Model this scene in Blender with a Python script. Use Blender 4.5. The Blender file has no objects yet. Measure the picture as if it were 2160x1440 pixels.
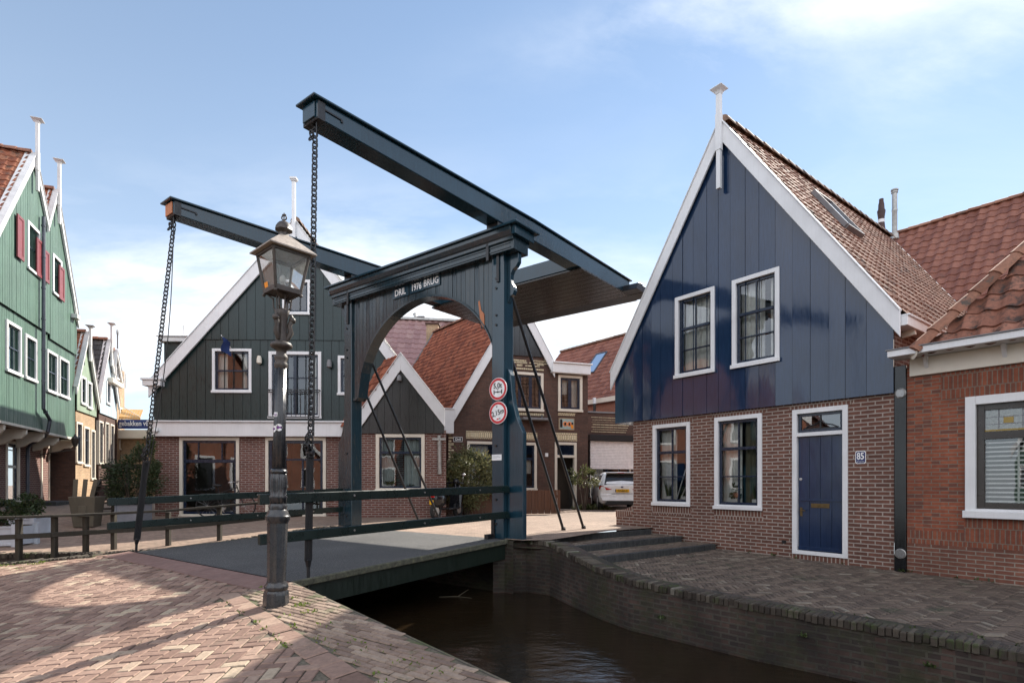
import bpy, bmesh, math, random
from mathutils import Vector, Matrix
R = random.Random(7)
PI = math.pi
C = bpy.context.scene.collection
# ------------------------------------------------------------------ measuring
F, CX, HY, EYE = 1190.0, 1080.0, 1019.0, 1.5      # focal length and horizon of the survey, eye height in metres
SUN_AZ, SUN_EL = math.radians(37.0), math.radians(38.9)

def gp(px, py, z):
    Y = (EYE - z) * F / (py - HY)
    return Vector(((px - CX) / F * Y, Y))

def at(px, py, Y):
    return Vector(((px - CX) / F * Y, Y, EYE + (HY - py) / F * Y))

class Frame:
    """vertical reference plane of a facade: x along it, y into the building, z up"""
    def __init__(s, O, d, zb=0.0):
        d = Vector(d).normalized(); s.O = Vector(O); s.d = d; s.p = Vector((-d.y, d.x)); s.zb = zb
    def sz(s, px, py, y=0.0):
        k = (px - CX) / F
        o = s.O + s.p * y
        t = (k * o.y - o.x) / (s.d.x - k * s.d.y)
        return t, EYE + (HY - py) / F * (o.y + s.d.y * t) - s.zb
    def sx(s, px, y=0.0):
        return s.sz(px, HY, y)[0]
    def loc(s, P):
        a = Vector((P[0], P[1])) - s.O
        return a.dot(s.d), a.dot(s.p)
    def w(s, x, y, z=0.0):
        q = s.O + s.d * x + s.p * y
        return Vector((q.x, q.y, z + s.zb))
    def root(s, name):
        o = bpy.data.objects.new(name, None); C.objects.link(o)
        o.location = (s.O.x, s.O.y, s.zb); o.rotation_euler = (0, 0, math.atan2(s.d.y, s.d.x))
        o.empty_display_size = 0.3
        return o
    def rect(s, tl, br, y=0.0, tr=None, bl=None):
        a = s.sz(*tl, y); b = s.sz(*br, y)
        z1, z0 = a[1], b[1]
        if tr: z1 = (z1 + s.sz(*tr, y)[1]) / 2
        if bl: z0 = (z0 + s.sz(*bl, y)[1]) / 2
        return a[0], b[0], z0, z1

def tag(o, label=None, cat=None, group=None, kind=None):
    if label: o['label'] = label
    if cat: o['category'] = cat
    if group: o['group'] = group
    if kind: o['kind'] = kind
    return o

def empty(name, loc, rz=0.0, label=None, cat=None, group=None):
    o = bpy.data.objects.new(name, None); C.objects.link(o)
    o.location = loc; o.rotation_euler = (0, 0, rz); o.empty_display_size = 0.3
    return tag(o, label, cat, group)

# ------------------------------------------------------------------ mesh builder
class MB:
    def __init__(s):
        s.v = []; s.f = []; s.uv = []; s.mi = []
    def add(s, vs, fs, uv=None, mi=0):
        b = len(s.v); s.v += [tuple(q) for q in vs]
        for f in fs:
            s.f.append(tuple(b + i for i in f)); s.uv.append(uv); s.mi.append(mi)
        return s
    def quad(s, a, b, c, d, uv=None, mi=0):
        return s.add([a, b, c, d], [(0, 1, 2, 3)], uv, mi)
    def poly(s, pts, uv=None, mi=0):
        return s.add(pts, [tuple(range(len(pts)))], uv, mi)
    def box(s, x0, x1, y0, y1, z0, z1, uv=None, mi=0):
        v = [(x, y, z) for z in (z0, z1) for y in (y0, y1) for x in (x0, x1)]
        return s.add(v, [(0, 2, 3, 1), (4, 5, 7, 6), (0, 1, 5, 4), (2, 6, 7, 3), (0, 4, 6, 2), (1, 3, 7, 5)], uv, mi)
    def beam(s, p0, p1, w, h, up=(0, 0, 1), uv=None, mi=0, w1=None, h1=None):
        p0 = Vector(p0); p1 = Vector(p1); t = (p1 - p0).normalized()
        r = t.cross(Vector(up)); r = r.normalized() if r.length > 1e-6 else Vector((1, 0, 0))
        u = r.cross(t); w1 = w if w1 is None else w1; h1 = h if h1 is None else h1
        v = [p + r * (a * ww / 2) + u * (b * hh / 2) for p, ww, hh in ((p0, w, h), (p1, w1, h1)) for a, b in ((-1, -1), (1, -1), (1, 1), (-1, 1))]
        return s.add(v, [(3, 2, 1, 0), (4, 5, 6, 7), (0, 1, 5, 4), (1, 2, 6, 5), (2, 3, 7, 6), (3, 0, 4, 7)], uv, mi)
    def prism(s, pts, ext, uv=None, mi=0):
        """closed outline pts (3D, planar) swept along ext"""
        n = len(pts); e = Vector(ext); a = [Vector(p) for p in pts]
        nrm = Vector((0, 0, 0))
        for i in range(n): nrm += a[i].cross(a[(i + 1) % n])
        if nrm.dot(e) > 0: a = a[::-1]
        v = a + [p + e for p in a]
        fs = [tuple(range(n)), tuple(range(2 * n - 1, n - 1, -1))]
        for i in range(n):
            j = (i + 1) % n; fs.append((j, i, n + i, n + j))
        return s.add(v, fs, uv, mi)
    def cyl(s, p0, p1, r0, r1=None, n=12, caps=True, uv=None, mi=0):
        p0 = Vector(p0); p1 = Vector(p1); t = (p1 - p0).normalized(); r1 = r0 if r1 is None else r1
        a = t.cross(Vector((0, 0, 1)) if abs(t.z) < .95 else Vector((1, 0, 0))).normalized(); b = t.cross(a)
        v = []
        for p, r in ((p0, r0), (p1, r1)):
            v += [p + (a * math.cos(2 * PI * i / n) + b * math.sin(2 * PI * i / n)) * r for i in range(n)]
        fs = [(i, (i + 1) % n, n + (i + 1) % n, n + i) for i in range(n)]
        if caps: fs += [tuple(range(n - 1, -1, -1)), tuple(range(n, 2 * n))]
        return s.add(v, fs, uv, mi)
    def lathe(s, prof, c=(0, 0, 0), n=20, flute=0.0, fn=8, sq=False, rot=0.0):
        """profile [(r,z)] revolved about the vertical through c"""
        c = Vector(c); v = []
        for r, z in prof:
            for i in range(n):
                a = 2 * PI * i / n + rot
                rr = r * (1 + flute * math.cos(fn * a))
                v.append(c + Vector((rr * math.cos(a), rr * math.sin(a), z)))
        fs = []
        for k in range(len(prof) - 1):
            for i in range(n):
                j = (i + 1) % n
                fs.append((k * n + i, k * n + j, (k + 1) * n + j, (k + 1) * n + i))
        fs += [tuple(range(n - 1, -1, -1)), tuple(range((len(prof) - 1) * n, len(prof) * n))]
        return s.add(v, fs)
    def tube(s, pts, r, n=8, caps=True, closed=False, mi=0):
        P = [Vector(p) for p in pts]; m = len(P); v = []; pa = None
        rs = r if isinstance(r, (list, tuple)) else [r] * m
        for i in range(m):
            if closed: t = (P[(i + 1) % m] - P[i - 1]).normalized()
            else: t = (P[min(i + 1, m - 1)] - P[max(i - 1, 0)]).normalized()
            if pa is None:
                a = t.cross(Vector((0, 0, 1)) if abs(t.z) < .9 else Vector((1, 0, 0))).normalized()
            else:
                a = (pa - t * pa.dot(t)).normalized()
            pa = a; b = t.cross(a)
            v += [P[i] + (a * math.cos(2 * PI * k / n) + b * math.sin(2 * PI * k / n)) * rs[i] for k in range(n)]
        fs = []
        for i in range(m if closed else m - 1):
            j = (i + 1) % m
            for k in range(n):
                l = (k + 1) % n
                fs.append((i * n + k, i * n + l, j * n + l, j * n + k))
        if caps and not closed: fs += [tuple(range(n - 1, -1, -1)), tuple(range((m - 1) * n, m * n))]
        return s.add(v, fs, None, mi)
    def ball(s, c, r, n=12, m=8, sc=(1, 1, 1), mi=0):
        c = Vector(c); v = [c + Vector((0, 0, -r * sc[2]))]
        for j in range(1, m):
            th = PI * j / m - PI / 2
            for i in range(n):
                a = 2 * PI * i / n
                v.append(c + Vector((r * sc[0] * math.cos(th) * math.cos(a), r * sc[1] * math.cos(th) * math.sin(a), r * sc[2] * math.sin(th))))
        v.append(c + Vector((0, 0, r * sc[2]))); fs = []
        for i in range(n): fs.append((0, 1 + (i + 1) % n, 1 + i))
        for j in range(m - 2):
            for i in range(n):
                a = 1 + j * n + i; b = 1 + j * n + (i + 1) % n; fs.append((a, b, b + n, a + n))
        L = len(v) - 1
        for i in range(n): fs.append((L, L - n + i, L - n + (i + 1) % n))
        return s.add(v, fs, None, mi)
    def ring(s, x0, x1, z0, z1, w, y0, y1, wb=None, wt=None, mi=0):
        """rectangular frame in the x,z plane; w bar width"""
        wb = w if wb is None else wb; wt = w if wt is None else wt
        s.box(x0, x0 + w, y0, y1, z0, z1, None, mi); s.box(x1 - w, x1, y0, y1, z0, z1, None, mi)
        s.box(x0 + w, x1 - w, y0, y1, z0, z0 + wb, None, mi); s.box(x0 + w, x1 - w, y0, y1, z1 - wt, z1, None, mi)
        return s
    def build(s, name, mats, parent=None, smooth=False, bevel=0.0, M=None, seg=1, angle=None):
        me = bpy.data.meshes.new(name)
        vs = [M @ Vector(q) for q in s.v] if M else s.v
        me.from_pydata(vs, [], s.f); 
        mats = mats if isinstance(mats, (list, tuple)) else [mats]
        for m in mats: me.materials.append(m)
        if len(mats) > 1: me.polygons.foreach_set('material_index', s.mi)
        me.validate(clean_customdata=False); me.update()
        uvl = me.uv_layers.new(name='UVMap'); data = uvl.data
        nf = len(s.f)
        for p in me.polygons:
            ex = s.uv[p.index] if len(me.polygons) == nf else None
            if ex is not None:
                if isinstance(ex[0], (int, float)):
                    for li in p.loop_indices: data[li].uv = ex
                else:
                    for k, li in enumerate(p.loop_indices): data[li].uv = ex[k]
            else:
                n = p.normal
                if abs(n.z) > .97: ux = Vector((1, 0, 0)); vx = Vector((0, 1, 0))
                else:
                    ux = Vector((-n.y, n.x, 0)).normalized(); vx = n.cross(ux)
                for li in p.loop_indices:
                    co = me.vertices[me.loops[li].vertex_index].co
                    data[li].uv = (co.dot(ux), co.dot(vx))
        if smooth: me.polygons.foreach_set('use_smooth', [True] * len(me.polygons))
        o = bpy.data.objects.new(name, me); C.objects.link(o)
        if parent: o.parent = parent
        if bevel:
            b = o.modifiers.new('Bevel', 'BEVEL'); b.width = bevel; b.segments = seg; b.limit_method = 'ANGLE'; b.angle_limit = math.radians(angle or 40); b.harden_normals = False
        if smooth and angle:
            try: me.set_sharp_from_angle(angle=math.radians(angle))
            except Exception: pass
        return o

def text_mesh(txt, h, depth=0.004, font_shear=0.0, bold=0.0):
    """lettering as a flat extruded mesh in x,z (reads along +x, faces -y), centred on 0"""
    cu = bpy.data.curves.new('letters', 'FONT'); cu.body = txt; cu.size = h * 1.38; cu.extrude = depth / 2; cu.shear = font_shear
    cu.align_x = 'CENTER'; cu.align_y = 'CENTER'; cu.offset = bold; cu.resolution_u = 3
    o = bpy.data.objects.new('letters', cu); C.objects.link(o)
    dg = bpy.context.evaluated_depsgraph_get(); dg.update()
    me = bpy.data.meshes.new_from_object(o.evaluated_get(dg))
    vs = [(v.co.x, -v.co.z, v.co.y) for v in me.vertices]; fs = [tuple(p.vertices) for p in me.polygons]
    bpy.data.objects.remove(o); bpy.data.curves.remove(cu); bpy.data.meshes.remove(me)
    # centre vertically
    zs = [v[2] for v in vs]; zc = (min(zs) + max(zs)) / 2
    return [(x, y, z - zc) for x, y, z in vs], fs

def put_text(mb, txt, h, x, y, z, sx=1.0, rot=0.0, mi=0, bold=0.0, shear=0.0):
    vs, fs = text_mesh(txt, h, bold=bold, font_shear=shear); c, s_ = math.cos(rot), math.sin(rot)
    mb.add([(x + (a * sx) * c - e * s_, y + b, z + (a * sx) * s_ + e * c) for a, b, e in vs], fs, None, mi)

# ------------------------------------------------------------------ materials
class NT:
    def __init__(s, name):
        s.m = bpy.data.materials.new(name); s.m.use_nodes = True; s.t = s.m.node_tree; s.n = s.t.nodes; s.l = s.t.links
        s.b = s.n['Principled BSDF']; s.out = s.n['Material Output']
    def node(s, t, **kw):
        n = s.n.new(t)
        for k, v in kw.items():
            if k in n.inputs: 
                n.inputs[k].default_value = v
            else: setattr(n, k, v)
        return n
    def link(s, a, b): s.l.new(a, b)
    def coord(s, what='Object'):
        return s.node('ShaderNodeTexCoord').outputs[what]
    def mapping(s, vec, sc=(1, 1, 1), loc=(0, 0, 0), rot=(0, 0, 0)):
        m = s.node('ShaderNodeMapping'); m.inputs['Scale'].default_value = sc; m.inputs['Location'].default_value = loc; m.inputs['Rotation'].default_value = rot
        s.link(vec, m.inputs['Vector']); return m.outputs[0]
    def noise(s, vec, scale, detail=4, rough=.55, out='Fac'):
        n = s.node('ShaderNodeTexNoise'); n.inputs['Scale'].default_value = scale; n.inputs['Detail'].default_value = detail; n.inputs['Roughness'].default_value = rough
        if vec is not None: s.link(vec, n.inputs['Vector'])
        return n.outputs[out]
    def ramp(s, fac, stops, interp='LINEAR'):
        r = s.node('ShaderNodeValToRGB'); r.color_ramp.interpolation = interp
        el = r.color_ramp.elements
        while len(el) < len(stops): el.new(.5)
        for e, (p, c) in zip(el, stops):
            e.position = p; e.color = (c[0], c[1], c[2], 1) if not isinstance(c, (int, float)) else (c, c, c, 1)
        s.link(fac, r.inputs[0]); return r.outputs[0]
    def mix(s, fac, a, b, mode='MIX'):
        m = s.node('ShaderNodeMix', data_type='RGBA', blend_type=mode)
        for sock, v in ((m.inputs[0], fac), (m.inputs[6], a), (m.inputs[7], b)):
            if isinstance(v, (int, float)): sock.default_value = v
            elif isinstance(v, (tuple, list)): sock.default_value = (v[0], v[1], v[2], 1)
            else: s.link(v, sock)
        return m.outputs[2]
    def math(s, op, a, b=0.0, c=0.0):
        m = s.node('ShaderNodeMath', operation=op)
        for i, v in enumerate((a, b, c)):
            if isinstance(v, (int, float)): m.inputs[i].default_value = v
            else: s.link(v, m.inputs[i])
        return m.outputs[0]
    def sep(s, vec):
        n = s.node('ShaderNodeSeparateXYZ'); s.link(vec, n.inputs[0]); return n.outputs
    def comb(s, x, y, z=0.0):
        n = s.node('ShaderNodeCombineXYZ')
        for i, v in enumerate((x, y, z)):
            if isinstance(v, (int, float)): n.inputs[i].default_value = v
            else: s.link(v, n.inputs[i])
        return n.outputs[0]
    def base(s, c):
        if isinstance(c, (tuple, list)): s.b.inputs['Base Color'].default_value = (c[0], c[1], c[2], 1)
        else: s.link(c, s.b.inputs['Base Color'])
    def rough(s, r):
        if isinstance(r, (int, float)): s.b.inputs['Roughness'].default_value = r
        else: s.link(r, s.b.inputs['Roughness'])
    def bump(s, h, strength=.3, dist=.01, normal=None):
        b = s.node('ShaderNodeBump'); b.inputs['Strength'].default_value = strength; b.inputs['Distance'].default_value = dist
        s.link(h, b.inputs['Height'])
        if normal is not None: s.link(normal, b.inputs['Normal'])
        s.link(b.outputs[0], s.b.inputs['Normal']); return b.outputs[0]

def paint(name, col, rough=.35, var=.25, scale=3.0, bump=.08, bscale=30, streak=0.0, dirt=None, spec=.5, coat=0.0, metallic=0.0):
    t = NT(name); o = t.coord('Object'); n = t.noise(o, scale, 5)
    c = t.mix(t.ramp(n, [(.3, 1 - var), (.7, 1 + var * .4)]), (0, 0, 0), (1, 1, 1))
    m = t.mix(1.0, col, c, 'MULTIPLY')
    if streak:
        st = t.noise(t.mapping(o, (9, 9, .5)), 4.0, 4)
        m = t.mix(t.math('MULTIPLY', t.ramp(st, [(.45, 0.0), (.75, 1.0)]), streak), m, dirt or (.25, .22, .18))
    t.base(m)
    t.rough(t.ramp(t.noise(o, scale * 2.3, 4), [(.3, max(.02, rough * .75)), (.7, min(1, rough * 1.3))]))
    t.b.inputs['Specular IOR Level'].default_value = spec; t.b.inputs['Coat Weight'].default_value = coat; t.b.inputs['Metallic'].default_value = metallic
    if bump: t.bump(t.noise(t.mapping(o, (1, 1, .35)), bscale, 4), bump, .004)
    return t.m

def timber(name, col, rough=.2, grain=.5, worn=0.0, worncol=(.16, .15, .12), wave=.25, spec=.5):
    """painted boards or beams: faint vertical grain, slow waviness that bends reflections, patches of wear"""
    t = NT(name); o = t.coord('Object')
    g = t.noise(t.mapping(o, (16, 16, 1.2)), 3.0, 6, .65)
    w = t.noise(t.mapping(o, (1.2, 1.2, .6)), 1.6, 3)
    c = t.mix(1.0, col, t.ramp(g, [(.25, .72), (.75, 1.18)]), 'MULTIPLY')
    c = t.mix(1.0, c, t.ramp(w, [(.3, .85), (.7, 1.12)]), 'MULTIPLY')
    if worn:
        ws = t.noise(t.mapping(o, (5, 5, .8)), 4.0, 8, .7)
        c = t.mix(t.math('MULTIPLY', t.ramp(ws, [(.56, 0.0), (.72, 1.0)]), worn), c, worncol)
    t.base(c); t.b.inputs['Specular IOR Level'].default_value = spec
    t.rough(t.ramp(g, [(.3, rough * .75), (.75, min(1, rough * 1.7))]))
    h = t.math('ADD', t.math('MULTIPLY', g, .12 * grain), t.math('MULTIPLY', w, wave * 6))
    t.bump(h, .5, .006)
    return t.m

def brickmat(name, c1, c2, mortar, bw=.22, bh=.0685, ms=.011, bias=0.0, squash=1.0, freq=2, dark=None, bump=.5, stain=.25, moss=0.0):
    t = NT(name); uv = t.coord('UV'); o = t.coord('Object')
    wob = t.noise(uv, 9.0, 2, out='Color')
    vec = t.node('ShaderNodeVectorMath', operation='MULTIPLY_ADD'); t.link(wob, vec.inputs[0]); vec.inputs[1].default_value = (.006, .006, 0); t.link(uv, vec.inputs[2])
    b = t.node('ShaderNodeTexBrick'); b.offset = .5; b.squash = squash; b.squash_frequency = freq
    t.link(vec.outputs[0], b.inputs['Vector'])
    for k, v in (('Color1', c1), ('Color2', c2), ('Mortar', mortar)): b.inputs[k].default_value = (*v, 1)
    b.inputs['Scale'].default_value = 1; b.inputs['Mortar Size'].default_value = ms; b.inputs['Mortar Smooth'].default_value = .15
    b.inputs['Bias'].default_value = bias; b.inputs['Brick Width'].default_value = bw; b.inputs['Row Height'].default_value = bh
    n = t.noise(o, 14, 6, .65); n2 = t.noise(o, 1.1, 4)
    c = t.mix(1.0, b.outputs['Color'], t.ramp(n, [(.25, .72), (.75, 1.2)]), 'MULTIPLY')
    c = t.mix(1.0, c, t.ramp(n2, [(.3, 1 - stain), (.7, 1 + stain * .5)]), 'MULTIPLY')
    if dark:
        x = t.sep(uv); cell = t.comb(t.math('FLOOR', t.math('DIVIDE', x[0], bw * .5)), t.math('FLOOR', t.math('DIVIDE', x[1], bh)))
        wn = t.node('ShaderNodeTexWhiteNoise', noise_dimensions='2D'); t.link(cell, wn.inputs['Vector'])
        f = t.math('MULTIPLY', t.ramp(wn.outputs[0], [(.72, 0.0), (.82, .7)]), t.math('SUBTRACT', 1.0, b.outputs['Fac']))
        c = t.mix(f, c, dark)
    if moss:
        m1 = t.noise(o, 1.7, 9, .75); m2 = t.noise(o, 7, 6, .7)
        c = t.mix(t.math('MULTIPLY', t.ramp(m1, [(.48, 0.0), (.62, 1.0)]), moss), c, t.mix(m2, (.016, .016, .009), (.05, .055, .02)))
        c = t.mix(t.math('MULTIPLY', t.ramp(t.noise(o, 3.1, 9, .78), [(.60, 0.0), (.68, 1.0)]), moss * .6), c, (.12, .105, .085))
    t.base(c); t.rough(.85)
    h = t.math('ADD', t.math('MULTIPLY', b.outputs['Fac'], -1.0), t.math('MULTIPLY', n, .35))
    t.bump(h, bump, .008)
    return t.m

def varmat(name, stops, rough=.8, nscale=25, bump=.3, moss=None, moss_amt=0.0, spec=.4, mscale=3.0, obj_scale=(1, 1, 1), trans=0.0, low=.7, high=1.2):
    """colour picked per piece (constant UV per brick, tile or leaf), plus fine grain"""
    t = NT(name); uv = t.sep(t.coord('UV')); o = t.mapping(t.coord('Object'), obj_scale)
    c = t.ramp(uv[0], stops)
    n = t.noise(o, nscale, 6, .65)
    c = t.mix(1.0, c, t.ramp(n, [(.25, low), (.75, high)]), 'MULTIPLY')
    if moss:
        mm = t.noise(o, mscale, 8, .72)
        c = t.mix(t.ramp(mm, [(.62 - moss_amt * .25, 0.0), (.72 - moss_amt * .2, .9)]), c, moss)
    t.base(c); t.rough(rough); t.b.inputs['Specular IOR Level'].default_value = spec
    if trans:
        t.b.inputs['Transmission Weight'].default_value = 0
        tr = t.node('ShaderNodeBsdfTranslucent'); t.link(c, tr.inputs['Color'])
        mx = t.node('ShaderNodeMixShader'); mx.inputs[0].default_value = trans
        t.link(t.b.outputs[0], mx.inputs[1]); t.link(tr.outputs[0], mx.inputs[2]); t.link(mx.outputs[0], t.out.inputs[0])
    if bump: t.bump(n, bump, .006)
    return t.m

def glassmat(name, tint=(.75, .8, .8), dirt=0.0, ior=1.5, boost=1.0):
    t = NT(name); g = t.node('ShaderNodeBsdfGlossy'); g.inputs['Roughness'].default_value = .01; g.inputs['Color'].default_value = (.95, .97, 1, 1)
    tr = t.node('ShaderNodeBsdfTransparent'); tr.inputs['Color'].default_value = (*tint, 1)
    fr = t.node('ShaderNodeFresnel'); fr.inputs['IOR'].default_value = ior
    mx = t.node('ShaderNodeMixShader'); o = t.coord('Object')
    b = t.node('ShaderNodeBump'); b.inputs['Strength'].default_value = .12; b.inputs['Distance'].default_value = .01
    t.link(t.noise(o, 1.7, 2), b.inputs['Height']); t.link(b.outputs[0], g.inputs['Normal'])
    t.link(t.math('MINIMUM', t.math('MULTIPLY', fr.outputs[0], boost), 1.0), mx.inputs[0]); t.link(tr.outputs[0], mx.inputs[1]); t.link(g.outputs[0], mx.inputs[2])
    last = mx.outputs[0]
    if dirt:
        d = t.node('ShaderNodeBsdfDiffuse'); d.inputs['Color'].default_value = (.62, .6, .54, 1)
        tl = t.node('ShaderNodeBsdfTranslucent'); tl.inputs['Color'].default_value = (.7, .69, .64, 1)
        ad = t.node('ShaderNodeMixShader'); ad.inputs[0].default_value = .5; t.link(d.outputs[0], ad.inputs[1]); t.link(tl.outputs[0], ad.inputs[2])
        m2 = t.node('ShaderNodeMixShader'); t.link(t.math('MULTIPLY', t.ramp(t.noise(t.mapping(o, (1, 1, .6)), 9, 8, .75), [(.35, .12), (.65, 1.0)]), dirt), m2.inputs[0])
        t.link(last, m2.inputs[1]); t.link(ad.outputs[0], m2.inputs[2]); last = m2.outputs[0]
    t.link(last, t.out.inputs[0]); return t.m

def flat(name, col, rough=.5, metallic=0.0, spec=.5):
    t = NT(name); n = t.noise(t.coord('Object'), 8, 4)
    t.base(t.mix(1.0, col, t.ramp(n, [(.3, .88), (.7, 1.08)]), 'MULTIPLY')); t.rough(rough); t.b.inputs['Metallic'].default_value = metallic; t.b.inputs['Specular IOR Level'].default_value = spec
    return t.m

K = {}
K['white'] = paint('white_paint', (.76, .76, .77), .4, .10, 2.0, .05, 20, .12, (.42, .40, .36))
K['white_worn'] = paint('worn_white_paint', (.70, .69, .68), .5, .2, 3.0, .1, 25, .35, (.34, .30, .25))
K['cream'] = paint('cream_paint', (.72, .66, .56), .45, .12, 2.0, .05)
K['blue_board'] = timber('blue_board_paint', (.012, .030, .074), .09, .35, wave=.30, spec=.65)
K['blue_sash'] = paint('dark_blue_paint', (.012, .022, .045), .25, .15)
K['blue_door'] = timber('blue_door_paint', (.011, .026, .070), .15, .3, wave=.3)
K['green_board'] = timber('dark_green_board_paint', (.010, .026, .026), .28, .4, wave=.15)
K['teal'] = timber('teal_bridge_paint', (.011, .040, .062), .15, .9, .0, wave=.12, spec=.6)
K['teal_worn'] = timber('worn_teal_bridge_paint', (.012, .032, .044), .17, 1.0, .55, (.10, .09, .065), wave=.12, spec=.6)
K['black_iron'] = paint('black_iron', (.010, .010, .012), .38, .4, 12, .25, 60, spec=.5)
K['lamp_iron'] = paint('grey_lamp_paint', (.022, .025, .031), .27, .35, 10, .3, 55, .25, (.16, .13, .10), spec=.55)
K['lamp_roof'] = paint('weathered_lamp_roof', (.36, .31, .27), .55, .35, 14, .2, 40, .5, (.16, .12, .09))
K['lamp_frame'] = paint('rusty_lamp_frame', (.060, .046, .038), .5, .5, 20, .4, 60)
K['glass'] = glassmat('window_glass', (.92, .94, .93), 0, 1.5, 2.8)
K['glass_dark'] = glassmat('dark_window_glass', (.6, .65, .65), 0, 1.5, 4.0)
K['lamp_glass'] = glassmat('grimy_lamp_glass', (.95, .97, .97), .26)
K['curtain'] = flat('curtain_cloth', (.80, .80, .76), .9)
K['curtain_blue'] = flat('blue_grey_curtain_cloth', (.48, .55, .55), .9)
K['curtain_dark'] = flat('olive_curtain_cloth', (.13, .12, .075), .9)
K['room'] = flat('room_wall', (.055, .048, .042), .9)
K['brick_brown'] = brickmat('brown_red_brick', (.115, .048, .034), (.172, .073, .050), (.35, .295, .255), .22, .0685, .0105, stain=.2)
K['brick_head'] = brickmat('upright_brown_brick', (.120, .050, .035), (.172, .073, .050), (.35, .295, .255), .0685, .21, .0105, stain=.1)
K['brick_orange'] = brickmat('orange_red_brick', (.245, .066, .034), (.31, .092, .045), (.20, .155, .12), .22, .058, .007, dark=(.10, .045, .035), stain=.35)
K['brick_orange_head'] = brickmat('upright_orange_brick', (.21, .060, .032), (.28, .085, .043), (.20, .155, .12), .058, .21, .007, dark=(.12, .05, .035), stain=.3)
K['brick_dark'] = brickmat('dark_brown_brick', (.080, .040, .030), (.115, .056, .040), (.085, .068, .056), .22, .062, .006, stain=.3)
K['brick_red'] = brickmat('red_brick', (.30, .10, .055), (.36, .13, .075), (.26, .2, .16), .22, .065, .008)
K['brick_green'] = brickmat('purple_red_brick', (.12, .042, .034), (.17, .065, .048), (.32, .27, .24), .22, .0685, .010, stain=.2)
K['brick_old'] = brickmat('old_quay_brick', (.040, .028, .024), (.080, .048, .038), (.066, .058, .046), .21, .066, .011, moss=.8, stain=.8, bump=1.0, dark=(.022, .018, .016))
K['brick_yellow'] = brickmat('cream_glazed_brick', (.66, .56, .36), (.72, .64, .44), (.16, .10, .07), .075, .20, .009, stain=.15)
K['brick_yellow_flat'] = brickmat('cream_brick_quoin', (.66, .56, .36), (.72, .64, .44), (.14, .09, .06), .22, .064, .010, stain=.15)
K['brick_tan'] = brickmat('tan_brick', (.42, .27, .15), (.5, .34, .2), (.3, .25, .2), .22, .066, .008)
K['tile_brown'] = varmat('brown_pantile', [(0, (.17, .085, .055)), (.5, (.25, .125, .08)), (1, (.33, .18, .125))], .75, 18, .3, (.06, .05, .045), .25, mscale=2.5)
K['tile_orange'] = varmat('orange_pantile', [(0, (.16, .045, .024)), (.5, (.27, .078, .038)), (1, (.35, .115, .06))], .75, 16, .3, (.07, .045, .035), .2)
K['tile_red'] = varmat('red_pantile', [(0, (.18, .066, .042)), (.5, (.24, .092, .058)), (1, (.29, .12, .078))], .6, 16, .3, (.09, .05, .04), .18)
K['tile_mossy'] = varmat('lichen_red_pantile', [(0, (.17, .068, .042)), (.5, (.24, .098, .062)), (1, (.33, .15, .10))], .8, 20, .4, (.045, .035, .03), .55, mscale=7)
K['tile_pink'] = varmat('pink_grey_pantile', [(0, (.26, .15, .14)), (.5, (.31, .18, .17)), (1, (.35, .22, .2))], .35, 16, .2)
K['tile_dark'] = varmat('dark_pantile', [(0, (.035, .033, .032)), (.5, (.05, .047, .045)), (1, (.07, .065, .06))], .6, 16, .3)
K['tile_old'] = varmat('old_orange_pantile', [(0, (.2, .06, .03)), (.5, (.3, .1, .05)), (1, (.36, .15, .08))], .8, 16, .3, (.06, .05, .04), .45)
K['ridge'] = varmat('ridge_tile', [(0, (.19, .080, .048)), (.5, (.25, .108, .066)), (1, (.32, .155, .10))], .8, 18, .4, (.07, .06, .05), .35, mscale=6)
K['ridge_brown'] = varmat('brown_ridge_tile', [(0, (.14, .085, .06)), (1, (.24, .15, .105))], .8, 18, .4, (.05, .045, .04), .3, mscale=6)
K['lead'] = paint('grey_lead', (.20, .20, .21), .55, .3, 6, .2, 30)
K['zinc'] = paint('zinc_pipe', (.42, .41, .39), .42, .3, 8, .1, 30, .4, (.2, .17, .14), metallic=.6)
K['pipe_dark'] = paint('blue_grey_pipe', (.075, .085, .11), .4, .2)
K['board_g1'] = timber('mid_green_board_paint', (.074, .142, .106), .45, .7, .25, (.22, .3, .25), wave=.05)  # the boards' own green, with paler worn patches
K['board_pg'] = timber('pale_green_board_paint', (.26, .34, .25), .55, .6, .35, (.4, .4, .3), wave=.05)
K['board_pb'] = timber('pale_blue_board_paint', (.42, .52, .58), .5, .5, .2, (.5, .5, .5), wave=.05)
K['shutter_red'] = paint('dark_red_paint', (.20, .035, .042), .4, .15)
K['brass'] = paint('old_brass', (.16, .11, .05), .4, .4, 20, .1, metallic=.8)
K['steel'] = flat('steel', (.5, .5, .5), .35, .9)
K['red'] = flat('sign_red', (.55, .02, .03), .35)
K['sign_white'] = flat('sign_white', (.82, .82, .82), .35)
K['black'] = flat('black', (.008, .008, .009), .4)
K['yellow_plate'] = flat('yellow_plate', (.75, .42, .01), .4)
K['orange_sticker'] = flat('orange_sticker', (.85, .28, .01), .5)
K['enamel_blue'] = flat('blue_enamel', (.012, .014, .11), .2)
K['purple'] = flat('purple_ink', (.14, .02, .20), .5)
K['wood_raw'] = timber('bare_orange_wood', (.50, .20, .10), .7, .8)
K['wood_fence'] = timber('brown_stained_wood', (.125, .055, .03), .6, .8)
K['wood_grey'] = timber('weathered_wood', (.12, .105, .075), .7, 1.0, .4, (.2, .17, .1))
K['wood_olive'] = timber('mossy_rail_wood', (.030, .024, .016), .7, 1.0, .5, (.065, .058, .028))
K['shutter_roll'] = flat('roller_shutter', (.78, .72, .70), .45)
K['car_white'] = flat('car_paint', (.78, .79, .80), .12)
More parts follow.
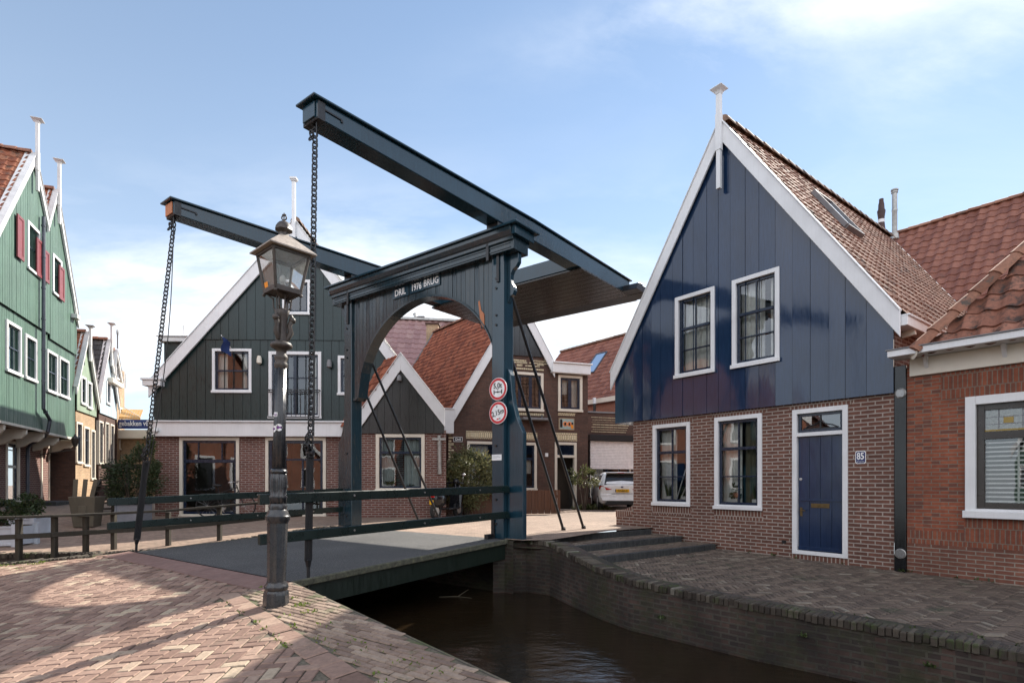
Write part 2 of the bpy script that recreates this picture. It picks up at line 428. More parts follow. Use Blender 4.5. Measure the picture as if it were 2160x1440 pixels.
K['car_glass'] = flat('car_window', (.012, .013, .014), .06)
K['tyre'] = flat('tyre_rubber', (.016, .016, .017), .75)
K['lamp_red'] = flat('red_lens', (.45, .012, .012), .12)
K['leaf'] = varmat('leaf_green', [(0, (.028, .048, .014)), (.5, (.055, .085, .025)), (1, (.10, .12, .045))], .5, 30, 0, trans=.25)
K['leaf_olive'] = varmat('leaf_olive', [(0, (.07, .085, .032)), (.45, (.16, .17, .075)), (.8, (.26, .255, .125)), (1, (.34, .25, .10))], .5, 30, 0, trans=.25)
K['leaf_dark'] = varmat('leaf_dark_green', [(0, (.014, .026, .009)), (.6, (.035, .058, .018)), (1, (.075, .09, .035))], .5, 30, 0, trans=.2)
K['leaf_pale'] = varmat('leaf_pale', [(0, (.06, .08, .025)), (.5, (.13, .14, .06)), (1, (.24, .23, .13))], .5, 30, 0, trans=.3)
K['leaf_weed'] = varmat('leaf_weed', [(0, (.06, .11, .012)), (.5, (.13, .20, .025)), (1, (.22, .27, .05))], .55, 30, 0, trans=.35)
K['bark'] = timber('bark', (.07, .05, .035), .85, 1.0)
K['pot_white'] = flat('white_pot', (.7, .7, .68), .4)
K['planter_wood'] = timber('planter_boards', (.115, .098, .070), .7, .9, .4, (.19, .17, .12))
K['planter_grey'] = flat('grey_planter', (.22, .23, .26), .6)
K['canvas_orange'] = flat('awning_canvas', (.75, .42, .16), .8)
K['banner_blue'] = flat('banner_blue', (.012, .035, .17), .5)
K['flue'] = paint('terracotta_flue', (.06, .03, .026), .6, .3)
# ------------------------------------------------------------------ building helpers
def pantiles(o, u, v, W, L, mat, name='roof', parent=None, pw=.22, ph=.29, amp=.034, step=.026, sub=6, uL=None, uR=None, jit=.004, flip=False):
    """courses of S-shaped clay tiles on the plane o + a*u + b*v. uL, uR: side limits as functions of b"""
    o = Vector(o); u = Vector(u).normalized(); v = Vector(v).normalized(); n = u.cross(v).normalized()
    if n.z < 0: n = -n
    if n.z < 1e-4: n = u.cross(v)
    mb = MB(); rows = max(1, int(math.ceil(L / ph))); rr = random.Random(int(abs(o.x * 97 + o.y * 31) * 10) + 3)
    ncol = int(W / pw) + 2
    prof = [(-.5 + .5 * math.cos(2 * PI * (k / sub) - .5)) for k in range(sub)]
    for r in range(rows):
        b0 = r * ph; b1 = min(L, b0 + ph); bm = (b0 + b1) / 2
        l = uL(bm) if uL else 0.0; h = uR(bm) if uR else W
        if h - l < .05: continue
        g0 = math.floor(l / pw)
        us = [l]
        k = int(math.floor(l / (pw / sub))) + 1
        while k * pw / sub < h - 1e-4:
            us.append(k * pw / sub); k += 1
        us.append(h)
        jr = [rr.uniform(-jit, jit) for _ in range(ncol + 400)]
        def hh(a):
            c = math.floor(a / pw + 1e-6); f = (a / pw - c)
            return amp * (1 + (-.5 + .5 * math.cos(2 * PI * f - .5)) * 1.0) + jr[int(c - g0) % len(jr)]
        base = len(mb.v); m = len(us)
        for a in us: mb.v.append(tuple(o + u * a + v * (b0 - .02) + n * (hh(a) - .012)))
        for a in us: mb.v.append(tuple(o + u * a + v * (b0 - .02) + n * (hh(a) + step)))
        for a in us: mb.v.append(tuple(o + u * a + v * b1 + n * (hh(a) + .002)))
        for i in range(m - 1):
            c = math.floor((us[i] + us[i + 1]) / 2 / pw)
            rnd = random.Random(int(c) * 7919 + r * 104729 + 17).random()
            for q in (0, m):
                mb.f.append((base + q + i, base + q + i + 1, base + q + m + i + 1, base + q + m + i)); mb.uv.append((rnd, rnd)); mb.mi.append(0)
    ob = mb.build(name, mat, parent, smooth=True, angle=50)
    return ob

def ridge_row(p0, p1, mat, parent, name='ridge_tiles', r=.13, pitch=.36, flare=.02, sub=10, drop=.06):
    p0 = Vector(p0); p1 = Vector(p1); t = (p1 - p0); L = t.length; t.normalize(); side = t.cross(Vector((0, 0, 1))).normalized(); up = side.cross(t)
    mb = MB(); n = max(1, int(round(L / pitch))); q = L / n; rr = random.Random(5)
    for i in range(n):
        rnd = rr.random(); a = p0 + t * (i * q - .02) + up * rr.uniform(-.006, .006); b = p0 + t * ((i + 1) * q + .01)
        va = []; vb = []; vc = []
        for k in range(sub + 1):
            th = PI * k / sub; d = side * math.cos(th) + up * math.sin(th)
            va.append(a + d * (r + flare) - up * drop); vc.append(a + t * .07 + d * (r + flare * .9) - up * drop); vb.append(b + d * r - up * drop)
        base = len(mb.v); mb.v += [tuple(x) for x in va + vc + vb]; s = sub + 1
        for k in range(sub):
            for row in (0, s):
                mb.f.append((base + row + k, base + row + s + k, base + row + s + k + 1, base + row + k + 1)); mb.uv.append((rnd, rnd)); mb.mi.append(0)
        mb.f.append(tuple(base + k for k in range(s))); mb.uv.append((rnd, rnd)); mb.mi.append(0)
    return mb.build(name, mat, parent, smooth=True, angle=45)

def lin(knots):
    def f(x):
        if x <= knots[0][0]: return knots[0][1]
        for (a, b), (c, d) in zip(knots, knots[1:]):
            if x <= c: return b + (d - b) * (x - a) / (c - a) if c > a else d
        return knots[-1][1]
    return f

def wall(top, bottom, s0, s1, holes, mat, name, parent, y=0.0, reveal=.16, extra=(), knots=()):
    """sheet wall in the x,z plane with window openings and their reveals; top/bottom are functions of x"""
    cuts = sorted(set([s0, s1] + [c for h in holes for c in h[:2] if s0 < c < s1] + [k for k in knots if s0 < k < s1]))
    mb = MB()
    for a, b in zip(cuts, cuts[1:]):
        if b - a < 1e-5: continue
        m = (a + b) / 2
        hs = sorted([h for h in holes if h[0] < m < h[1]], key=lambda h: h[2])
        lo = (bottom(a + 1e-6), bottom(b - 1e-6))
        for h in hs:
            if h[2] > top(m): break
            if h[2] > min(lo): mb.quad((a, y, lo[0]), (b, y, lo[1]), (b, y, h[2]), (a, y, h[2]))
            lo = (max(lo[0], h[3]), max(lo[1], h[3]))
        tp = (top(a + 1e-6), top(b - 1e-6))
        if max(tp) > min(lo): mb.quad((a, y, lo[0]), (b, y, lo[1]), (b, y, max(tp[1], lo[1])), (a, y, max(tp[0], lo[0])))
    for x0, x1, z0, z1 in [h[:4] for h in holes]:
        d = y + reveal
        mb.quad((x0, y, z0), (x0, y, z1), (x0, d, z1), (x0, d, z0)); mb.quad((x1, y, z1), (x1, y, z0), (x1, d, z0), (x1, d, z1))
        mb.quad((x0, y, z1), (x1, y, z1), (x1, d, z1), (x0, d, z1)); mb.quad((x0, y, z0), (x0, d, z0), (x1, d, z0), (x1, y, z0))
    return mb.build(name, mat, parent)

def boards(top, bottom, s0, s1, holes, mat, name, parent, y=-.06, bw=.26, gap=.008, tilt=.004, th=.03, knots=(), vary=.15, backing=True):
    """vertical boarding: each board a thin slab of its own, very slightly out of true, dark joints between"""
    rr = random.Random(int(s0 * 100) + int(s1 * 37) + 11); mb = MB()
    xs = [s0]
    while xs[-1] < s1 - bw * .6: xs.append(xs[-1] + bw * rr.uniform(1 - vary, 1 + vary))
    xs[-1] = s1
    for x0, x1 in zip(xs, xs[1:]):
        t0 = rr.uniform(-tilt, tilt); t1 = rr.uniform(-tilt, tilt)
        def yy(x): return y + t0 + (t1 - t0) * (x - x0) / (x1 - x0)
        a0 = x0 + gap / 2; a1 = x1 - gap / 2
        cuts = sorted(set([a0, a1] + [c for h in holes for c in h[:2] if a0 < c < a1] + [k for k in knots if a0 < k < a1]))
        for a, b in zip(cuts, cuts[1:]):
            if b - a < 1e-5: continue
            m = (a + b) / 2
            hs = sorted([h for h in holes if h[0] < m < h[1]], key=lambda h: h[2])
            segs = []; lo = (bottom(a), bottom(b))
            for h in hs:
                if h[2] > top(m): break
                if h[2] > min(lo): segs.append((lo, (h[2], h[2])))
                lo = (max(lo[0], h[3]), max(lo[1], h[3]))
            tp = (top(a), top(b))
            if max(tp) > min(lo): segs.append((lo, (max(tp[0], lo[0]), max(tp[1], lo[1]))))
            for l, h in segs:
                mb.quad((a, yy(a), l[0]), (b, yy(b), l[1]), (b, yy(b), h[1]), (a, yy(a), h[0]))
                mb.quad((a, yy(a), l[0]), (a, y + th, l[0]), (b, y + th, l[1]), (b, yy(b), l[1]))
        mb.quad((a0, yy(a0), bottom(a0)), (a0, yy(a0), top(a0)), (a0, y + th, top(a0)), (a0, y + th, bottom(a0)))
        mb.quad((a1, yy(a1), bottom(a1)), (a1, y + th, bottom(a1)), (a1, y + th, top(a1)), (a1, yy(a1), top(a1)))
    o = mb.build(name, mat, parent)
    if backing: wall(lambda x: top(x) - .01, lambda x: bottom(x) + .012, s0 + .01, s1 - .01, holes, K['black'], 'backing_boards', o, y=y + th * .6, reveal=.2, knots=knots)
    return o

def rake(segs, mat, parent, w=.28, y0=-.14, y1=-.09, name='bargeboard', cap=True, capd=.5, capw=None):
    """white boards along the gable slopes; segs: ((s,z),(s,z)) from eave to apex or any order; w measured vertically"""
    mb = MB()
    for (a, b), (c, d) in segs:
        mb.prism([(a, y0, b), (c, y0, d), (c, y0, d - w), (a, y0, b - w)], (0, y1 - y0, 0))
        if cap:
            t = .035; cw = capd if capw is None else capw
            mb.prism([(a, y0 - .03, b), (c, y0 - .03, d), (c, y0 - .03, d + t), (a, y0 - .03, b + t)], (0, cw, 0))
    return mb.build(name, mat, parent, bevel=.006)

def finial(parent, s, z, mat, up=1.1, down=1.2, y=-.17, w=.09, name='finial'):
    """wooden spire on the gable point, with a stepped tail below and a flared cap on top"""
    mb = MB()
    mb.box(s - w * .45, s + w * .45, y - .04, y + .04, z - down, z - down * .45)
    mb.box(s - w * .62, s + w * .62, y - .05, y + .045, z - down * .45, z + .1)
    mb.box(s - w * .5, s + w * .5, y - .045, y + .045, z + .1, z + up - .12)
    for i, (r0, r1, a, b) in enumerate(((.5, .7, .12, .08), (.62, .8, .08, .06), (.8, 1.35, .06, .018), (1.4, 1.4, .018, 0))):
        r0 *= w; r1 *= w
        v = [(s + sx * r0, y + sy * r0, z + up - a) for sx, sy in ((-1, -1), (1, -1), (1, 1), (-1, 1))] + [(s + sx * r1, y + sy * r1, z + up - b) for sx, sy in ((-1, -1), (1, -1), (1, 1), (-1, 1))]
        mb.add(v, [(3, 2, 1, 0), (4, 5, 6, 7), (0, 1, 5, 4), (1, 2, 6, 5), (2, 3, 7, 6), (3, 0, 4, 7)])
    return mb.build(name, mat, parent, bevel=.004)

def drape(mb, x0, x1, y, z0, z1, folds=9, amp=.022, n=60, gather=0.0, seed=1):
    rr = random.Random(seed); ph = [rr.uniform(0, 6.28) for _ in range(4)]; cols = []
    for i in range(n + 1):
        t = i / n; a = amp * (math.sin(2 * PI * folds * t + ph[0]) + .5 * math.sin(2 * PI * folds * 1.7 * t + ph[1]))
        cols.append((x0 + (x1 - x0) * t, y + a))
    b = len(mb.v); mb.v += [(x, q, z0) for x, q in cols] + [(x, q, z1) for x, q in cols]
    for i in range(n): mb.f.append((b + i, b + i + 1, b + n + 2 + i, b + n + 1 + i)); mb.uv.append(None); mb.mi.append(0)

def window(parent, r, y=0.0, fw=.075, proud=.035, back=.10, frame='white', sash='blue_sash', sw=.05, rails=(), bars=(), glass='glass', curtains=(), sill=.03, upper_out=True, name='window', label=None, room=True, panes_split=None, fwb=None, deep=.32, sillw=.02):
    """r = outer rectangle (s0,s1,z0,z1). rails: heights (0..1) with thickness; bars: (x 0..1, z0, z1) thin glazing bars"""
    s0, s1, z0, z1 = r; m = MB(); fb = fw if fwb is None else fwb
    m.ring(s0, s1, z0, z1, fw, y - proud, y + back, wb=fb)
    if sill: m.box(s0 - sillw, s1 + sillw, y - proud - sill, y - proud + .005, z0 - .012, z0 + fb * .75)
    fr = m.build(name, K[frame], parent, bevel=.005)
    if label: fr['label'] = label
    a0, a1, b0, b1 = s0 + fw, s1 - fw, z0 + fb, z1 - fw; W = a1 - a0; H = b1 - b0
    sm = MB(); ys = y + .025
    sm.ring(a0, a1, b0, b1, sw, ys, ys + .05)
    for h, t in rails: sm.box(a0 + sw, a1 - sw, ys - (.018 if upper_out else 0), ys + .05, b0 + H * h - t / 2, b0 + H * h + t / 2)
    for x, h0, h1, t in bars:
        if h0 is None: continue
        sm.box(a0 + W * x - t / 2, a0 + W * x + t / 2, ys + .004, ys + .044, b0 + (H * h0 if h0 > 0 else sw), b0 + (H * h1 if h1 < 1 else H - sw))
    sm.build('sash', K[sash], fr, bevel=.003)
    g = MB(); g.quad((a0 + sw, ys + .03, b0 + sw), (a1 - sw, ys + .03, b0 + sw), (a1 - sw, ys + .03, b1 - sw), (a0 + sw, ys + .03, b1 - sw))
    g.build('pane', K[glass], fr)
    for i, (c0, c1, mat, *rest) in enumerate(curtains):
        d = MB(); h0 = rest[0] if rest else 0.0; h1 = rest[1] if len(rest) > 1 else 1.0
        drape(d, a0 + W * c0, a0 + W * c1, y + .2, b0 + H * h0 - .02, b0 + H * h1 + .02, folds=max(2, int(9 * (c1 - c0) * W)), seed=i + int(s0 * 10))
        d.build('curtain', K[mat], fr, smooth=True)
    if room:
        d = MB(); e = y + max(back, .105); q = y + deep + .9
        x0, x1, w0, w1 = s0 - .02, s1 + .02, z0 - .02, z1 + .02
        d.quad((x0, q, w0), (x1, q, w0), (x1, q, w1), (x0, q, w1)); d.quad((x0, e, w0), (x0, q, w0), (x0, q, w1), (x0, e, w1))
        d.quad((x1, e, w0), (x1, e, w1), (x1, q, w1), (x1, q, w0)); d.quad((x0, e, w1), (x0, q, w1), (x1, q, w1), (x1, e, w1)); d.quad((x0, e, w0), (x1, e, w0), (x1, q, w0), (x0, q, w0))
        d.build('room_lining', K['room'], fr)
    return fr

def hole(r, i=.03): return (r[0] + i, r[1] - i, r[2] + i, r[3] - i)

def gutter(parent, p0, p1, mat='white', h=.16, d=.18, name='gutter'):
    mb = MB(); p0 = Vector(p0); p1 = Vector(p1)
    mb.beam(p0, p1, d, h); t = (p1 - p0).normalized()
    mb.beam(p0 + Vector((0, 0, h * .5 + .015)), p1 + Vector((0, 0, h * .5 + .015)), d + .06, .03)
    return mb.build(name, K[mat], parent, bevel=.006)

def leaf_cloud(mb, c, rad, n, size, rr, clumps=14, shell=.55, long=2.0, droop=.2, flat_bottom=None, clump_r=.36):
    """leaf-sized faces gathered in uneven clumps through an ellipsoid"""
    c = Vector(c); cl = []
    for _ in range(clumps):
        d = Vector((rr.gauss(0, 1), rr.gauss(0, 1), rr.gauss(0, 1))).normalized() * rr.uniform(.35, .95) ** .6
        cl.append((d, rr.uniform(.6, 1.25) * clump_r, rr.uniform(-.22, .22)))
    for _ in range(n):
        d, cr, tone = rr.choice(cl)
        e = Vector((rr.gauss(0, 1), rr.gauss(0, 1), rr.gauss(0, 1))).normalized() * cr * rr.random() ** .4
        q = d + e
        p = c + Vector((q.x * rad[0], q.y * rad[1], q.z * rad[2]))
        if flat_bottom is not None and p.z < flat_bottom: p.z = flat_bottom + rr.uniform(0, .08)
        out = Vector((q.x, q.y, q.z + .35)).normalized()
        t = (out + Vector((rr.gauss(0, .7), rr.gauss(0, .7), rr.gauss(0, .5) - droop))).normalized()
        w = t.cross(Vector((rr.gauss(0, 1), rr.gauss(0, 1), rr.gauss(0, 1)))).normalized()
        L = size * rr.uniform(.6, 1.3); W = L / long; n_ = t.cross(w)
        k = min(1, max(0, .5 + tone + rr.gauss(0, .16)))
        a = p; m1 = p + t * L * .5 + w * W * .5 - n_ * L * .06; m2 = p + t * L * .5 - w * W * .5 - n_ * L * .06; b = p + t * L - n_ * L * .02
        mb.add([a, m1, b, m2], [(0, 1, 2), (0, 2, 3)], (k, k))

def shrub(name, loc, rad, n, size, leaf, label, cat, group=None, stems=7, seed=1, base=0.0, **kw):
    o = empty(name, loc, 0, label, cat, group); rr = random.Random(seed)
    mb = MB(); leaf_cloud(mb, (0, 0, base + rad[2]), rad, n, size, rr, **kw); mb.build('foliage', K[leaf], o)
    st = MB()
    for i in range(stems):
        a = 2 * PI * i / stems + rr.uniform(-.4, .4); e = Vector((math.cos(a) * rad[0] * .6, math.sin(a) * rad[1] * .6, base + rad[2] * rr.uniform(1.0, 1.5)))
        st.tube([(math.cos(a) * .04, math.sin(a) * .04, 0), e * .5 + Vector((0, 0, .1)), e], [.022, .016, .006], 5)
    st.build('stems', K['bark'], o)
    return o

def downpipe(parent, pts, r=.04, mat='zinc', name='downpipe', brackets=True):
    mb = MB(); mb.tube(pts, r, 10)
    P = [Vector(p) for p in pts]
    for a, b in zip(P, P[1:]):
        L = (b - a).length
        if brackets and L > .6:
            for k in range(int(L / 1.1) + 1):
                q = a + (b - a) * min(.95, (k + .3) / (L / 1.1 + .3)); d = (b - a).normalized() * .025
                mb.cyl(q - d, q + d, r * 1.25, n=10)
    return mb.build(name, K[mat], parent, smooth=True, angle=40)

def side_walls(parent, s0, s1, D, zt0, zt1, mat, y0=0.0, zb=-.3, back_top=None, knots=None):
    """plain flanks and rear of a house body"""
    mb = MB()
    mb.quad((s0, D, zb), (s0, y0, zb), (s0, y0, zt0), (s0, D, zt0)); mb.quad((s1, y0, zb), (s1, D, zb), (s1, D, zt1), (s1, y0, zt1))
    if back_top:
        pts = [(s1, D, zb), (s0, D, zb), (s0, D, zt0)] + [(a, D, b) for a, b in back_top] + [(s1, D, zt1)]
        mb.poly(pts)
    else: mb.quad((s1, D, zb), (s0, D, zb), (s0, D, zt0), (s1, D, zt1))
    return mb.build('flank_walls', mat, parent)

def gable_roof(parent, eL, pk, eR, y0, D, mat, ridge=None, over=.0, name='roof', sub=6, sides='LR', pw=.22, ph=.29, amp=.034):
    """two pantiled slopes from the eaves eL,eR up to the ridge pk (points (s,z)), swept from y0 to D, with ridge tiles"""
    obs = []
    for tg, e in (('L', eL), ('R', eR)):
        if tg not in sides: continue
        v = Vector((pk[0] - e[0], 0, pk[1] - e[1])); L = v.length + over; v.normalize()
        st = Vector((e[0], y0, e[1])) - v * over
        u = Vector((0, 1, 0))
        obs.append(pantiles(st, u, v, D - y0, L, mat, name, parent, sub=sub, pw=pw, ph=ph, amp=amp))
    if ridge is not None and obs:
        ridge_row((pk[0], y0, pk[1] + .05), (pk[0], D, pk[1] + .05), ridge, obs[0])
    return obs
# ------------------------------------------------------------------ reference frames
ZQ = .28                                            # near quay level
BR = Frame((-.18, 10.4), (1558, -1190))             # drawbridge: x along the portal, y over the canal to the street
H = Frame((2.570, 13.95), (922, -1190))             # blue house facade, origin at its street corner
LF = Frame((-15.05, 16.6), (-490, 1190))            # row of green houses on the left street
GF = Frame((-11.01, 17.4), (1, .03))                  # big dark green house
MF = Frame((-2.336, 20.6), (3620, 1190))             # brown brick house
def sm(x):
    x = min(1, max(0, x)); return x * x * (3 - 2 * x)
def land(x, y):
    t = BR.loc((x, y))[1]; yl = LF.loc((x, y))[1]
    return max(.22 + .26 * sm((t + 4.6) / 4.6), .22 + .50 * sm((yl + 9) / 8.5) * sm((LF.loc((x, y))[0] + 6) / 6))
SLOPE = .115
def zq(x, y):
    """the near quay is a ramp: it falls away from the bridge towards the viewer"""
    return .30 + SLOPE * (max(-10.2, BR.loc((x, y))[1]) + 4.32)
def gq(px, py):
    k = (px - CX) / F; Y = 6.0
    for _ in range(60):
        z = .30 + SLOPE * (BR.loc((k * Y, Y))[1] + 4.32); Y = (EYE - z) * F / (py - HY)
    return Vector((k * Y, Y))

# ------------------------------------------------------------------ paving
def inside(poly, x, y):
    c = False; j = len(poly) - 1
    for i in range(len(poly)):
        xi, yi = poly[i]; xj, yj = poly[j]
        if (yi > y) != (yj > y) and x < (xj - xi) * (y - yi) / (yj - yi) + xi: c = not c
        j = i
    return c

def brick(mb, cx, cy, ax, L, W, z, rr, up=.0, tilt=.012, inset=.007, drop=.020, gap=.009, follow=False):
    """one paver: slightly tilted top face with worn edges"""
    ay = Vector((-ax.y, ax.x)); l = L / 2 - gap / 2; w = W / 2 - gap / 2; rnd = rr.random()
    tx = rr.gauss(0, tilt); ty = rr.gauss(0, tilt); dz = rr.gauss(0, .0022) + up; yaw = rr.gauss(0, .012)
    ax = Vector((ax.x - ay.x * -yaw, ax.y + ay.y * yaw)).normalized(); ay = Vector((-ax.y, ax.x)); b = len(mb.v)
    for k in (0, 1):
        q = inset if k == 0 else 0.0
        for sx, sy in ((-1, -1), (1, -1), (1, 1), (-1, 1)):
            u = sx * (l - q); v = sy * (w - q)
            mb.v.append((cx + ax.x * u + ay.x * v, cy + ax.y * u + ay.y * v, (z(cx + ax.x * u + ay.x * v, cy + ax.y * u + ay.y * v) if follow else z(cx, cy)) + dz + tx * u + ty * v - (0 if k == 0 else drop * .45)))
    for f in ((0, 1, 2, 3), (4, 5, 1, 0), (5, 6, 2, 1), (6, 7, 3, 2), (7, 4, 0, 3)):
        mb.f.append(tuple(b + i for i in f)); mb.uv.append((rnd, rnd)); mb.mi.append(0)

def herringbone(poly, zf, ang, L, W, mat, name, seed=1, margin=0.0, **kw):
    mb = MB(); rr = random.Random(seed); ax = Vector((math.cos(ang), math.sin(ang))); ay = Vector((-ax.y, ax.x))
    k = max(2, int(round(L / W))); xs = [p[0] for p in poly]; ys = [p[1] for p in poly]
    c = Vector(((min(xs) + max(xs)) / 2, (min(ys) + max(ys)) / 2)); R_ = max(max(xs) - min(xs), max(ys) - min(ys)) * .75 + L * 3; n = int(R_ / W) + 2
    # herringbone on a grid of W cells: horizontal brick starts where (i - j) mod 2k == 0, vertical where == 2k - 1
    for j in range(-n, n):
        for i in range(-n, n):
            m = (i - j) % (2 * k)
            if m == 0: u, v, a = (i + k / 2) * W, (j + .5) * W, ax
            elif m == 2 * k - 1: u, v, a = (i + .5) * W, (j + k / 2) * W, ay
            else: continue
            p = c + ax * u + ay * v
            if inside(poly, p.x, p.y): brick(mb, p.x, p.y, a, L, W, zf, rr, **kw)
    return mb.build(name, mat)

def rows(poly, zf, ang, L, W, mat, name, seed=1, **kw):
    """running bond courses"""
    mb = MB(); rr = random.Random(seed); ax = Vector((math.cos(ang), math.sin(ang))); ay = Vector((-ax.y, ax.x))
    us = [p[0] * ax.x + p[1] * ax.y for p in poly]; vs = [p[0] * ay.x + p[1] * ay.y for p in poly]
    v = min(vs) + W / 2; r = 0
    while v < max(vs):
        u = min(us) + L / 2 + (L / 2 if r % 2 else 0) + rr.uniform(-.02, .02)
        while u < max(us) + L:
            p = ax * u + ay * v
            if inside(poly, p.x, p.y): brick(mb, p.x, p.y, ax, L, W, zf, rr, **kw)
            u += L
        v += W; r += 1
    return mb.build(name, mat)

PAVE = [(0, (.175, .108, .082)), (.25, (.23, .146, .112)), (.6, (.285, .187, .144)), (.85, (.335, .235, .178)), (1, (.42, .34, .245))]
K['paver'] = varmat('quay_paver', PAVE, .8, 22, .35, (.10, .085, .06), .18, mscale=1.3)
K['paver_edge'] = varmat('quay_edge_brick', [(0, (.17, .118, .092)), (.5, (.26, .185, .142)), (1, (.35, .27, .205))], .85, 24, .4, (.09, .10, .045), .3, mscale=2.0)
K['paver_right'] = varmat('dark_quay_paver', [(0, (.080, .060, .048)), (.5, (.115, .086, .068)), (.9, (.155, .117, .09)), (1, (.22, .19, .15))], .85, 22, .35, (.05, .055, .035), .2, mscale=1.5)  # darker, greyer brown pavers before the blue house
K['coping'] = varmat('coping_brick', [(0, (.034, .027, .022)), (.6, (.062, .050, .039)), (.93, (.10, .085, .066)), (1, (.26, .25, .21))], .9, 18, .6, (.045, .06, .02), .35, mscale=4)
t = NT('joint_sand'); o_ = t.coord('Object'); t.base(t.mix(t.ramp(t.noise(o_, 2.2, 8, .7), [(.5, 0.0), (.66, .8)]), t.ramp(t.noise(o_, 45, 5), [(.3, (.075, .062, .045)), (.7, (.17, .145, .105))]), (.07, .10, .02))); t.rough(.95); K['joint'] = t.m
K['kerb_stone'] = paint('dark_kerb_stone', (.030, .032, .035), .8, .3, 6, .3, 40, .3, (.12, .12, .1))
t = NT('asphalt'); o_ = t.coord('Object'); n1 = t.noise(o_, 75, 4, .85); n2 = t.noise(o_, 1.3, 5)
t.base(t.mix(1.0, t.ramp(n1, [(.38, (.028, .029, .031)), (.52, (.062, .062, .062)), (.68, (.26, .25, .23))]), t.ramp(n2, [(.3, .8), (.7, 1.15)]), 'MULTIPLY')); t.rough(.85); t.bump(n1, .6, .006); K['asphalt'] = t.m
t = NT('street_bricks'); o_ = t.coord('Object')
bt = t.node('ShaderNodeTexBrick'); t.link(t.mapping(o_, (1, 1, 1), (0, 0, 0), (0, 0, .32)), bt.inputs['Vector']); bt.offset = .5
for k_, v_ in (('Color1', (.24, .165, .125, 1)), ('Color2', (.34, .245, .185, 1)), ('Mortar', (.13, .105, .08, 1))): bt.inputs[k_].default_value = v_
bt.inputs['Scale'].default_value = 1; bt.inputs['Brick Width'].default_value = .21; bt.inputs['Row Height'].default_value = .085; bt.inputs['Mortar Size'].default_value = .006
c_ = t.mix(1.0, bt.outputs['Color'], t.ramp(t.noise(o_, .5, 5), [(.3, .78), (.7, 1.15)]), 'MULTIPLY'); c_ = t.mix(1.0, c_, t.ramp(t.noise(o_, 9, 5), [(.3, .8), (.7, 1.15)]), 'MULTIPLY')
t.base(c_); t.rough(.85); t.bump(t.math('MULTIPLY', bt.outputs['Fac'], -1.0), .5, .006); K['street'] = t.m
t = NT('canal_water'); o_ = t.coord('Object')
t.base((.018, .0115, .006)); t.rough(.015); t.b.inputs['IOR'].default_value = 1.33; t.b.inputs['Specular IOR Level'].default_value = 1.0
w1 = t.noise(t.mapping(o_, (1, 1.6, 1)), 6.5, 4, .6); w2 = t.noise(t.mapping(o_, (1, 1.5, 1)), 1.3, 2)
t.bump(t.math('ADD', t.math('MULTIPLY', w1, .45), w2), .30, .05); K['water'] = t.m

# near quay (the photographer stands on it)
tipL, tipR = BR.w(-4.98, -4.32), BR.w(.12, -4.32)
e0, e1 = gq(615, 1223), gq(1090, 1440); ed = (e1 - e0).normalized()
eb = e0 + ed * 16
nL1, nL2, nL3 = gq(213, 1168), gq(0, 1187), gq(-260, 1232)
qpoly = [(tipL.x, tipL.y), (tipR.x, tipR.y), (e0.x, e0.y), (eb.x, eb.y), (-16, eb.y), (-14.5, 2.0), tuple(nL3), tuple(nL2), tuple(nL1)]
def clipb(poly, b0, keep):
    out = []
    for p, q in zip(poly, poly[1:] + poly[:1]):
        a = BR.loc(p)[1] - b0; c = BR.loc(q)[1] - b0
        if a * keep >= 0: out.append(p)
        if a * c < 0: t_ = a / (a - c); out.append((p[0] + (q[0] - p[0]) * t_, p[1] + (q[1] - p[1]) * t_))
    return out
mb = MB()
for kp in (1, -1): mb.poly([(x, y, zq(x, y) - .014) for x, y in clipb(qpoly, -10.2, kp)])
tag(mb.build('quay_ground', K['joint']), kind='structure')
inn = Vector((ed.y, -ed.x)) * -1                                     # points away from the water
if inn.x > 0: inn = -inn
vis = [(tipL.x, tipL.y - .5)]
def off(p, d): return p + inn * d
strip_dir = math.atan2(-BR.d.y, -BR.d.x)
tl2, tr2 = BR.w(-4.98, -4.72), BR.w(.2, -4.72)
a0, a1, a2 = off(e0, .82), off(e0 + ed * 4.9, .82), None
field = [(tl2.x, tl2.y), (tr2.x, tr2.y), (a0.x, a0.y), (a1.x, a1.y), (-5.6, 2.4), tuple(nL3), (nL2.x + .12, nL2.y - .12), (nL1.x + .05, nL1.y - .12)]
herringbone(field, zq, math.radians(3.5), .205, .1025, K['paver'], 'quay_paving', 3, tilt=.010, follow=True)['kind'] = 'structure'
b0, b1, b2_, b3 = off(e0, .05), off(e0 + ed * 4.9, .05), off(e0 + ed * 4.9, .60), off(e0, .60)
rows([(b0.x, b0.y), (b1.x, b1.y), (b2_.x, b2_.y), (b3.x, b3.y)], zq, strip_dir, .21, .064, K['paver_edge'], 'quay_edge_paving', 5, tilt=.014, inset=.006, follow=True)['kind'] = 'structure'
k0, k1, k2, k3 = off(e0, .60), off(e0 + ed * 4.9, .60), off(e0 + ed * 4.9, .82), off(e0, .82)
rows([(k0.x, k0.y), (k1.x, k1.y), (k2.x, k2.y), (k3.x, k3.y)], zq, math.atan2(ed.y, ed.x), .27, .205, K['paver'], 'kerb_paving', 6, tilt=.014, inset=.012, follow=True)['kind'] = 'structure'
mb = MB(); t0, t1 = BR.w(.12, -4.34), BR.w(-4.98, -4.34)
mb.prism([(t0.x, t0.y, .302), (t1.x, t1.y, .302), (tl2.x, tl2.y, zq(*tl2[:2]) + .005), (tr2.x, tr2.y, zq(*tr2[:2]) + .005)], (0, 0, -.06))
K['red_concrete'] = paint('red_concrete', (.21, .125, .105), .85, .2, 5, .2, 60)
tag(mb.build('threshold_strip', K['red_concrete']), kind='structure')

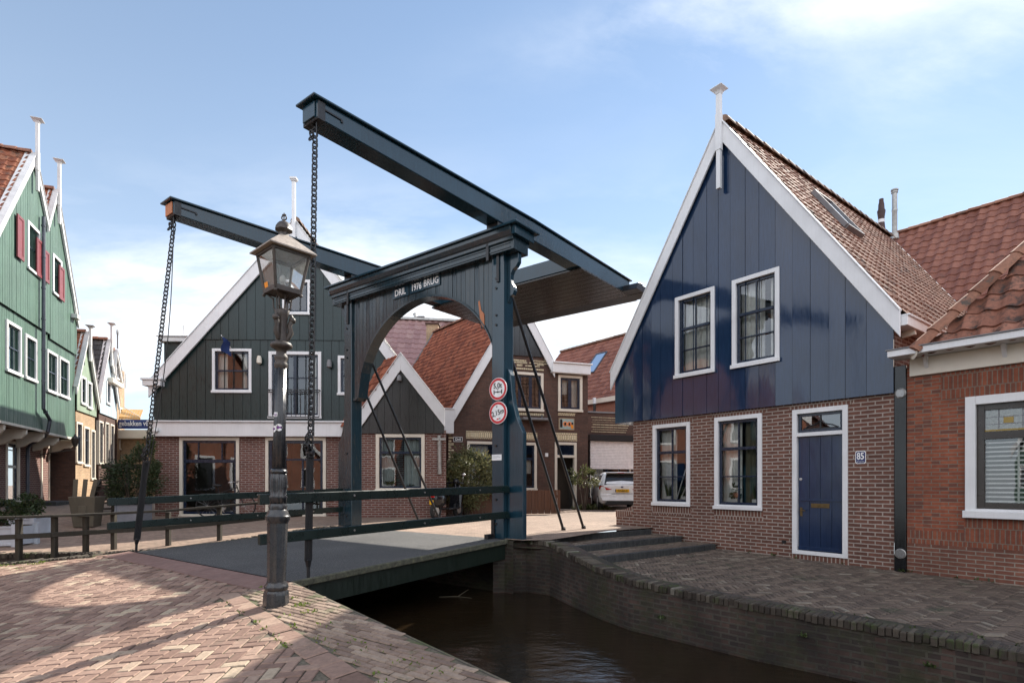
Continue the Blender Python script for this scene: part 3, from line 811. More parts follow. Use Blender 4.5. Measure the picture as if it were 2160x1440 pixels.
# water
mb = MB(); mb.quad((-60, -20, -.5), (40, -20, -.5), (40, 16, -.5), (-60, 16, -.5)); tag(mb.build('water', K['water']), kind='structure')

# far street and land
kerb_s = (1.16, 1.98, 2.80)                                          # the three steps along the blue house wall
top_px = [(1040, 1138, .47), (1110, 1137, .47), (1160, 1143, .45), (1200, 1165, .36), (1260, 1195, .26), (1330, 1222, .19), (1440, 1245, .155), (1600, 1276, .13), (1800, 1311, .10), (2000, 1347, .08), (2160, 1378, .06)]
wall_top = [Vector((*gp(a, b, z), z)) for a, b, z in top_px]
d_ = (wall_top[-1] - wall_top[-3]).normalized(); wall_top.append(wall_top[-1] + Vector((d_.x, d_.y, 0)) * 6)
kc = H.w(kerb_s[0], -2.75)
bound = [(-60, 2), (-30, 6.6), (-14, 9.4), (-9.35, 10.3), (-7.5, 10.38)] + [tuple(BR.w(-4.98, q))[:2] for q in (-3.3, -2.4, -1.6, -.8, 0.0)] + [tuple(BR.w(q, 0.0))[:2] for q in (-4, -3, -2, -1, 0, .45)] + [(wall_top[2].x, wall_top[2].y + .12), tuple(H.w(kerb_s[0] - .02, -1.5))[:2], tuple(H.w(kerb_s[0] - .02, .3))[:2], (8, 15), (60, 15)]
bp = []
for (x0, y0), (x1, y1) in zip(bound, bound[1:]):
    n = max(1, int(abs(x1 - x0) / 1.2)); bp += [(x0 + (x1 - x0) * i / n, y0 + (y1 - y0) * i / n) for i in range(n)]
bp.append(bound[-1]); offs = [0, .4, .9, 1.6, 2.5, 3.6, 5, 6.5, 8, 10, 12, 15, 19, 25, 40, 90, 260]
mb = MB(); m = len(offs)
for x, y in bp:
    for q in offs: mb.v.append((x, y + q, land(x, y + min(q, 25))))
for i in range(len(bp) - 1):
    for j in range(m - 1):
        a = i * m + j; mb.f.append((a, a + m, a + m + 1, a + 1)); mb.uv.append(None); mb.mi.append(0)
tag(mb.build('street', K['street'], smooth=True), kind='structure')

# quay walls: brick faces down into the water
def qwall(pts, name, label, hgt=1.4, mat='brick_old', thick=.35, side=1):
    mb = MB()
    u = 0
    for a, b in zip(pts, pts[1:]):
        L = (Vector(b) - Vector(a)).length
        mb.add([a, b, (b[0], b[1], b[2] - hgt), (a[0], a[1], a[2] - hgt)], [(0, 1, 2, 3)], [(u, a[2]), (u + L, b[2]), (u + L, b[2] - hgt), (u, a[2] - hgt)])
        d = Vector((b[0] - a[0], b[1] - a[1])).normalized(); n = Vector((-d.y, d.x)) * thick * side
        mb.quad(a, b, (b[0] + n.x, b[1] + n.y, b[2]), (a[0] + n.x, a[1] + n.y, a[2])); u += L
    return tag(mb.build(name, K[mat]), label, 'quay wall')

def coping(pts, parent, depth=.22, w=.060, h=.085, seed=3, up=.012, side=1):
    """bricks on edge along the top of a quay wall"""
    mb = MB(); rr = random.Random(seed); carry = 0.0
    for a, b in zip(pts, pts[1:]):
        a = Vector(a); b = Vector(b); L = (b - a).length; t = (b - a) / L; n = Vector((-t.y, t.x, 0)).normalized() * side; q = carry
        while q < L:
            p = a + t * q; rnd = rr.random(); hw = w / 2 - rr.uniform(.003, .008); o0 = -.02 + rr.gauss(0, .009); z = up + rr.gauss(0, .006); tt = t + Vector((0, 0, rr.gauss(0, .04)))
            v = []
            for zz, e in ((z - h, 0), (z - .012, 0), (z, .010)):
                for su, sn in ((-1, 0), (1, 0), (1, 1), (-1, 1)):
                    v.append(p + tt * (su * (hw - e)) + n * (o0 + (e if sn == 0 else depth - e)) + Vector((0, 0, zz)))
            mb.add(v, [(0, 1, 5, 4), (1, 2, 6, 5), (2, 3, 7, 6), (3, 0, 4, 7), (4, 5, 9, 8), (5, 6, 10, 9), (6, 7, 11, 10), (7, 4, 8, 11), (8, 9, 10, 11)], (rnd, rnd)); q += w
        carry = q - L
    return mb.build('coping', K['coping'], parent)

wt = [tuple(p) for p in wall_top]
qw = qwall(wt, 'quay_wall', 'dark old brick quay wall curving down from the bridge below the blue house')
coping(wt[1:], qw, seed=3)
ab = [tuple(BR.w(x, -.03, .45)) for x in (-5.1, .28)]
tag(qwall(ab, 'abutment_wall', 'shaded brick abutment under the bridge deck', mat='brick_old'), None, 'abutment')
lw = [(*q, land(*q) - .005) for q in bound[:10]]
lq = qwall(lw, 'quay_wall', 'low brick quay wall of the narrow channel under the timber railing', mat='brick_old'); coping(lw[1:], lq, seed=8)
kk = (-10.2 - BR.loc(e0)[1]) / (BR.loc(eb)[1] - BR.loc(e0)[1]); ek = tuple(e0 + (eb - e0) * kk)
nq = [(x, y, zq(x, y) - .016) for x, y in (qpoly[3], ek, qpoly[2], qpoly[1], qpoly[0], qpoly[8], qpoly[7], qpoly[6], qpoly[5])]
qwall(nq, 'quay_wall', 'brick face of the near quay, from the lamp to the lower right', mat='brick_old', thick=.03)
nl = [(*q, zq(*q)) for q in (nL1, nL2, nL3)]
o = coping(nl, None, seed=9, depth=.3); o.name = 'quay_edge_coping'; o['kind'] = 'structure'

# quay in front of the blue house: three low steps and the lower pavement
inner = lambda s: lin([(H.loc(p)[0], H.loc(p)[1]) for p in sorted(wall_top, key=lambda p: H.loc(p)[0])])(s)
def zlow(s): return .145 - .02 * max(0, s - 2.8)
def hz(x, y):
    s = H.loc((x, y))[0]
    return .445 if s < kerb_s[0] else .345 if s < kerb_s[1] else .245 if s < kerb_s[2] else zlow(s)
mb = MB()
sl = [kerb_s[0], kerb_s[1] - .001, kerb_s[1], kerb_s[2] - .001, kerb_s[2], 4.5, 6.5, 9, 14]
zv = [.345, .345, .245, .245] + [zlow(s) for s in sl[4:]]
for (s_a, z_a), (s_b, z_b) in zip(list(zip(sl, zv)), list(zip(sl, zv))[1:]):
    if s_b - s_a < .01: continue
    ya, yb = inner(s_a) + .1, inner(s_b) + .1
    mb.quad(H.w(s_a, ya, z_a - .014), H.w(s_b, yb, z_b - .014), H.w(s_b, .2, z_b - .014), H.w(s_a, .2, z_a - .014))
tag(mb.build('quay_pavement_bed', K['joint']), kind='structure')
ha = math.atan2(H.d.y, H.d.x)
def hpoly(sa, sb, n=6, mg=.26): return [tuple(H.w(sa + (sb - sa) * i / n, inner(sa + (sb - sa) * i / n) + mg))[:2] for i in range(n + 1)] + [tuple(H.w(sb, -.005))[:2], tuple(H.w(sa, -.005))[:2]]
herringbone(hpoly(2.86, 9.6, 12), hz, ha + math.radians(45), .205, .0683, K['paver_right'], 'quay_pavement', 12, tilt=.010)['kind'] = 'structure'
for a, b in ((kerb_s[0] + .10, kerb_s[1] - .02), (kerb_s[1] + .10, kerb_s[2] - .02)):
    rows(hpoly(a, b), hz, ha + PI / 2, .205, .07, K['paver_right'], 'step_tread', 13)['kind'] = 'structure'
for i, s in enumerate(kerb_s):
    z = (.452, .352, .252)[i]; mb = MB(); y0 = inner(s) + .22; rr = random.Random(i); y = y0
    while y < -.14:
        e = min(-.10, y + .98); mb.box(s - .10, s + .012, y + .003, e - .003, z - .16, z + rr.uniform(-.003, .003)); y = e
    tag(mb.build('step_kerb', K['kerb_stone'], bevel=.012, seg=2, M=Matrix.Translation((H.O.x, H.O.y, 0)) @ Matrix.Rotation(ha, 4, 'Z')), kind='structure')

# weeds along the quay edges: nobody could count them
def weeds(name, spots, leaf='leaf_weed', seed=1, size=.05):
    rr = random.Random(seed); mb = MB()
    for x, y, z, n, r in spots:
        for _ in range(n):
            a = rr.uniform(0, 6.28); d = r * rr.random() ** .6; p = Vector((x + math.cos(a) * d, y + math.sin(a) * d, z + .002)); L = size * rr.uniform(.4, 1.4)
            t_ = Vector((rr.gauss(0, .5), rr.gauss(0, .5), rr.uniform(.25, 1))).normalized(); w = t_.cross(Vector((rr.gauss(0, 1), rr.gauss(0, 1), .1))).normalized() * L * .22; k = rr.random()
            mb.add([p, p + t_ * L * .55 + w, p + t_ * L, p + t_ * L * .55 - w], [(0, 1, 2, 3)], (k, k))
    return tag(mb.build(name, K[leaf]), kind='stuff')
sp = []; rr = random.Random(21)
for px, py, n, r in ((633, 1277, 60, .09), (612, 1262, 30, .07), (655, 1290, 34, .1), (560, 1238, 24, .06), (690, 1318, 14, .12), (745, 1352, 16, .14), (800, 1372, 12, .14), (860, 1400, 14, .15), (930, 1415, 12, .1), (600, 1300, 10, .08)):
    q = gq(px, py); sp.append((q.x, q.y, zq(q.x, q.y), n, r))
for _ in range(26):
    q = off(e0 + ed * rr.uniform(.3, 4.4), rr.choice((.60, .82, .83, .58))); sp.append((q.x, q.y, zq(q.x, q.y), rr.randint(3, 9), .05))
for px, py, n, r in ((15, 1192, 60, .16), (70, 1190, 50, .14), (95, 1185, 40, .1), (40, 1199, 20, .1)):
    q = gq(px, py); sp.append((q.x, q.y, zq(q.x, q.y), n, r))
weeds('weeds', sp, seed=4, size=.030)
sp = []
for _ in range(90):
    s = rr.uniform(2.2, 9.3); y = inner(s) + rr.uniform(.2, .34); q = H.w(s, y); sp.append((q.x, q.y, hz(q.x, q.y), rr.randint(4, 16), .06))
for _ in range(22):
    s = rr.uniform(3, 9.3); q = H.w(s, -.03); sp.append((q.x, q.y, hz(q.x, q.y), rr.randint(2, 7), .04))
for s, dz, n in ((1.9, -.72, 34), (4.9, -.35, 26), (6.6, -.2, 22), (7.7, -.25, 26)):
    q = H.w(s, inner(s) - .02); sp.append((q.x, q.y, zlow(s) + dz, n, .05))
weeds('weeds', sp, 'leaf', 9, .05)
# ------------------------------------------------------------------ drawbridge
br = BR.root('drawbridge'); tag(br, 'dark teal wooden drawbridge with arched portal, two long balance beams and chains', 'drawbridge')
PR, PL = (-.25, .03), (-4.75, -4.47)
for (x0, x1), sgn in ((PR, 1), (PL, -1)):
    mb = MB(); mb.box(x0, x1, 0, .3, .45, 5.74)
    post = mb.build('post', K['teal'] if sgn > 0 else K['teal_worn'], br, bevel=.014, seg=2)
    m2 = MB()                                                       # iron straps, bolts
    xc = (x0 + x1) / 2
    for dx, za, zb_ in ((.02, 5.22, 5.80), (-.15 * sgn, 5.62, 5.97)):
        m2 = MB(); m2.box(xc + dx - .03, xc + dx + .03, -.125 if za > 5.5 else -.03, -.005 if za < 5.5 else -.09, za, zb_); m2.build('iron_strap', K['black_iron'], post, bevel=.004)
    for z in (5.30, 5.12, 4.62, 4.44, 2.2, 1.2, .75):
        m2 = MB(); m2.cyl((xc - .03, -.02, z), (xc - .03, .01, z), .022, n=8); m2.build('bolt', K['black_iron'], post)
    # outward buttress with a swept top
    xe = x1 if sgn > 0 else x0
    prof = [(0, .45), (.37, .45), (.37, 2.42), (.30, 2.55), (.22, 2.72), (.155, 2.95), (.115, 3.2), (.09, 3.5), (.03, 3.62), (0, 3.62)]
    mb = MB(); mb.prism([(xe + sgn * a, .10, z) for a, z in prof], (0, .12, 0)); mb.build('buttress', K['teal'] if sgn > 0 else K['teal_worn'], br, bevel=.01)
    prof = [(0, 5.72), (.26, 5.72), (.255, 5.55), (.20, 5.48), (.13, 5.44), (.085, 5.36), (.075, 5.27), (.10, 5.20), (.15, 5.12), (.165, 5.05), (.13, 4.98), (.06, 4.95), (.03, 4.88), (0, 4.84)]
    mb = MB(); mb.prism([(xe + sgn * a, .11, z) for a, z in prof], (0, .10, 0)); mb.build('bracket', K['teal'] if sgn > 0 else K['teal_worn'], br, bevel=.006)
# arched panel of boards between the posts
ac, ah, az, ar = -2.2, 2.06, 3.42, 1.93
def arch(x):
    q = 1 - ((x - ac) / ah) ** 2
    return az + ar * math.sqrt(max(0, q))
xs = [-4.47]
while xs[-1] < -.25 - .08: xs.append(xs[-1] + .117)
xs[-1] = -.25; mb = MB(); rr = random.Random(4)
for x0, x1 in zip(xs, xs[1:]):
    t0, t1 = rr.uniform(-.004, .004), rr.uniform(-.004, .004); g = .004
    for q in range(2):
        u0 = x0 + g + (x1 - x0 - 2 * g) * q / 2; u1 = x0 + g + (x1 - x0 - 2 * g) * (q + 1) / 2
        for y, s in ((.055, 1), (.265, -1)):
            a = [(u0, y + t0 * (1 - q) + t1 * q, arch(u0)), (u1, y + t0 * (1 - q) + t1 * q + .002, arch(u1)), (u1, y + t1, 5.74), (u0, y + t0, 5.74)]
            mb.poly(a if s > 0 else a[::-1])
panel = mb.build('arch_panel', K['teal_worn'], br)
mb = MB(); n = 40
for i in range(n):
    x0 = -4.47 + 4.22 * i / n; x1 = -4.47 + 4.22 * (i + 1) / n
    mb.quad((x0, .03, arch(x0)), (x0, .29, arch(x0)), (x1, .29, arch(x1)), (x1, .03, arch(x1)))
    for y, s in ((.03, 1), (.29, -1)):
        a = [(x0, y, arch(x0)), (x1, y, arch(x1)), (x1, y, arch(x1) + .045), (x0, y, arch(x0) + .045)]; mb.poly(a if s > 0 else a[::-1])
mb.quad((-4.47, .07, 5.7), (-.25, .07, 5.7), (-.25, .25, 5.7), (-4.47, .25, 5.7)); mb.build('arch_lining', K['teal_worn'], panel, smooth=True, angle=30)
mb = MB(); 
for i in range(60):
    x0 = -4.46 + 4.2 * i / 60; x1 = -4.46 + 4.2 * (i + 1) / 60
    mb.quad((x0, .075, arch(x0) + .02), (x1, .075, arch(x1) + .02), (x1, .075, 5.72), (x0, .075, 5.72)); mb.quad((x1, .25, arch(x1) + .02), (x0, .25, arch(x0) + .02), (x0, .25, 5.72), (x1, .25, 5.72))
mb.build('panel_backing', K['black'], panel)
mb = MB(); mb.add([(-.62, .047, 4.98), (-.565, .047, 4.66), (-.50, .047, 4.45), (-.47, .047, 4.52), (-.475, .047, 4.72), (-.545, .047, 4.8), (-.59, .047, 5.0)], [(0, 1, 2, 3, 4, 5, 6)])
mb.prism([(-.62, .040, 4.98), (-.565, .040, 4.58), (-.50, .040, 4.47), (-.47, .040, 4.50), (-.478, .040, 4.72), (-.545, .040, 4.8)], (0, .02, 0)); o = mb.build('broken_board', K['wood_raw'], panel); o['label'] = 'bare orange wood where a board has split off'
# crossbeam with mouldings
prof = [(-.09, 5.72), (-.09, 5.87), (-.125, 5.885), (-.125, 5.945), (-.15, 5.96), (-.19, 6.03), (-.19, 6.105), (.46, 6.105), (.46, 6.03), (.41, 5.95), (.38, 5.885), (.36, 5.87), (.36, 5.72)]
mb = MB(); mb.prism([(-5.08, y, z) for y, z in prof], (5.41, 0, 0)); cb = mb.build('crossbeam', K['teal_worn'], br, bevel=.006)
mb = MB(); mb.box(-5.22, .50, -.235, .50, 6.108, 6.15); mb.box(-5.14, -5.083, -.16, .43, 5.95, 6.106); mb.box(.333, .42, -.16, .43, 5.95, 6.106); mb.build('cap_board', K['teal'], cb, bevel=.006)
mb = MB(); mb.box(-4.98, .26, -.104, -.092, 5.755, 5.775); mb.box(-4.98, .26, -.104, -.092, 5.835, 5.85); mb.build('moulding', K['teal_worn'], cb)
for txt, x, z, w in (('DRIL', -2.82, 5.61, .50), ('1976', -2.32, 5.62, .42), ('BRUG', -1.88, 5.635, .50)):
    mb = MB(); mb.box(x - w / 2, x + w / 2, .030, .046, z - .115, z + .105); p = mb.build('name_board', K['teal'], br, bevel=.004)
    m2 = MB(); put_text(m2, txt, .142, x, .026, z, .86 if txt != '1976' else .8, bold=.003); m2.build('lettering', K['sign_white'], p)
# balance beams
def bz(y): return 6.295 + .013 * y
def bt(y): return lin([(-4, 6.475), (1.0, 6.685), (5.4, 6.725)])(y)
for x0, x1, endm in ((-.31, .01, 'teal'), (-4.62, -4.30, 'wood_raw')):
    mb = MB(); mb.prism([(x0, -3.88, bz(-3.88)), (x0, 5.3, bz(5.3)), (x0, 5.3, bt(5.3)), (x0, 1.0, bt(1.0)), (x0, -3.88, bt(-3.88))], (x1 - x0, 0, 0)); bm = mb.build('balance_beam', K['teal'], br, bevel=.01)
    mb = MB(); mb.prism([(x0 - .05, -3.96, bt(-3.96) + .003), (x0 - .05, 1.0, bt(1.0) + .003), (x0 - .05, 5.36, bt(5.36) + .003), (x0 - .05, 5.36, bt(5.36) + .035), (x0 - .05, 1.0, bt(1.0) + .035), (x0 - .05, -3.96, bt(-3.96) + .035)], (x1 - x0 + .10, 0, 0)); mb.build('cover_board', K['teal'], bm, bevel=.008)
    mb = MB(); mb.box(x0 + .03, x1 - .03, -3.905, -3.884, bz(-4) + .015, bt(-4) - .015); o = mb.build('end_board', K[endm], bm, bevel=.004)
    if endm == 'wood_raw': o['label'] = 'bare orange beam end with its paint gone'
    mb = MB(); mb.box(x0 - .012, x1 + .012, -3.87, -3.76, bz(-4) - .012, bt(-3.9) - .004); mb.box(x1 + .002, x1 + .016, -3.76, -3.50, bz(-4) + .135, bz(-4) + .16); mb.box(x1 + .002, x1 + .018, -3.52, -3.485, bz(-4) + .11, bz(-4) + .145)
    mb.build('iron_band', K['black_iron'], bm, bevel=.004)
    mb = MB()
    for q in (-.02, .32): mb.box(x0 + .02, x1 - .02, q - .09, q + .09, 6.151, bz(q) - .003)
    mb.build('bearing', K['black_iron'], bm, bevel=.01)
# counterweight box between the tails
cw = MB(); cw.box(-4.30, -.312, 2.80, 2.86, bz(2.8) + .02, bz(2.8) + .36); cw.box(-4.30, -.312, 5.10, 5.16, bz(5) + .0, bz(5) + .34)
cwo = cw.build('counterweight_box', K['teal'], br, bevel=.006)
mb = MB(); y = 2.78; k = 0
while y < 5.5:
    w = .245; xe = .045 if y < 4.95 else .03
    mb.box(-4.67, xe, y, y + w - .022, bz(y) - .048, bz(y) - .006); y += w; k += 1
mb.build('underside_planks', timber('brown_black_plank', (.030, .026, .022), .22, .8, .2, (.09, .075, .055), wave=.1), cwo, bevel=.004)
mb = MB(); mb.box(-4.32, -.29, 2.86, 5.1, bz(4) + .30, bz(4) + .34); mb.build('box_lid', K['teal_worn'], cwo)
mb = MB(); mb.prism([(-4.95, 5.16, bz(5) - .05), (-4.95, 5.62, bz(5) - .05), (-4.95, 5.52, bz(5) + .14), (-4.95, 5.16, bz(5) + .14)], (5.38, 0, 0)); mb.prism([(-4.95, 5.0, bz(5) + .145), (-4.95, 5.60, bz(5) + .145), (-4.95, 5.60, bz(5) + .18), (-4.95, 5.0, bz(5) + .18)], (.3, 0, 0))
mb.prism([(.014, 4.80, bz(5) - .04), (.014, 5.158, bz(5) - .04), (.014, 5.158, bz(5) + .18), (.014, 4.92, bz(5) + .14)], (.42, 0, 0)); mb.build('tail_beam', K['black_iron'], cwo, bevel=.008)
# lifting chains with flat hangers
def link(mb, c, t, s, L, w, r):
    n = t.cross(s); pts = []
    for i in range(10):
        a = 2 * PI * i / 10; pts.append(c + t * (math.cos(a) * L * .5) + s * (math.sin(a) * w * .5 * (1 if abs(math.cos(a)) < .9 else .8)))
    mb.tube(pts, r, 5, closed=True)
for xt, xb, yb, deck in ((-.15, .09, -4.06, .31), (-4.46, -4.80, -4.30, .30)):
    top = Vector((xt, -3.80, bz(-3.80))); bot = Vector((xb, yb, deck)); d = (bot - top); hang = top + d * .735; t = d.normalized()
    mb = MB(); L = (hang - top).length; n = int(L / .074); s0 = t.cross(Vector((1, .3, 0))).normalized(); s1 = t.cross(s0)
    mb.tube([top + Vector((0, 0, .02)), top + t * .10], .022, 6)
    for i in range(n):
        p = top + t * (.10 + (L - .10) * (i + .5) / n); q = s0 if i % 2 else s1; q = (q + (s1 if i % 2 else s0) * .35).normalized()
        link(mb, p, t, q, .105, .062, .0115)
    for i in range(4):
        p = top + t * (L - .22 + i * .05) + s0 * (.045 + .01 * i); link(mb, p, (t + s0 * .5 * (-1) ** i).normalized(), s1, .10, .06, .011)
    for i in range(3):
        p = top + t * (.12 + i * .055) + s0 * (.05 + .012 * i); link(mb, p, (t + s0 * .5 * (-1) ** i).normalized(), s1, .10, .06, .011)
    ch = mb.build('lifting_chain', K['black_iron'], br, smooth=True)
    mb = MB(); k = 1 if xt > -1 else -1
    g0, g1, g2 = hang, top + d * .965, bot + Vector((0, 0, -.22))
    side = Vector((0, 1, 0))
    for dy in (-.026, .026): mb.beam(g0 + side * dy, g1 + side * dy, .018, .055, side)
    mb.beam(g0 - t * .03, g0 + t * .06, .06, .075, side); mb.beam(g1 - t * .02, g1 + t * .08, .06, .07, side, w1=.04, h1=.04); mb.cyl(g1 + t * .05, g2, .022, n=8)
    mb.cyl(g0 + Vector((-.07, 0, 0)), g0 + Vector((.07, 0, 0)), .03, n=8)
    mb.build('hanger_bar', K['black_iron'], br, bevel=.006)
mb = MB(); pts = [BR.loc((0, 0))]; mb = MB()
a = Vector((-4.40, -3.84, bz(-3.84))); b = Vector((-4.62, -4.2, 1.5)); mb.tube([a.lerp(b, i / 20) + Vector((.16, .05, 0)) * math.sin(PI * i / 20) for i in range(21)], .008, 5); mb.build('cable', K['black'], br)
mb = MB(); a = Vector((-.06, -3.84, bz(-3.84))); b = Vector((.12, -4.0, 2.1)); mb.tube([a.lerp(b, i / 20) for i in range(21)], .008, 5); mb.build('cable', K['black'], br)
# deck
def dz(y): return .30 + .18 * (y + 4.3) / 4.3
mb = MB(); X0, X1 = -4.78, .10
mb.prism([(X0, -4.30, dz(-4.3)), (X0, 0.0, dz(0)), (X0, 0.0, dz(0) - .075), (X0, -4.30, dz(-4.3) - .075)], (X1 - X0, 0, 0)); dk = mb.build('deck', K['asphalt'], br)
t = NT('mossy_deck_edge'); o_ = t.coord('Object'); t.base(t.ramp(t.noise(o_, 14, 7, .7), [(.3, (.03, .028, .022)), (.55, (.085, .085, .06)), (.75, (.16, .16, .09))])); t.rough(.9); t.bump(t.noise(o_, 40, 5), .6, .01); K['moss_edge'] = t.m
mb = MB()
for x0, x1 in ((X1 + .002, X1 + .05), (X0 - .05, X0 - .002)): mb.prism([(x0, -4.30, dz(-4.3) + .004), (x0, -.02, dz(0) + .004), (x0, -.02, dz(0) - .085), (x0, -4.30, dz(-4.3) - .085)], (x1 - x0, 0, 0))
mb.build('deck_edge', K['moss_edge'], dk, bevel=.012)
mb = MB()
for x in (X1 - .07, X1 - 1.3, X1 - 2.5, X1 - 3.7, X0 + .07): mb.prism([(x - .06, -4.28, dz(-4.3) - .08), (x - .06, -.03, dz(0) - .08), (x - .06, -.03, dz(0) - .36), (x - .06, -4.28, dz(-4.3) - .36)], (.12, 0, 0))
mb.build('girder', timber('green_girder', (.006, .013, .009), .4, .8, .4, (.03, .035, .02)), dk)
mb = MB(); mb.box(X0, X1, -4.325, -4.302, dz(-4.3) - .2, dz(-4.3) + .006); mb.build('toe_plate', K['black_iron'], dk)
# railings of the deck
for xr, zs, name in ((.115, ((1.375, 1.375 + .085), (.905, .905 + .085)), 0), (-4.80, ((1.245, 1.385), (.835, .955)), 1)):
    mb = MB()
    for z0, z1 in zs: mb.prism([(xr - .03, -4.72, z0), (xr - .03, -.01 if xr < -1 else -.005, z1), (xr - .03, -.01, z1 - .125), (xr - .03, -4.72, z0 - .125)], (.06, 0, 0))
    if xr > -1: mb.box(.04, .14, -.02, .05, 1.33, 1.44); mb.box(.04, .14, -.02, .05, .86, .97)
    o = mb.build('railing', paint('dark_green_rail', (.006, .016, .015), .3, .2, 4, .1, 40), br, bevel=.008)
    for q in (-3.4, -2.1, -.8):
        for z0, z1 in zs: m2 = MB(); m2.cyl((xr + .028, q, z0 + (z1 - z0) * (q + 4.7) / 4.7 - .06), (xr + .042, q, z0 + (z1 - z0) * (q + 4.7) / 4.7 - .06), .014, n=8); m2.build('bolt', K['steel'], o)
# raking iron struts behind the portal
for x, zt, yb in ((.02, 4.98, 2.95), (-.12, 4.18, 2.32), (-4.50, 4.98, 2.95), (-4.66, 4.18, 2.32)):
    mb = MB(); mb.tube([(x, .28, zt), (x, yb, .45)], .030, 8); mb.cyl((x, yb + .01, .44), (x, yb - .03, .53), .05, n=8); mb.build('strut', K['black_iron'], br, smooth=True, angle=40)
mb = MB(); mb.box(-.245, -.17, -.035, -.002, .45, .86); mb.build('hinge_plate', K['black_iron'], br, bevel=.006)
mb = MB(); mb.box(-.265, -.18, -.2, .0, .46, .56); mb.cyl((-.3, -.05, .43), (.1, -.05, .43), .06, n=10); mb.build('hinge', K['black_iron'], br)

# signs on the post
def disc(name, label, z, x=-.057, r=.208, tilt=0.0):
    o = bpy.data.objects.new(name, None); C.objects.link(o); q = BR.w(x, -.055, z); o.location = q; o.rotation_euler = (0, tilt, math.atan2(BR.d.y, BR.d.x)); tag(o, label, 'road sign', 'round signs on the bridge post')
    def ringm(r0, r1, y, mat, nm, par):
        mb = MB(); n = 40
        for i in range(n):
            a = 2 * PI * i / n; b = 2 * PI * (i + 1) / n
            if r0 > 0: mb.quad((r0 * math.cos(a), y, r0 * math.sin(a)), (r0 * math.cos(b), y, r0 * math.sin(b)), (r1 * math.cos(b), y, r1 * math.sin(b)), (r1 * math.cos(a), y, r1 * math.sin(a)))
            else: mb.add([(0, y, 0), (r1 * math.cos(a), y, r1 * math.sin(a)), (r1 * math.cos(b), y, r1 * math.sin(b))], [(0, 1, 2)])
        return mb.build(nm, mat, par)
    mb = MB(); mb.cyl((0, .012, 0), (0, 0, 0), r, n=40); mb.box(-.02, .02, .012, .05, -.1, .1); mb.build('plate', K['sign_white'], o, bevel=.002)
    ringm(r * .74, r * .955, -.002, K['red'], 'red_rim', o); return o
s1 = disc('road_sign', 'round red-rimmed sign reading 5,0t over a black axle, the upper of two', 3.237)
mb = MB(); put_text(mb, '5,0t', .10, -.005, -.005, .055, .95, bold=.001); mb.build('lettering', K['black'], s1)
mb = MB(); mb.box(-.085, .085, -.005, -.003, -.062, -.046); mb.box(-.10, -.08, -.005, -.003, -.095, -.015); mb.box(.08, .10, -.005, -.003, -.095, -.015); mb.poly([(-.03, -.0052, -.054), (0, -.0052, -.034), (.03, -.0052, -.054), (0, -.0052, -.074)][::-1]); mb.poly([(-.018, -.005, .0), (0, -.005, -.026), (.018, -.005, .0)]); mb.build('axle_symbol', K['black'], s1)
s2 = disc('road_sign', 'round tilted red-rimmed sign reading 2,15m, the lower of two', 2.80, tilt=math.radians(-13))
mb = MB(); put_text(mb, '2,15m', .098, 0, -.005, -.003, .88, bold=.001); mb.poly([(-.02, -.005, .125), (0, -.005, .098), (.02, -.005, .125)]); mb.poly([(-.0, -.005, -.123), (.02, -.005, -.098), (.04, -.005, -.123)]); mb.build('lettering', K['black'], s2)
mb = MB(); mb.box(-.055, -.005, -.005, -.003, -.122, -.10); mb.build('red_marking', K['red'], s2)
o = bpy.data.objects.new('notice_plate', None); C.objects.link(o); o.location = BR.w(-.125, -.012, 1.98); o.rotation_euler = (0, 0, math.atan2(BR.d.y, BR.d.x)); tag(o, 'small white rectangular notice low on the bridge post below the round signs', 'notice')
mb = MB(); mb.box(-.115, .115, 0, .01, -.055, .055); mb.build('plate', K['sign_white'], o, bevel=.004)
mb = MB()
for i, w in enumerate((.07, .09, .05)): mb.box(-.09, -.09 + w * 2, -.001, .001, .022 - i * .02, .030 - i * .02)
mb.build('small_print', flat('grey_print', (.45, .45, .46)), o)

# ------------------------------------------------------------------ street lamp
lx = gq(582, 1275); LAMP = empty('street_lamp', (lx.x, lx.y, zq(lx.x, lx.y)), 0, 'old cast iron street lamp with square glass lantern at the quay corner', 'street lamp'); LAMP.scale = (1.044,) * 3; LAMP.rotation_euler = (math.radians(-.4), math.radians(1.05), 0)
q = .004765
def zy(y): return (1275 - y) * q
mb = MB(); mb.lathe([(.124, -.02), (.121, .10), (.118, .13), (.106, .15)], n=8, rot=PI / 8); mb.lathe([(.102, .148), (.114, .165), (.116, .185), (.112, .20), (.098, .215), (.095, .235)], n=24); mb.build('base', K['lamp_iron'], LAMP, smooth=True, angle=35)
mb = MB(); mb.lathe([(.088, .23), (.098, zy(1100))], n=8, rot=PI / 8); mb.lathe([(.098, zy(1102)), (.118, zy(1094)), (.120, zy(1088)), (.100, zy(1082)), (.098, zy(1078)), (.085, zy(1074)), (.09, zy(1068)), (.078, zy(1062))], n=28); mb.build('lower_shaft', K['lamp_iron'], LAMP, smooth=True, angle=35)
mb = MB(); mb.lathe([(.072, zy(1063)), (.076, zy(1050)), (.083, zy(1047)), (.070, zy(1044)), (.078, zy(1030)), (.082, zy(1015)), (.074, zy(1000)), (.068, zy(998))], n=40, flute=.09, fn=10)
mb.lathe([(.072, zy(999)), (.086, zy(995)), (.08, zy(992)), (.066, zy(988))], n=24); mb.build('ornament', K['lamp_iron'], LAMP, smooth=True)
mb = MB(); mb.lathe([(.064, zy(989)), (.058, zy(900)), (.052, zy(775))], n=32, flute=.075, fn=8); mb.build('shaft', K['lamp_iron'], LAMP, smooth=True)
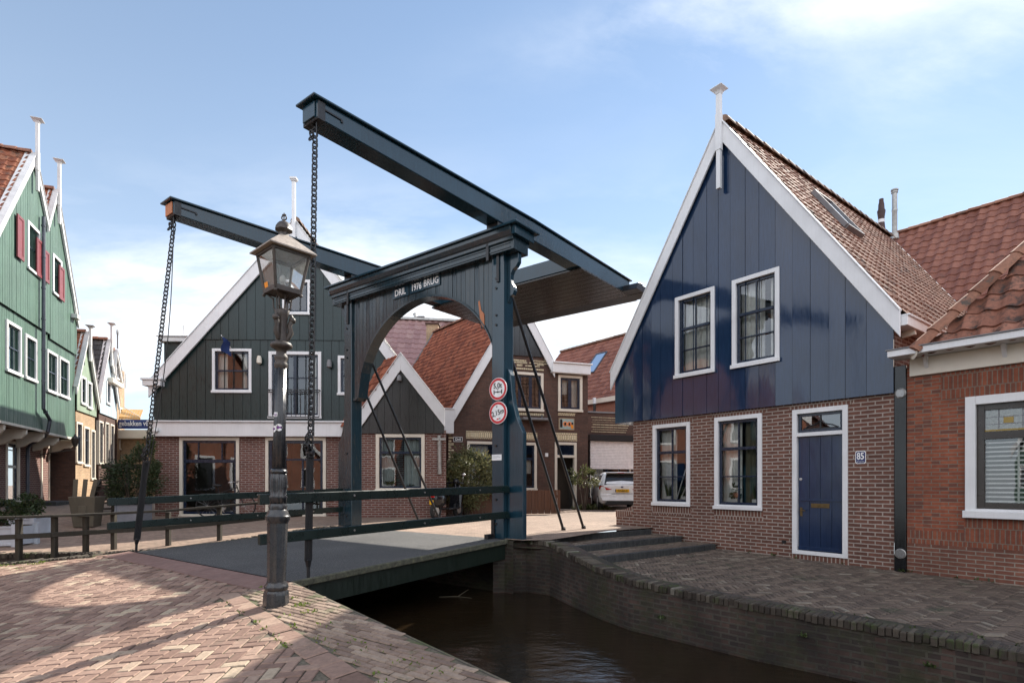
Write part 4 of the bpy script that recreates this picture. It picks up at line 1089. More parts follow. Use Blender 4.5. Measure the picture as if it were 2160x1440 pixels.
mb = MB(); mb.lathe([(.05, zy(778)), (.062, zy(772)), (.062, zy(766)), (.05, zy(762)), (.064, zy(756)), (.062, zy(750)), (.046, zy(746)), (.05, zy(738)), (.075, zy(735)), (.10, zy(732)), (.104, zy(727)), (.09, zy(722)), (.06, zy(720))], n=32, flute=.02, fn=16)
mb.lathe([(.055, zy(722)), (.048, zy(700)), (.05, zy(680)), (.058, zy(664)), (.072, zy(655)), (.06, zy(652))], n=20, flute=.08, fn=5)
for a in (0.3, 0.3 + 2 * PI / 3, .3 + 4 * PI / 3):
    c_, s_ = math.cos(a), math.sin(a)
    mb.tube([(c_ * .05, s_ * .05, zy(716)), (c_ * .085, s_ * .085, zy(700)), (c_ * .07, s_ * .07, zy(685)), (c_ * .10, s_ * .10, zy(672)), (c_ * .085, s_ * .085, zy(662))], [.022, .032, .024, .030, .012], 8); mb.ball((c_ * .098, s_ * .098, zy(673)), .034, 10, 8)
mb.build('bracket_ornament', K['lamp_frame'], LAMP, smooth=True, angle=60)
lan = bpy.data.objects.new('lantern', None)
A0 = math.radians(2.2)
def sq(a, z, k): 
    th = A0 + k * PI / 2; return Vector((a * math.cos(th), a * math.sin(th), z))
zb_, zt_ = zy(616), zy(538); ab_, at_ = .178, .258
fr = MB()
for k in range(4):
    fr.beam(sq(ab_, zb_, k), sq(at_, zt_, k), .024, .024, (math.cos(A0 + k * PI / 2), math.sin(A0 + k * PI / 2), 0))
    fr.beam(sq(ab_, zb_ + .006, k), sq(ab_, zb_ + .006, k + 1), .026, .05); fr.beam(sq(at_, zt_ - .004, k), sq(at_, zt_ - .004, k + 1), .024, .03)
    a = A0 + k * PI / 2
    fr.tube([(math.cos(a) * .055, math.sin(a) * .055, zy(655)), (math.cos(a) * .085, math.sin(a) * .085, zy(648)), (math.cos(a) * .09, math.sin(a) * .09, zy(630)), (math.cos(a) * ab_ * .92, math.sin(a) * ab_ * .92, zb_ - .012)], .009, 6)
    fr.tube([(math.cos(a + .78) * .05, math.sin(a + .78) * .05, zy(655)), (math.cos(a + .78) * .06, math.sin(a + .78) * .06, zy(622))], .007, 6)
    fr.ball(sq(ab_ + .006, zb_ - .028, k), .018, 8, 6)
fr.poly([sq(ab_, zb_ - .012, k) for k in range(4)][::-1]); fr.lathe([(.02, zb_ - .06), (.06, zb_ - .014)], n=10)
lant = fr.build('lantern', K['lamp_frame'], LAMP, bevel=.002)
mb = MB()
for k in range(4): mb.quad(sq(ab_ - .004, zb_ + .02, k), sq(ab_ - .004, zb_ + .02, k + 1), sq(at_ - .004, zt_ - .015, k + 1), sq(at_ - .004, zt_ - .015, k))
mb.build('glass_panes', K['lamp_glass'], lant)
mb = MB(); ze = zy(533)
for k in range(4):
    mb.quad(sq(.337, ze, k), sq(.337, ze, k + 1), sq(.075, zy(497), k + 1), sq(.075, zy(497), k)); mb.quad(sq(.337, ze - .014, k + 1), sq(.337, ze - .014, k), sq(.337, ze, k), sq(.337, ze, k + 1))
mb.poly([sq(.337, ze - .014, k) for k in range(4)][::-1]); mb.build('lantern_roof', K['lamp_roof'], lant, bevel=.004)
mb = MB(); mb.lathe([(.055, zy(499)), (.050, zy(490)), (.062, zy(487)), (.088, zy(484)), (.082, zy(478)), (.062, zy(471)), (.045, zy(467)), (.02, zy(465)), (.012, zy(462))], n=8)
mb.tube([(.024 * math.cos(2 * PI * i / 12), 0, zy(457) + .024 * math.sin(2 * PI * i / 12)) for i in range(12)], .007, 6, closed=True); mb.box(-.005, .005, -.005, .005, zy(463), zy(447)); mb.box(-.02, .02, -.005, .005, zy(451.5), zy(449.5)); mb.build('lantern_crown', K['lamp_frame'], lant, smooth=True, angle=40)
mb = MB(); mb.lathe([(.03, zb_), (.03, zb_ + .08), (.02, zb_ + .085)], n=12); mb.ball((0, 0, zb_ + .13), .032, 10, 8, (1, 1, 1.5)); mb.build('bulb', K['pot_white'], lant, smooth=True)
mb = MB(); p0, p1 = sq(ab_, zb_, 2), sq(ab_, zb_, 3); p2, p3 = sq(at_, zt_, 2), sq(at_, zt_, 3)
def lf(u, v): return (p0.lerp(p1, u)).lerp(p2.lerp(p3, u), v) * 1.0 + Vector((-.005, -.004, 0))
mb.quad(lf(.14, .08), lf(.42, .08), lf(.42, .22), lf(.14, .22)); mb.build('orange_sticker', K['orange_sticker'], lant)
def sticker(px, py, rr_, mat, nm, shape, z):
    mb = MB(); n = 20
    def on(a, zz): return (.0585 * math.sin(a), -.0585 * math.cos(a), zz)
    if shape == 'disc':
        ring_ = [on(px + rr_ / .0585 * math.cos(2 * PI * i / n), z + rr_ * math.sin(2 * PI * i / n)) for i in range(n)]; c0 = on(px, z)
        mb.add([c0] + ring_, [(0, 1 + i, 1 + (i + 1) % n) for i in range(n)])
    else:
        mb.add([tuple(Vector(on(px + u * rr_ / .0585, z + v * rr_)) * 1.0) for u, v in shape], [tuple(range(len(shape)))])
    o = mb.build(nm, mat, LAMP)
    for v in o.data.vertices: 
        k = 1.05 if mat is not K['purple'] else 1.08
        v.co.x *= k; v.co.y *= k
sticker(.25, 0, .036, K['sign_white'], 'sticker', 'disc', zy(902)); sticker(.25, 0, .024, K['purple'], 'sticker_arrow', [(-1, 0), (0, .8), (0, .35), (1, .35), (1, -.35), (0, -.35), (0, -.8)][::-1], zy(902))
sticker(-.75, 0, .036, K['sign_white'], 'sticker', 'disc', zy(905)); sticker(-.75, 0, .024, K['purple'], 'sticker_arrow', [(-1, 0), (0, .8), (0, .35), (1, .35), (1, -.35), (0, -.35), (0, -.8)][::-1], zy(905))
sticker(-.35, 0, .022, K['sign_white'], 'sticker', [(-1, -1), (1, -1), (1, 1), (-1, 1)], zy(875)); sticker(-.35, 0, .016, K['purple'], 'sticker_letter', [(-.7, .8), (-.7, -.9), (.7, -.9), (.7, .8), (.35, .8), (.35, -.5), (-.35, -.5), (-.35, .8)], zy(875))
# ------------------------------------------------------------------ blue house
def hit(px, py, P0, n):
    d = Vector(((px - CX) / F, 1, (HY - py) / F)); o = Vector((0, 0, EYE)); P0 = Vector(P0); n = Vector(n)
    return o + d * ((P0 - o).dot(n) / d.dot(n))
def solve(f, a, b):
    for _ in range(60):
        m = (a + b) / 2
        if f(a) * f(m) <= 0: b = m
        else: a = m
    return (a + b) / 2
def pxof(p): return CX + F * p.x / p.y

bh = H.root('house'); tag(bh, 'blue boarded gable house above brown brick, with a blue front door and number 85', 'house')
L0, P0, R0 = H.sz(1288, 787, -.14), H.sz(1520, 252, -.14), H.sz(1899, 655, -.14)
sB0, sB1 = H.sx(1297, -.07), H.sx(1885, -.07); sW0, sW1 = H.sx(1336), H.sx(1886)
top = lin([L0, P0, R0]); zb0 = (H.sz(1297, 893, -.07)[1] + H.sz(1885, 828, -.07)[1]) / 2
U1 = H.rect((1425, 628), (1508, 785), -.07, (1507, 605), (1427, 797)); U2 = H.rect((1545, 592), (1645, 762), -.07, (1644, 563), (1546, 776))
G1 = H.rect((1378, 897), (1456, 1067), 0, (1456, 889), (1379, 1064)); G2 = H.rect((1508, 880), (1608, 1076), 0, (1608, 872), (1509, 1071)); DR = H.rect((1672, 864), (1789, 1176), 0, (1789, 854), (1673, 1168))
boards(lambda s: top(s) - .05, lambda s: zb0, sB0, sB1, [hole(U1), hole(U2)], K['blue_board'], 'boarded_gable', bh, y=-.07, bw=.30, tilt=.009, knots=(P0[0],), gap=.007)
wall(lambda s: zb0 + .25, lambda s: -.4, sW0, sW1, [hole(G1), hole(G2), hole(DR)], K['brick_brown'], 'brick_wall', bh, y=0.0)
for r in (G1, G2, DR):
    mb = MB(); mb.box(r[0] - .06, r[1] + .06, -.006, .02, r[3] + .004, min(zb0, r[3] + .17)); mb.build('brick_lintel', K['brick_head'], bh); mb = MB()
    if r is not DR: mb.box(r[0] - .02, r[1] + .02, -.006, .02, r[2] - .215, r[2] - .02)
    else: mb.box(r[0] - .02, r[1] + .02, -.006, .02, r[2] - .12, r[2] - .004)
    mb.build('brick_sill', K['brick_head'], bh)
rake([(L0, P0), (P0, R0)], K['white'], bh, w=.42, y0=-.16, y1=-.115, capd=.12)
finial(bh, P0[0], P0[1] - .02, K['white'], up=.62, down=1.42, y=-.20, w=.095)
ridge_end = solve(lambda y: pxof(H.w(P0[0], y)) - 1881, .5, 14); D = ridge_end
roofs = gable_roof(bh, (L0[0] + .02, L0[1] - .02), (P0[0], P0[1] - .03), (R0[0] - .02, R0[1] - .02), -.06, D, K['tile_brown'], K['ridge_brown'], over=.06, pw=.215, ph=.25)
rake([((L0[0], L0[1]), P0), (P0, R0)], K['white'], bh, w=.3, y0=D - .02, y1=D + .06, capd=.14)
side_walls(bh, sW0, sW1, D, L0[1] - .15, R0[1] - .12, K['brick_brown'], y0=.01, back_top=[(P0[0], P0[1] - .1)])
mb = MB(); mb.quad((sB0, .0, zb0), (sB0, -.04, zb0), (sW0 + .1, -.04, zb0), (sW0 + .1, .0, zb0)); mb.quad((sB0, -.04, zb0), (sB0, D, zb0), (sB0, D, L0[1] - .1), (sB0, -.04, L0[1] - .1)); mb.quad((sB0, D, zb0), (sB0, -.04, zb0), (sW0 + .02, -.04, zb0), (sW0 + .02, D, zb0)); mb.build('jetty', K['blue_board'], bh)
gutter(bh, (R0[0] - .02, -.10, R0[1] - .16), (R0[0] - .02, D, R0[1] - .16), d=.22, h=.15)
for y in (.35, 1.45, 2.55, 3.65): mb = MB(); mb.beam((sW1, y, R0[1] - .30), (R0[0] + .06, y, R0[1] - .27), .07, .09); mb.build('gutter_bracket', K['cream'], bh)
W3 = dict(rails=((.60, .055), (.31, .024)), bars=((.5, 0, 1, .026),), fw=.085, sw=.055, upper_out=True)
window(bh, U1, -.07, curtains=((.0, 1.0, 'curtain'),), deep=.4, **W3); window(bh, U2, -.07, curtains=((.0, .62, 'curtain'), (.75, 1.0, 'curtain')), **W3)
W4 = dict(rails=((.665, .06), (.335, .026)), bars=((.5, 0, 1, .03),), fw=.085, sw=.055)
g1 = window(bh, G1, 0, curtains=((.0, .52, 'curtain'),), **W4); g2 = window(bh, G2, 0, curtains=((.0, .5, 'curtain'), (.55, 1.0, 'curtain_dark')), **W4)
# door
s0, s1, z0, z1 = DR; mb = MB(); tz = H.sz(1730, 914)[1]
mb.ring(s0, s1, z0, z1, .085, -.03, .12, wb=.07); mb.box(s0 + .085, s1 - .085, -.026, .12, tz - .035, tz + .035); fr = mb.build('door_frame', K['white'], bh, bevel=.005)
mb = MB(); a0, a1 = s0 + .09, s1 - .09; n = 4; dw = (a1 - a0) / n
for i in range(n): mb.box(a0 + dw * i + .003, a0 + dw * (i + 1) - .003, .035 + (i % 2) * .003, .075, z0 + .075, tz - .04)
mb.box(a0 + .002, a1 - .002, .05, .08, z0 + .072, tz - .037); mb.box(a0 + .01, a1 - .01, .018, .034, z0 + .98, z0 + 1.02); mb.box(a0 + .01, a1 - .01, .005, .034, z0 + .085, z0 + .15)
lf_ = mb.build('door_leaf', K['blue_door'], fr, bevel=.004)
mb = MB(); mb.box((a0 + a1) / 2 - .16, (a0 + a1) / 2 + .16, .028, .034, z0 + .86, z0 + .94); mb.build('letter_slot', K['brass'], fr, bevel=.002); mb = MB(); mb.box(a0 + .03, a0 + .075, .026, .034, z0 + .70, z0 + .86); mb.cyl((a0 + .05, .03, z0 + .81), (a0 + .05, -.02, z0 + .81), .01, n=8); mb.beam((a0 + .05, -.02, z0 + .81), (a0 + .15, -.022, z0 + .805), .014, .018); mb.build('door_handle', K['brass'], fr, bevel=.002); mb = MB(); mb.cyl((a0 + .045, .034, z0 + 1.38), (a0 + .045, .02, z0 + 1.38), .026, n=14)
mb.build('lock', K['steel'], fr, bevel=.002)
mb = MB(); mb.ring(a0, a1, tz + .04, z1 - .085, .05, .03, .08); mb.build('transom_sash', K['blue_sash'], fr, bevel=.003)
mb = MB(); mb.quad((a0 + .05, .055, tz + .09), (a1 - .05, .055, tz + .09), (a1 - .05, .055, z1 - .135), (a0 + .05, .055, z1 - .135)); mb.build('pane', K['glass_dark'], fr)
mb = MB(); xm = (a0 + a1) / 2; zt = tz + .10
mb.tube([(xm - .30, .045, zt), (xm - .2, .045, zt + .05), (xm - .1, .045, zt + .07), (xm, .045, zt + .13), (xm + .1, .045, zt + .07), (xm + .2, .045, zt + .05), (xm + .30, .045, zt)], .012, 6); mb.box(xm - .3, xm + .3, .04, .05, zt - .01, zt + .012); mb.box(xm - .012, xm + .012, .04, .05, zt, zt + .30); mb.ball((xm, .045, zt + .27), .055, 10, 6, (1, .2, .8)); mb.build('fanlight_ornament', K['black_iron'], fr, smooth=True, angle=50)
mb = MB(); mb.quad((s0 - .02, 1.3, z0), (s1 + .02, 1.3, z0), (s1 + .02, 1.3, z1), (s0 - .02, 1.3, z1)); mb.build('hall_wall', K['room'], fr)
# plants on the sills, broom behind the glass
def potplant(r, fx, kind, hgt, seed, label):
    x = r[0] + .12 + (r[1] - r[0] - .24) * fx; z = r[2] + .12; p = H.w(x, .17, z); o = empty('pot_plant', p, 0, label, 'pot plant', 'pot plants on the window sills'); o.rotation_euler = (0, 0, math.atan2(H.d.y, H.d.x)); rr = random.Random(seed)
    mb = MB(); mb.box(-.085, .085, -.05, .05, 0, .085); mb.build('pot', K['pot_white'], o, bevel=.006); mb = MB()
    if kind == 'blade':
        for _ in range(16):
            a = rr.uniform(0, 6.28); L = hgt * rr.uniform(.5, 1); b = Vector((math.cos(a) * .05, math.sin(a) * .03, .08)); e = b + Vector((math.cos(a) * L * .22, math.sin(a) * L * .08, L)); w = Vector((.011, 0, 0)); k = rr.random(); m_ = b.lerp(e, .55)
            mb.add([b - w, b + w, m_ + w * 1.1, e, m_ - w * 1.1], [(0, 1, 2, 4), (4, 2, 3)], (k, k))
    else: leaf_cloud(mb, (0, 0, .08 + hgt * .55), (.13, .07, hgt * .55), 160, .07, rr, clumps=7)
    mb.build('leaves', K['leaf'], o)
potplant(G1, .25, 'blade', .42, 1, 'tall blade-leaved plant in a white pot behind the left ground floor window'); potplant(G1, .85, 'bush', .2, 2, 'small plant in a white pot beside the pole, right of the left ground floor window')
potplant(G2, .28, 'bush', .24, 3, 'round leafy plant in a white pot behind the middle ground floor window'); potplant(G2, .9, 'blade', .5, 4, 'tall thin-leaved plant in a white pot at the right of the middle ground floor window')
o = empty('curtain_pole', H.w(0, 0, 0), math.atan2(H.d.y, H.d.x), 'slanting white pole leaning behind the left ground floor window', 'pole'); mb = MB(); mb.cyl((G1[0] + .50, .19, G1[2] + .12), (G1[1] - .11, .16, G1[2] + 1.13), .012, n=8); mb.cyl((G1[0] + .56, .2, G1[2] + .3), (G1[0] + .66, .18, G1[2] + .55), .01, n=8); mb.build('pole', K['sign_white'], o)
# number plate 85
c = H.sz(1815, 964, -.01); o = empty('number_plate', H.w(c[0], -.006, c[1]), math.atan2(H.d.y, H.d.x), 'small blue enamel house number plate reading 85 beside the blue door', 'number plate')
w_, h_ = .082, .108
def oct_(a, b, cc, y): return [(-a + cc, y, -b), (a - cc, y, -b), (a, y, -b + cc), (a, y, b - cc), (a - cc, y, b), (-a + cc, y, b), (-a, y, b - cc), (-a, y, -b + cc)]
mb = MB(); mb.prism(oct_(w_, h_, .022, 0), (0, .008, 0)); mb.build('plate', K['sign_white'], o); mb = MB(); mb.poly(oct_(w_ - .01, h_ - .01, .02, -.001)); mb.build('enamel', K['enamel_blue'], o)
mb = MB(); put_text(mb, '85', .118, 0, -.004, .022, .72, bold=.003); put_text(mb, 'de Huismus', .014, 0, -.004, -.072, 1.2); mb.build('numerals', K['sign_white'], o)
# low wall at the street corner
a0 = H.sx(1300); zt = H.sz(1303, 1075)[1]; mb = MB(); mb.prism([(a0, 0, -.2), (sW0 + .02, 0, -.2), (sW0 + .02, 0, zt + .14), (sW0 - .12, 0, zt + .07), (a0 + .25, 0, zt + .01), (a0, 0, zt)], (0, .24, 0)); tag(mb.build('garden_wall', K['brick_brown'], M=Matrix.Translation((H.O.x, H.O.y, 0)) @ Matrix.Rotation(math.atan2(H.d.y, H.d.x), 4, 'Z')), 'stub of low brick wall with swept top at the blue house corner', 'wall')
mb = MB(); mb.prism([(a0 - .01, -.008, zt + .003), (a0 + .25, -.008, zt + .013), (sW0 - .12, -.008, zt + .073), (sW0 - .02, -.008, zt + .12), (sW0 - .02, -.008, zt - .08), (sW0 - .12, -.008, zt - .11), (a0 + .25, -.008, zt - .16), (a0 - .01, -.008, zt - .165)], (0, .02, 0)); o = mb.build('soldier_course', K['brick_head'], bpy.data.objects['garden_wall'], M=Matrix.Translation((H.O.x, H.O.y, 0)) @ Matrix.Rotation(math.atan2(H.d.y, H.d.x), 4, 'Z'))
# air brick, roof window, flues
c = H.sz(1654, 1142); mb = MB(); mb.box(c[0] - .04, c[0] + .04, -.012, .0, c[1] - .03, c[1] + .03); mb.build('air_brick', K['black'], bh)
va = H.w(P0[0], 0, P0[1]); vb = H.w(R0[0], 0, R0[1]); nn = (vb - va).cross(H.w(0, 1, 0) - H.w(0, 0, 0)).normalized(); nn = nn if nn.z > 0 else -nn
def rl(px, py, lift=.07):
    q = hit(px, py, va + nn * lift, nn); s, y = H.loc(q); return Vector((s, y, q.z))
q0, q1 = rl(1716, 404), rl(1816, 492)
y0_, y1_ = sorted((rl(1716, 404).y, rl(1812, 490).y)); v_ = Vector((R0[0] - P0[0], 0, R0[1] - P0[1])).normalized(); vt = (Vector((q0.x, 0, q0.z)) - Vector((P0[0], 0, P0[1]))).dot(v_)
print('SKY', q0, q1, vt, D)
nl_ = Vector((v_.z * -1, 0, v_.x)); nl_ = nl_ if nl_.z > 0 else -nl_
def roof_window(parent, base, u, v, n, w, h, frame='lead', glass='glass_dark', name='roof_window', ft=.07, lift=.10):
    """glazed roof light lying on a slope: base corner, u across, v down the slope, n outward"""
    base, u, v, n = Vector(base), Vector(u), Vector(v), Vector(n); mb = MB()
    for a, b in (((0, 0), (w, 0)), ((0, h), (w, h)), ((0, 0), (0, h)), ((w, 0), (w, h))): mb.beam(base + u * a[0] + v * a[1] + n * lift * .5, base + u * b[0] + v * b[1] + n * lift * .5, ft, lift, n)
    f = mb.build(name, K[frame], parent, bevel=.006); m2 = MB(); m2.quad(base + n * lift * .7, base + u * w + n * lift * .7, base + u * w + v * h + n * lift * .7, base + v * h + n * lift * .7); m2.build('pane', K[glass], f)
    return f
bs = Vector((q0.x, y0_, q0.z)); roof_window(bh, bs - nl_ * .05, Vector((0, 1, 0)), v_, nl_, .80, 1.18, 'lead', 'glass')
def flue(px_, pytop, pybase, r, mat, label, cap):
    b = rl(px_, pybase, .02); w = H.w(b.x, b.y, b.z); hgt = (pybase - pytop) / F * w.y; o = empty('flue_pipe', w, 0, label, 'flue pipe'); mb = MB()
    if cap == 'cowl': mb.lathe([(r * 1.7, -.12), (r * 1.4, .06), (r, .07), (r, hgt * .52), (r * 1.12, hgt * .53), (r * 1.12, hgt * .57), (r, hgt * .58), (r, hgt - .12), (r * 1.3, hgt - .115), (r * 1.3, hgt - .08), (r * 1.05, hgt - .075), (r * 1.05, hgt - .05), (r * 1.45, hgt - .04), (r * 1.45, hgt)], n=18)
    else: mb.lathe([(r * 1.5, -.12), (r * 1.2, .1), (r * 1.2, hgt * .3), (r * 1.5, hgt * .5), (r * 1.55, hgt * .56), (r * 1.2, hgt * .62), (r * 1.1, hgt * .8), (r * .85, hgt * .9), (r * .85, hgt)], n=18)
    p = mb.build('pipe', K[mat], o, smooth=True, angle=35)
    if cap != 'cowl': m2 = MB(); m2.lathe([(r * 1.26, hgt * .12), (r * 1.26, hgt * .24)], n=18); m2.build('white_collar', K['white'], o)
flue(1887, 400, 497, .075, 'zinc', 'tall grey metal flue pipe on the brown roof of the blue house', 'cowl'); flue(1859, 420, 477, .075, 'flue', 'short dark flue with white collar on the brown roof of the blue house', 'pot')
# dark panel between the two houses, with two vents
p0, p1 = H.sx(1887.5), H.sx(1913); zt = H.sz(1900, 785)[1]; zbt = -.05
o = H.root('cover_panel'); tag(o, 'tall black panel with two round vents between the blue house and the orange brick house', 'panel'); mb = MB(); mb.box(p0 + .004, p1 - .004, -.035, .02, zbt, zt + .1); mb.build('panel', timber('black_gloss_panel', (.008, .009, .010), .15, .3), o, bevel=.004)
for py in (829, 1167):
    c = H.sz(1899.5, py, -.04); m2 = MB(); m2.lathe([(.078, 0), (.082, .012), (.07, .022), (.066, .012)], n=28); 
    m2.build('vent', K['zinc'], o, smooth=True, angle=35, M=Matrix.Translation((c[0], -.036, c[1])) @ Matrix.Rotation(math.radians(90), 4, 'X')); m2 = MB(); m2.lathe([(.064, .013), (.064, .0135)], n=24); m2.build('vent_core', K['black'], o, M=Matrix.Translation((c[0], -.036, c[1])) @ Matrix.Rotation(math.radians(90), 4, 'X')); m2 = MB()
    for k in range(-3, 4): m2.beam((-.062 * math.sqrt(max(0, 1 - (k / 4) ** 2)), k * .017, .017), (.062 * math.sqrt(max(0, 1 - (k / 4) ** 2)), k * .017, .017), .008, .005)
    m2.build('vent_grille', K['steel'], o, M=Matrix.Translation((c[0], -.036, c[1])) @ Matrix.Rotation(math.radians(90), 4, 'X'))

# ------------------------------------------------------------------ orange brick house at the right
CF = Frame(tuple(H.w(p1, 0))[:2], H.d); ch = CF.root('house'); tag(ch, 'orange brick house with hipped mossy roof and stained glass window at the right edge', 'house')
ze = (CF.sz(1945, 771, -.05)[1] + CF.sz(2155, 738, -.05)[1]) / 2
WN = CF.rect((2037, 838), (2037, 1090)); WN = (WN[0], WN[0] + 1.75, CF.sz(2037, 1089)[1], CF.sz(2037, 838)[1])
wall(lambda s: ze + .05, lambda s: -.3, 0, 6.5, [hole(WN)], K['brick_orange'], 'brick_wall', ch, reveal=.2)
mb = MB(); mb.box(WN[0] - .30, WN[1] + .3, -.006, .02, WN[3] + .004, ze - .16); mb.box(WN[0] - .02, WN[1] + .02, -.006, .02, WN[2] - .24, WN[2] - .02); zz = CF.sz(1930, 1131)[1]; mb.box(.004, 6.5, -.006, .02, zz - .105, zz + .105); mb.build('soldier_course', K['brick_orange_head'], ch)
zp = zz - .108; mb = MB(); mb.box(.004, 6.5, -.004, .02, -.3, zp); mb.build('plinth', brickmat('plinth_brick', (.15, .055, .036), (.21, .085, .055), (.26, .22, .18), .22, .062, .008, stain=.4), ch)
mb = MB(); mb.box(.05, 6.5, -.055, -.004, ze - .16, ze + .12); mb.build('fascia', K['cream'], ch, bevel=.006)
mb = MB(); mb.box(-.14, 6.5, -.42, .0, ze + .125, ze + .225); mb.build('gutter', K['white'], ch, bevel=.006)
mb = MB(); mb.box(-.16, 6.5, -.44, .0, ze + .228, ze + .245); mb.build('gutter_lining', K['lead'], ch)
for s in (.28, 1.22, 2.2, 3.2): mb = MB(); mb.prism([(s - .025, -.055, ze + .12), (s - .025, -.19, ze + .12), (s - .025, -.055, ze - .06)], (.05, 0, 0)); mb.build('gutter_bracket', K['white'], ch)
z0r = ze + .42; c0 = CF.sz(1942, 748, -.30); sh = c0[0]; z0r = c0[1]
def hip(t): return CF.w(sh + t, -.30 + t, 0)
th_ = solve(lambda t: pxof(hip(t)) - 2160, .05, 6); pz = EYE + (HY - 545) / F * hip(th_).y; tana = (pz - z0r) / th_
print('HIP', sh, z0r, th_, tana, ze)
vv = Vector((0, 1, tana)).normalized(); LL = 4.2 / vv.y
pantiles((sh - .0, -.30, z0r + .02), (1, 0, 0), vv, 9, LL, K['tile_mossy'], 'roof', ch, pw=.235, ph=.33, amp=.042, step=.03, sub=10, uL=lambda b: b * vv.y, jit=.008)
mb = MB(); mb.poly([(sh, -.28, z0r - .02), (sh + 4.2, 3.9, z0r + 4.2 * tana), (sh, 8.5, z0r - .02)]); mb.build('hip_slope', K['tile_red'], ch)
mb = MB(); mb.box(sh + .1, 6.5, -.27, -.2, ze + .2, z0r + .03); mb.build('eaves_board', K['black_iron'], ch)
r_ = ridge_row((sh - .06, -.36, z0r + .05), (sh + 4.2, 3.9, z0r + 4.2 * tana + .1), K['ridge'], ch, 'hip_tiles', r=.112, pitch=.40, flare=.022, sub=12, drop=.02)
mb = MB(); mb.lathe([(.12, 0), (.12, .01)], n=16); mb.build('mortar_cap', K['cream'], ch, M=Matrix.Translation((sh - .075, -.375, z0r + .03)) @ Matrix.Rotation(math.radians(45), 4, 'Z') @ Matrix.Rotation(math.radians(90), 4, 'Y') @ Matrix.Scale(.8, 4))
wn = window(ch, WN, 0, fw=.125, proud=.045, back=.2, sash='blue_sash', sw=.09, rails=((.70, .11),), glass='glass', sill=.05, deep=.5)
o = [c for c in wn.children if c.name.startswith('sash')][0]; o.data.materials[0] = paint('dark_brown_paint', (.035, .028, .024), .3, .2)
x0, x1, zA, zB = WN[0] + .215, WN[1] - .215, WN[2] + .215, WN[2] + .125 + (WN[3] - WN[2] - .25) * .70 - .06
mb = MB()
for i in range(14): z = zA + (zB - zA) * (i + .3) / 14; mb.quad((x0, .10, z - .010), (x1, .10, z - .010), (x1, .135, z + .014), (x0, .135, z + .014)); mb.box(x0, x1, .096, .102, z - .012, z + .010)
for q in (.28, .78): mb.box(x0 + (x1 - x0) * q - .012, x0 + (x1 - x0) * q + .012, .094, .097, zA, zB)
mb.build('blind', K['sign_white'], wn)
zC, zD = WN[2] + .125 + (WN[3] - WN[2] - .25) * .70 + .06, WN[3] - .215; mb = MB()
t = NT('textured_glass'); o_ = t.coord('Object'); t.base(t.ramp(t.noise(o_, 30, 5), [(.3, (.18, .17, .13)), (.7, (.42, .41, .34))])); t.rough(.2); t.bump(t.noise(o_, 60, 3), .5, .01); mb.quad((x0, .062, zC), (x1, .062, zC), (x1, .062, zD), (x0, .062, zD)); sg = mb.build('stained_glass', t.m, wn)
mb = MB(); 
for q in (.0, .12, .32, .36, .64, .68, .88, 1): mb.box(x0 + (x1 - x0) * q - .006, x0 + (x1 - x0) * q + .006, .052, .06, zC, zD)
for q in (.33, .66): mb.box(x0, x1, .053, .059, zC + (zD - zC) * q - .005, zC + (zD - zC) * q + .005)
mb.build('lead_cames', K['lead'], sg)
mb = MB()
for q in (.16, .44, .72): mb.box(x0 + (x1 - x0) * q, x0 + (x1 - x0) * (q + .085), .050, .0545, zC + (zD - zC) * .36, zC + (zD - zC) * .63)
mb.box(x0, x1, .050, .0545, zC, zC + .025); mb.build('amber_glass', flat('amber_glass', (.30, .20, .03), .2), sg)
side_walls(ch, .004, 6.5, 8.0, ze, ze, K['brick_orange'], y0=.01)

# house behind with the large red roof
QF = Frame(tuple(H.w(3.0, D + 1.2))[:2], H.d); qh = QF.root('house'); tag(qh, 'house with a broad red tiled roof rising behind the brown roof at the right', 'house')
def qz(px, py, y): return QF.sz(px, py, y)
rdg = [qz(1896, 492, 4.2), qz(2158, 414, 4.2)]; zr = (rdg[0][1] + rdg[1][1]) / 2; sL = rdg[0][0] - 1.1; pitch_ = math.radians(50); Lq = 4.2 / math.cos(pitch_)
print('Q', rdg, sL)
pantiles((sL, 0, zr - 4.2 * math.tan(pitch_)), (1, 0, 0), (0, math.cos(pitch_), math.sin(pitch_)), 16, Lq, K['tile_red'], 'roof', qh, pw=.30, ph=.36, amp=.045, sub=8)
ridge_row((sL, 4.2, zr + .05), (sL + 16, 4.2, zr + .05), K['ridge'], qh, r=.12)
mb = MB(); zq = zr - 4.2 * math.tan(pitch_) + .05; mb.quad((sL + .1, .1, -.3), (sL + 16, .1, -.3), (sL + 16, .1, zq), (sL + .1, .1, zq)); mb.poly([(sL + .1, 8.4, -.3), (sL + .1, .1, -.3), (sL + .1, .1, zq), (sL + .1, 4.2, zr - .05), (sL + .1, 8.4, zq)]); mb.quad((sL, 4.2, zr), (sL + 16, 4.2, zr), (sL + 16, 8.5, zq), (sL, 8.5, zq)); mb.build('walls', K['brick_red'], qh)

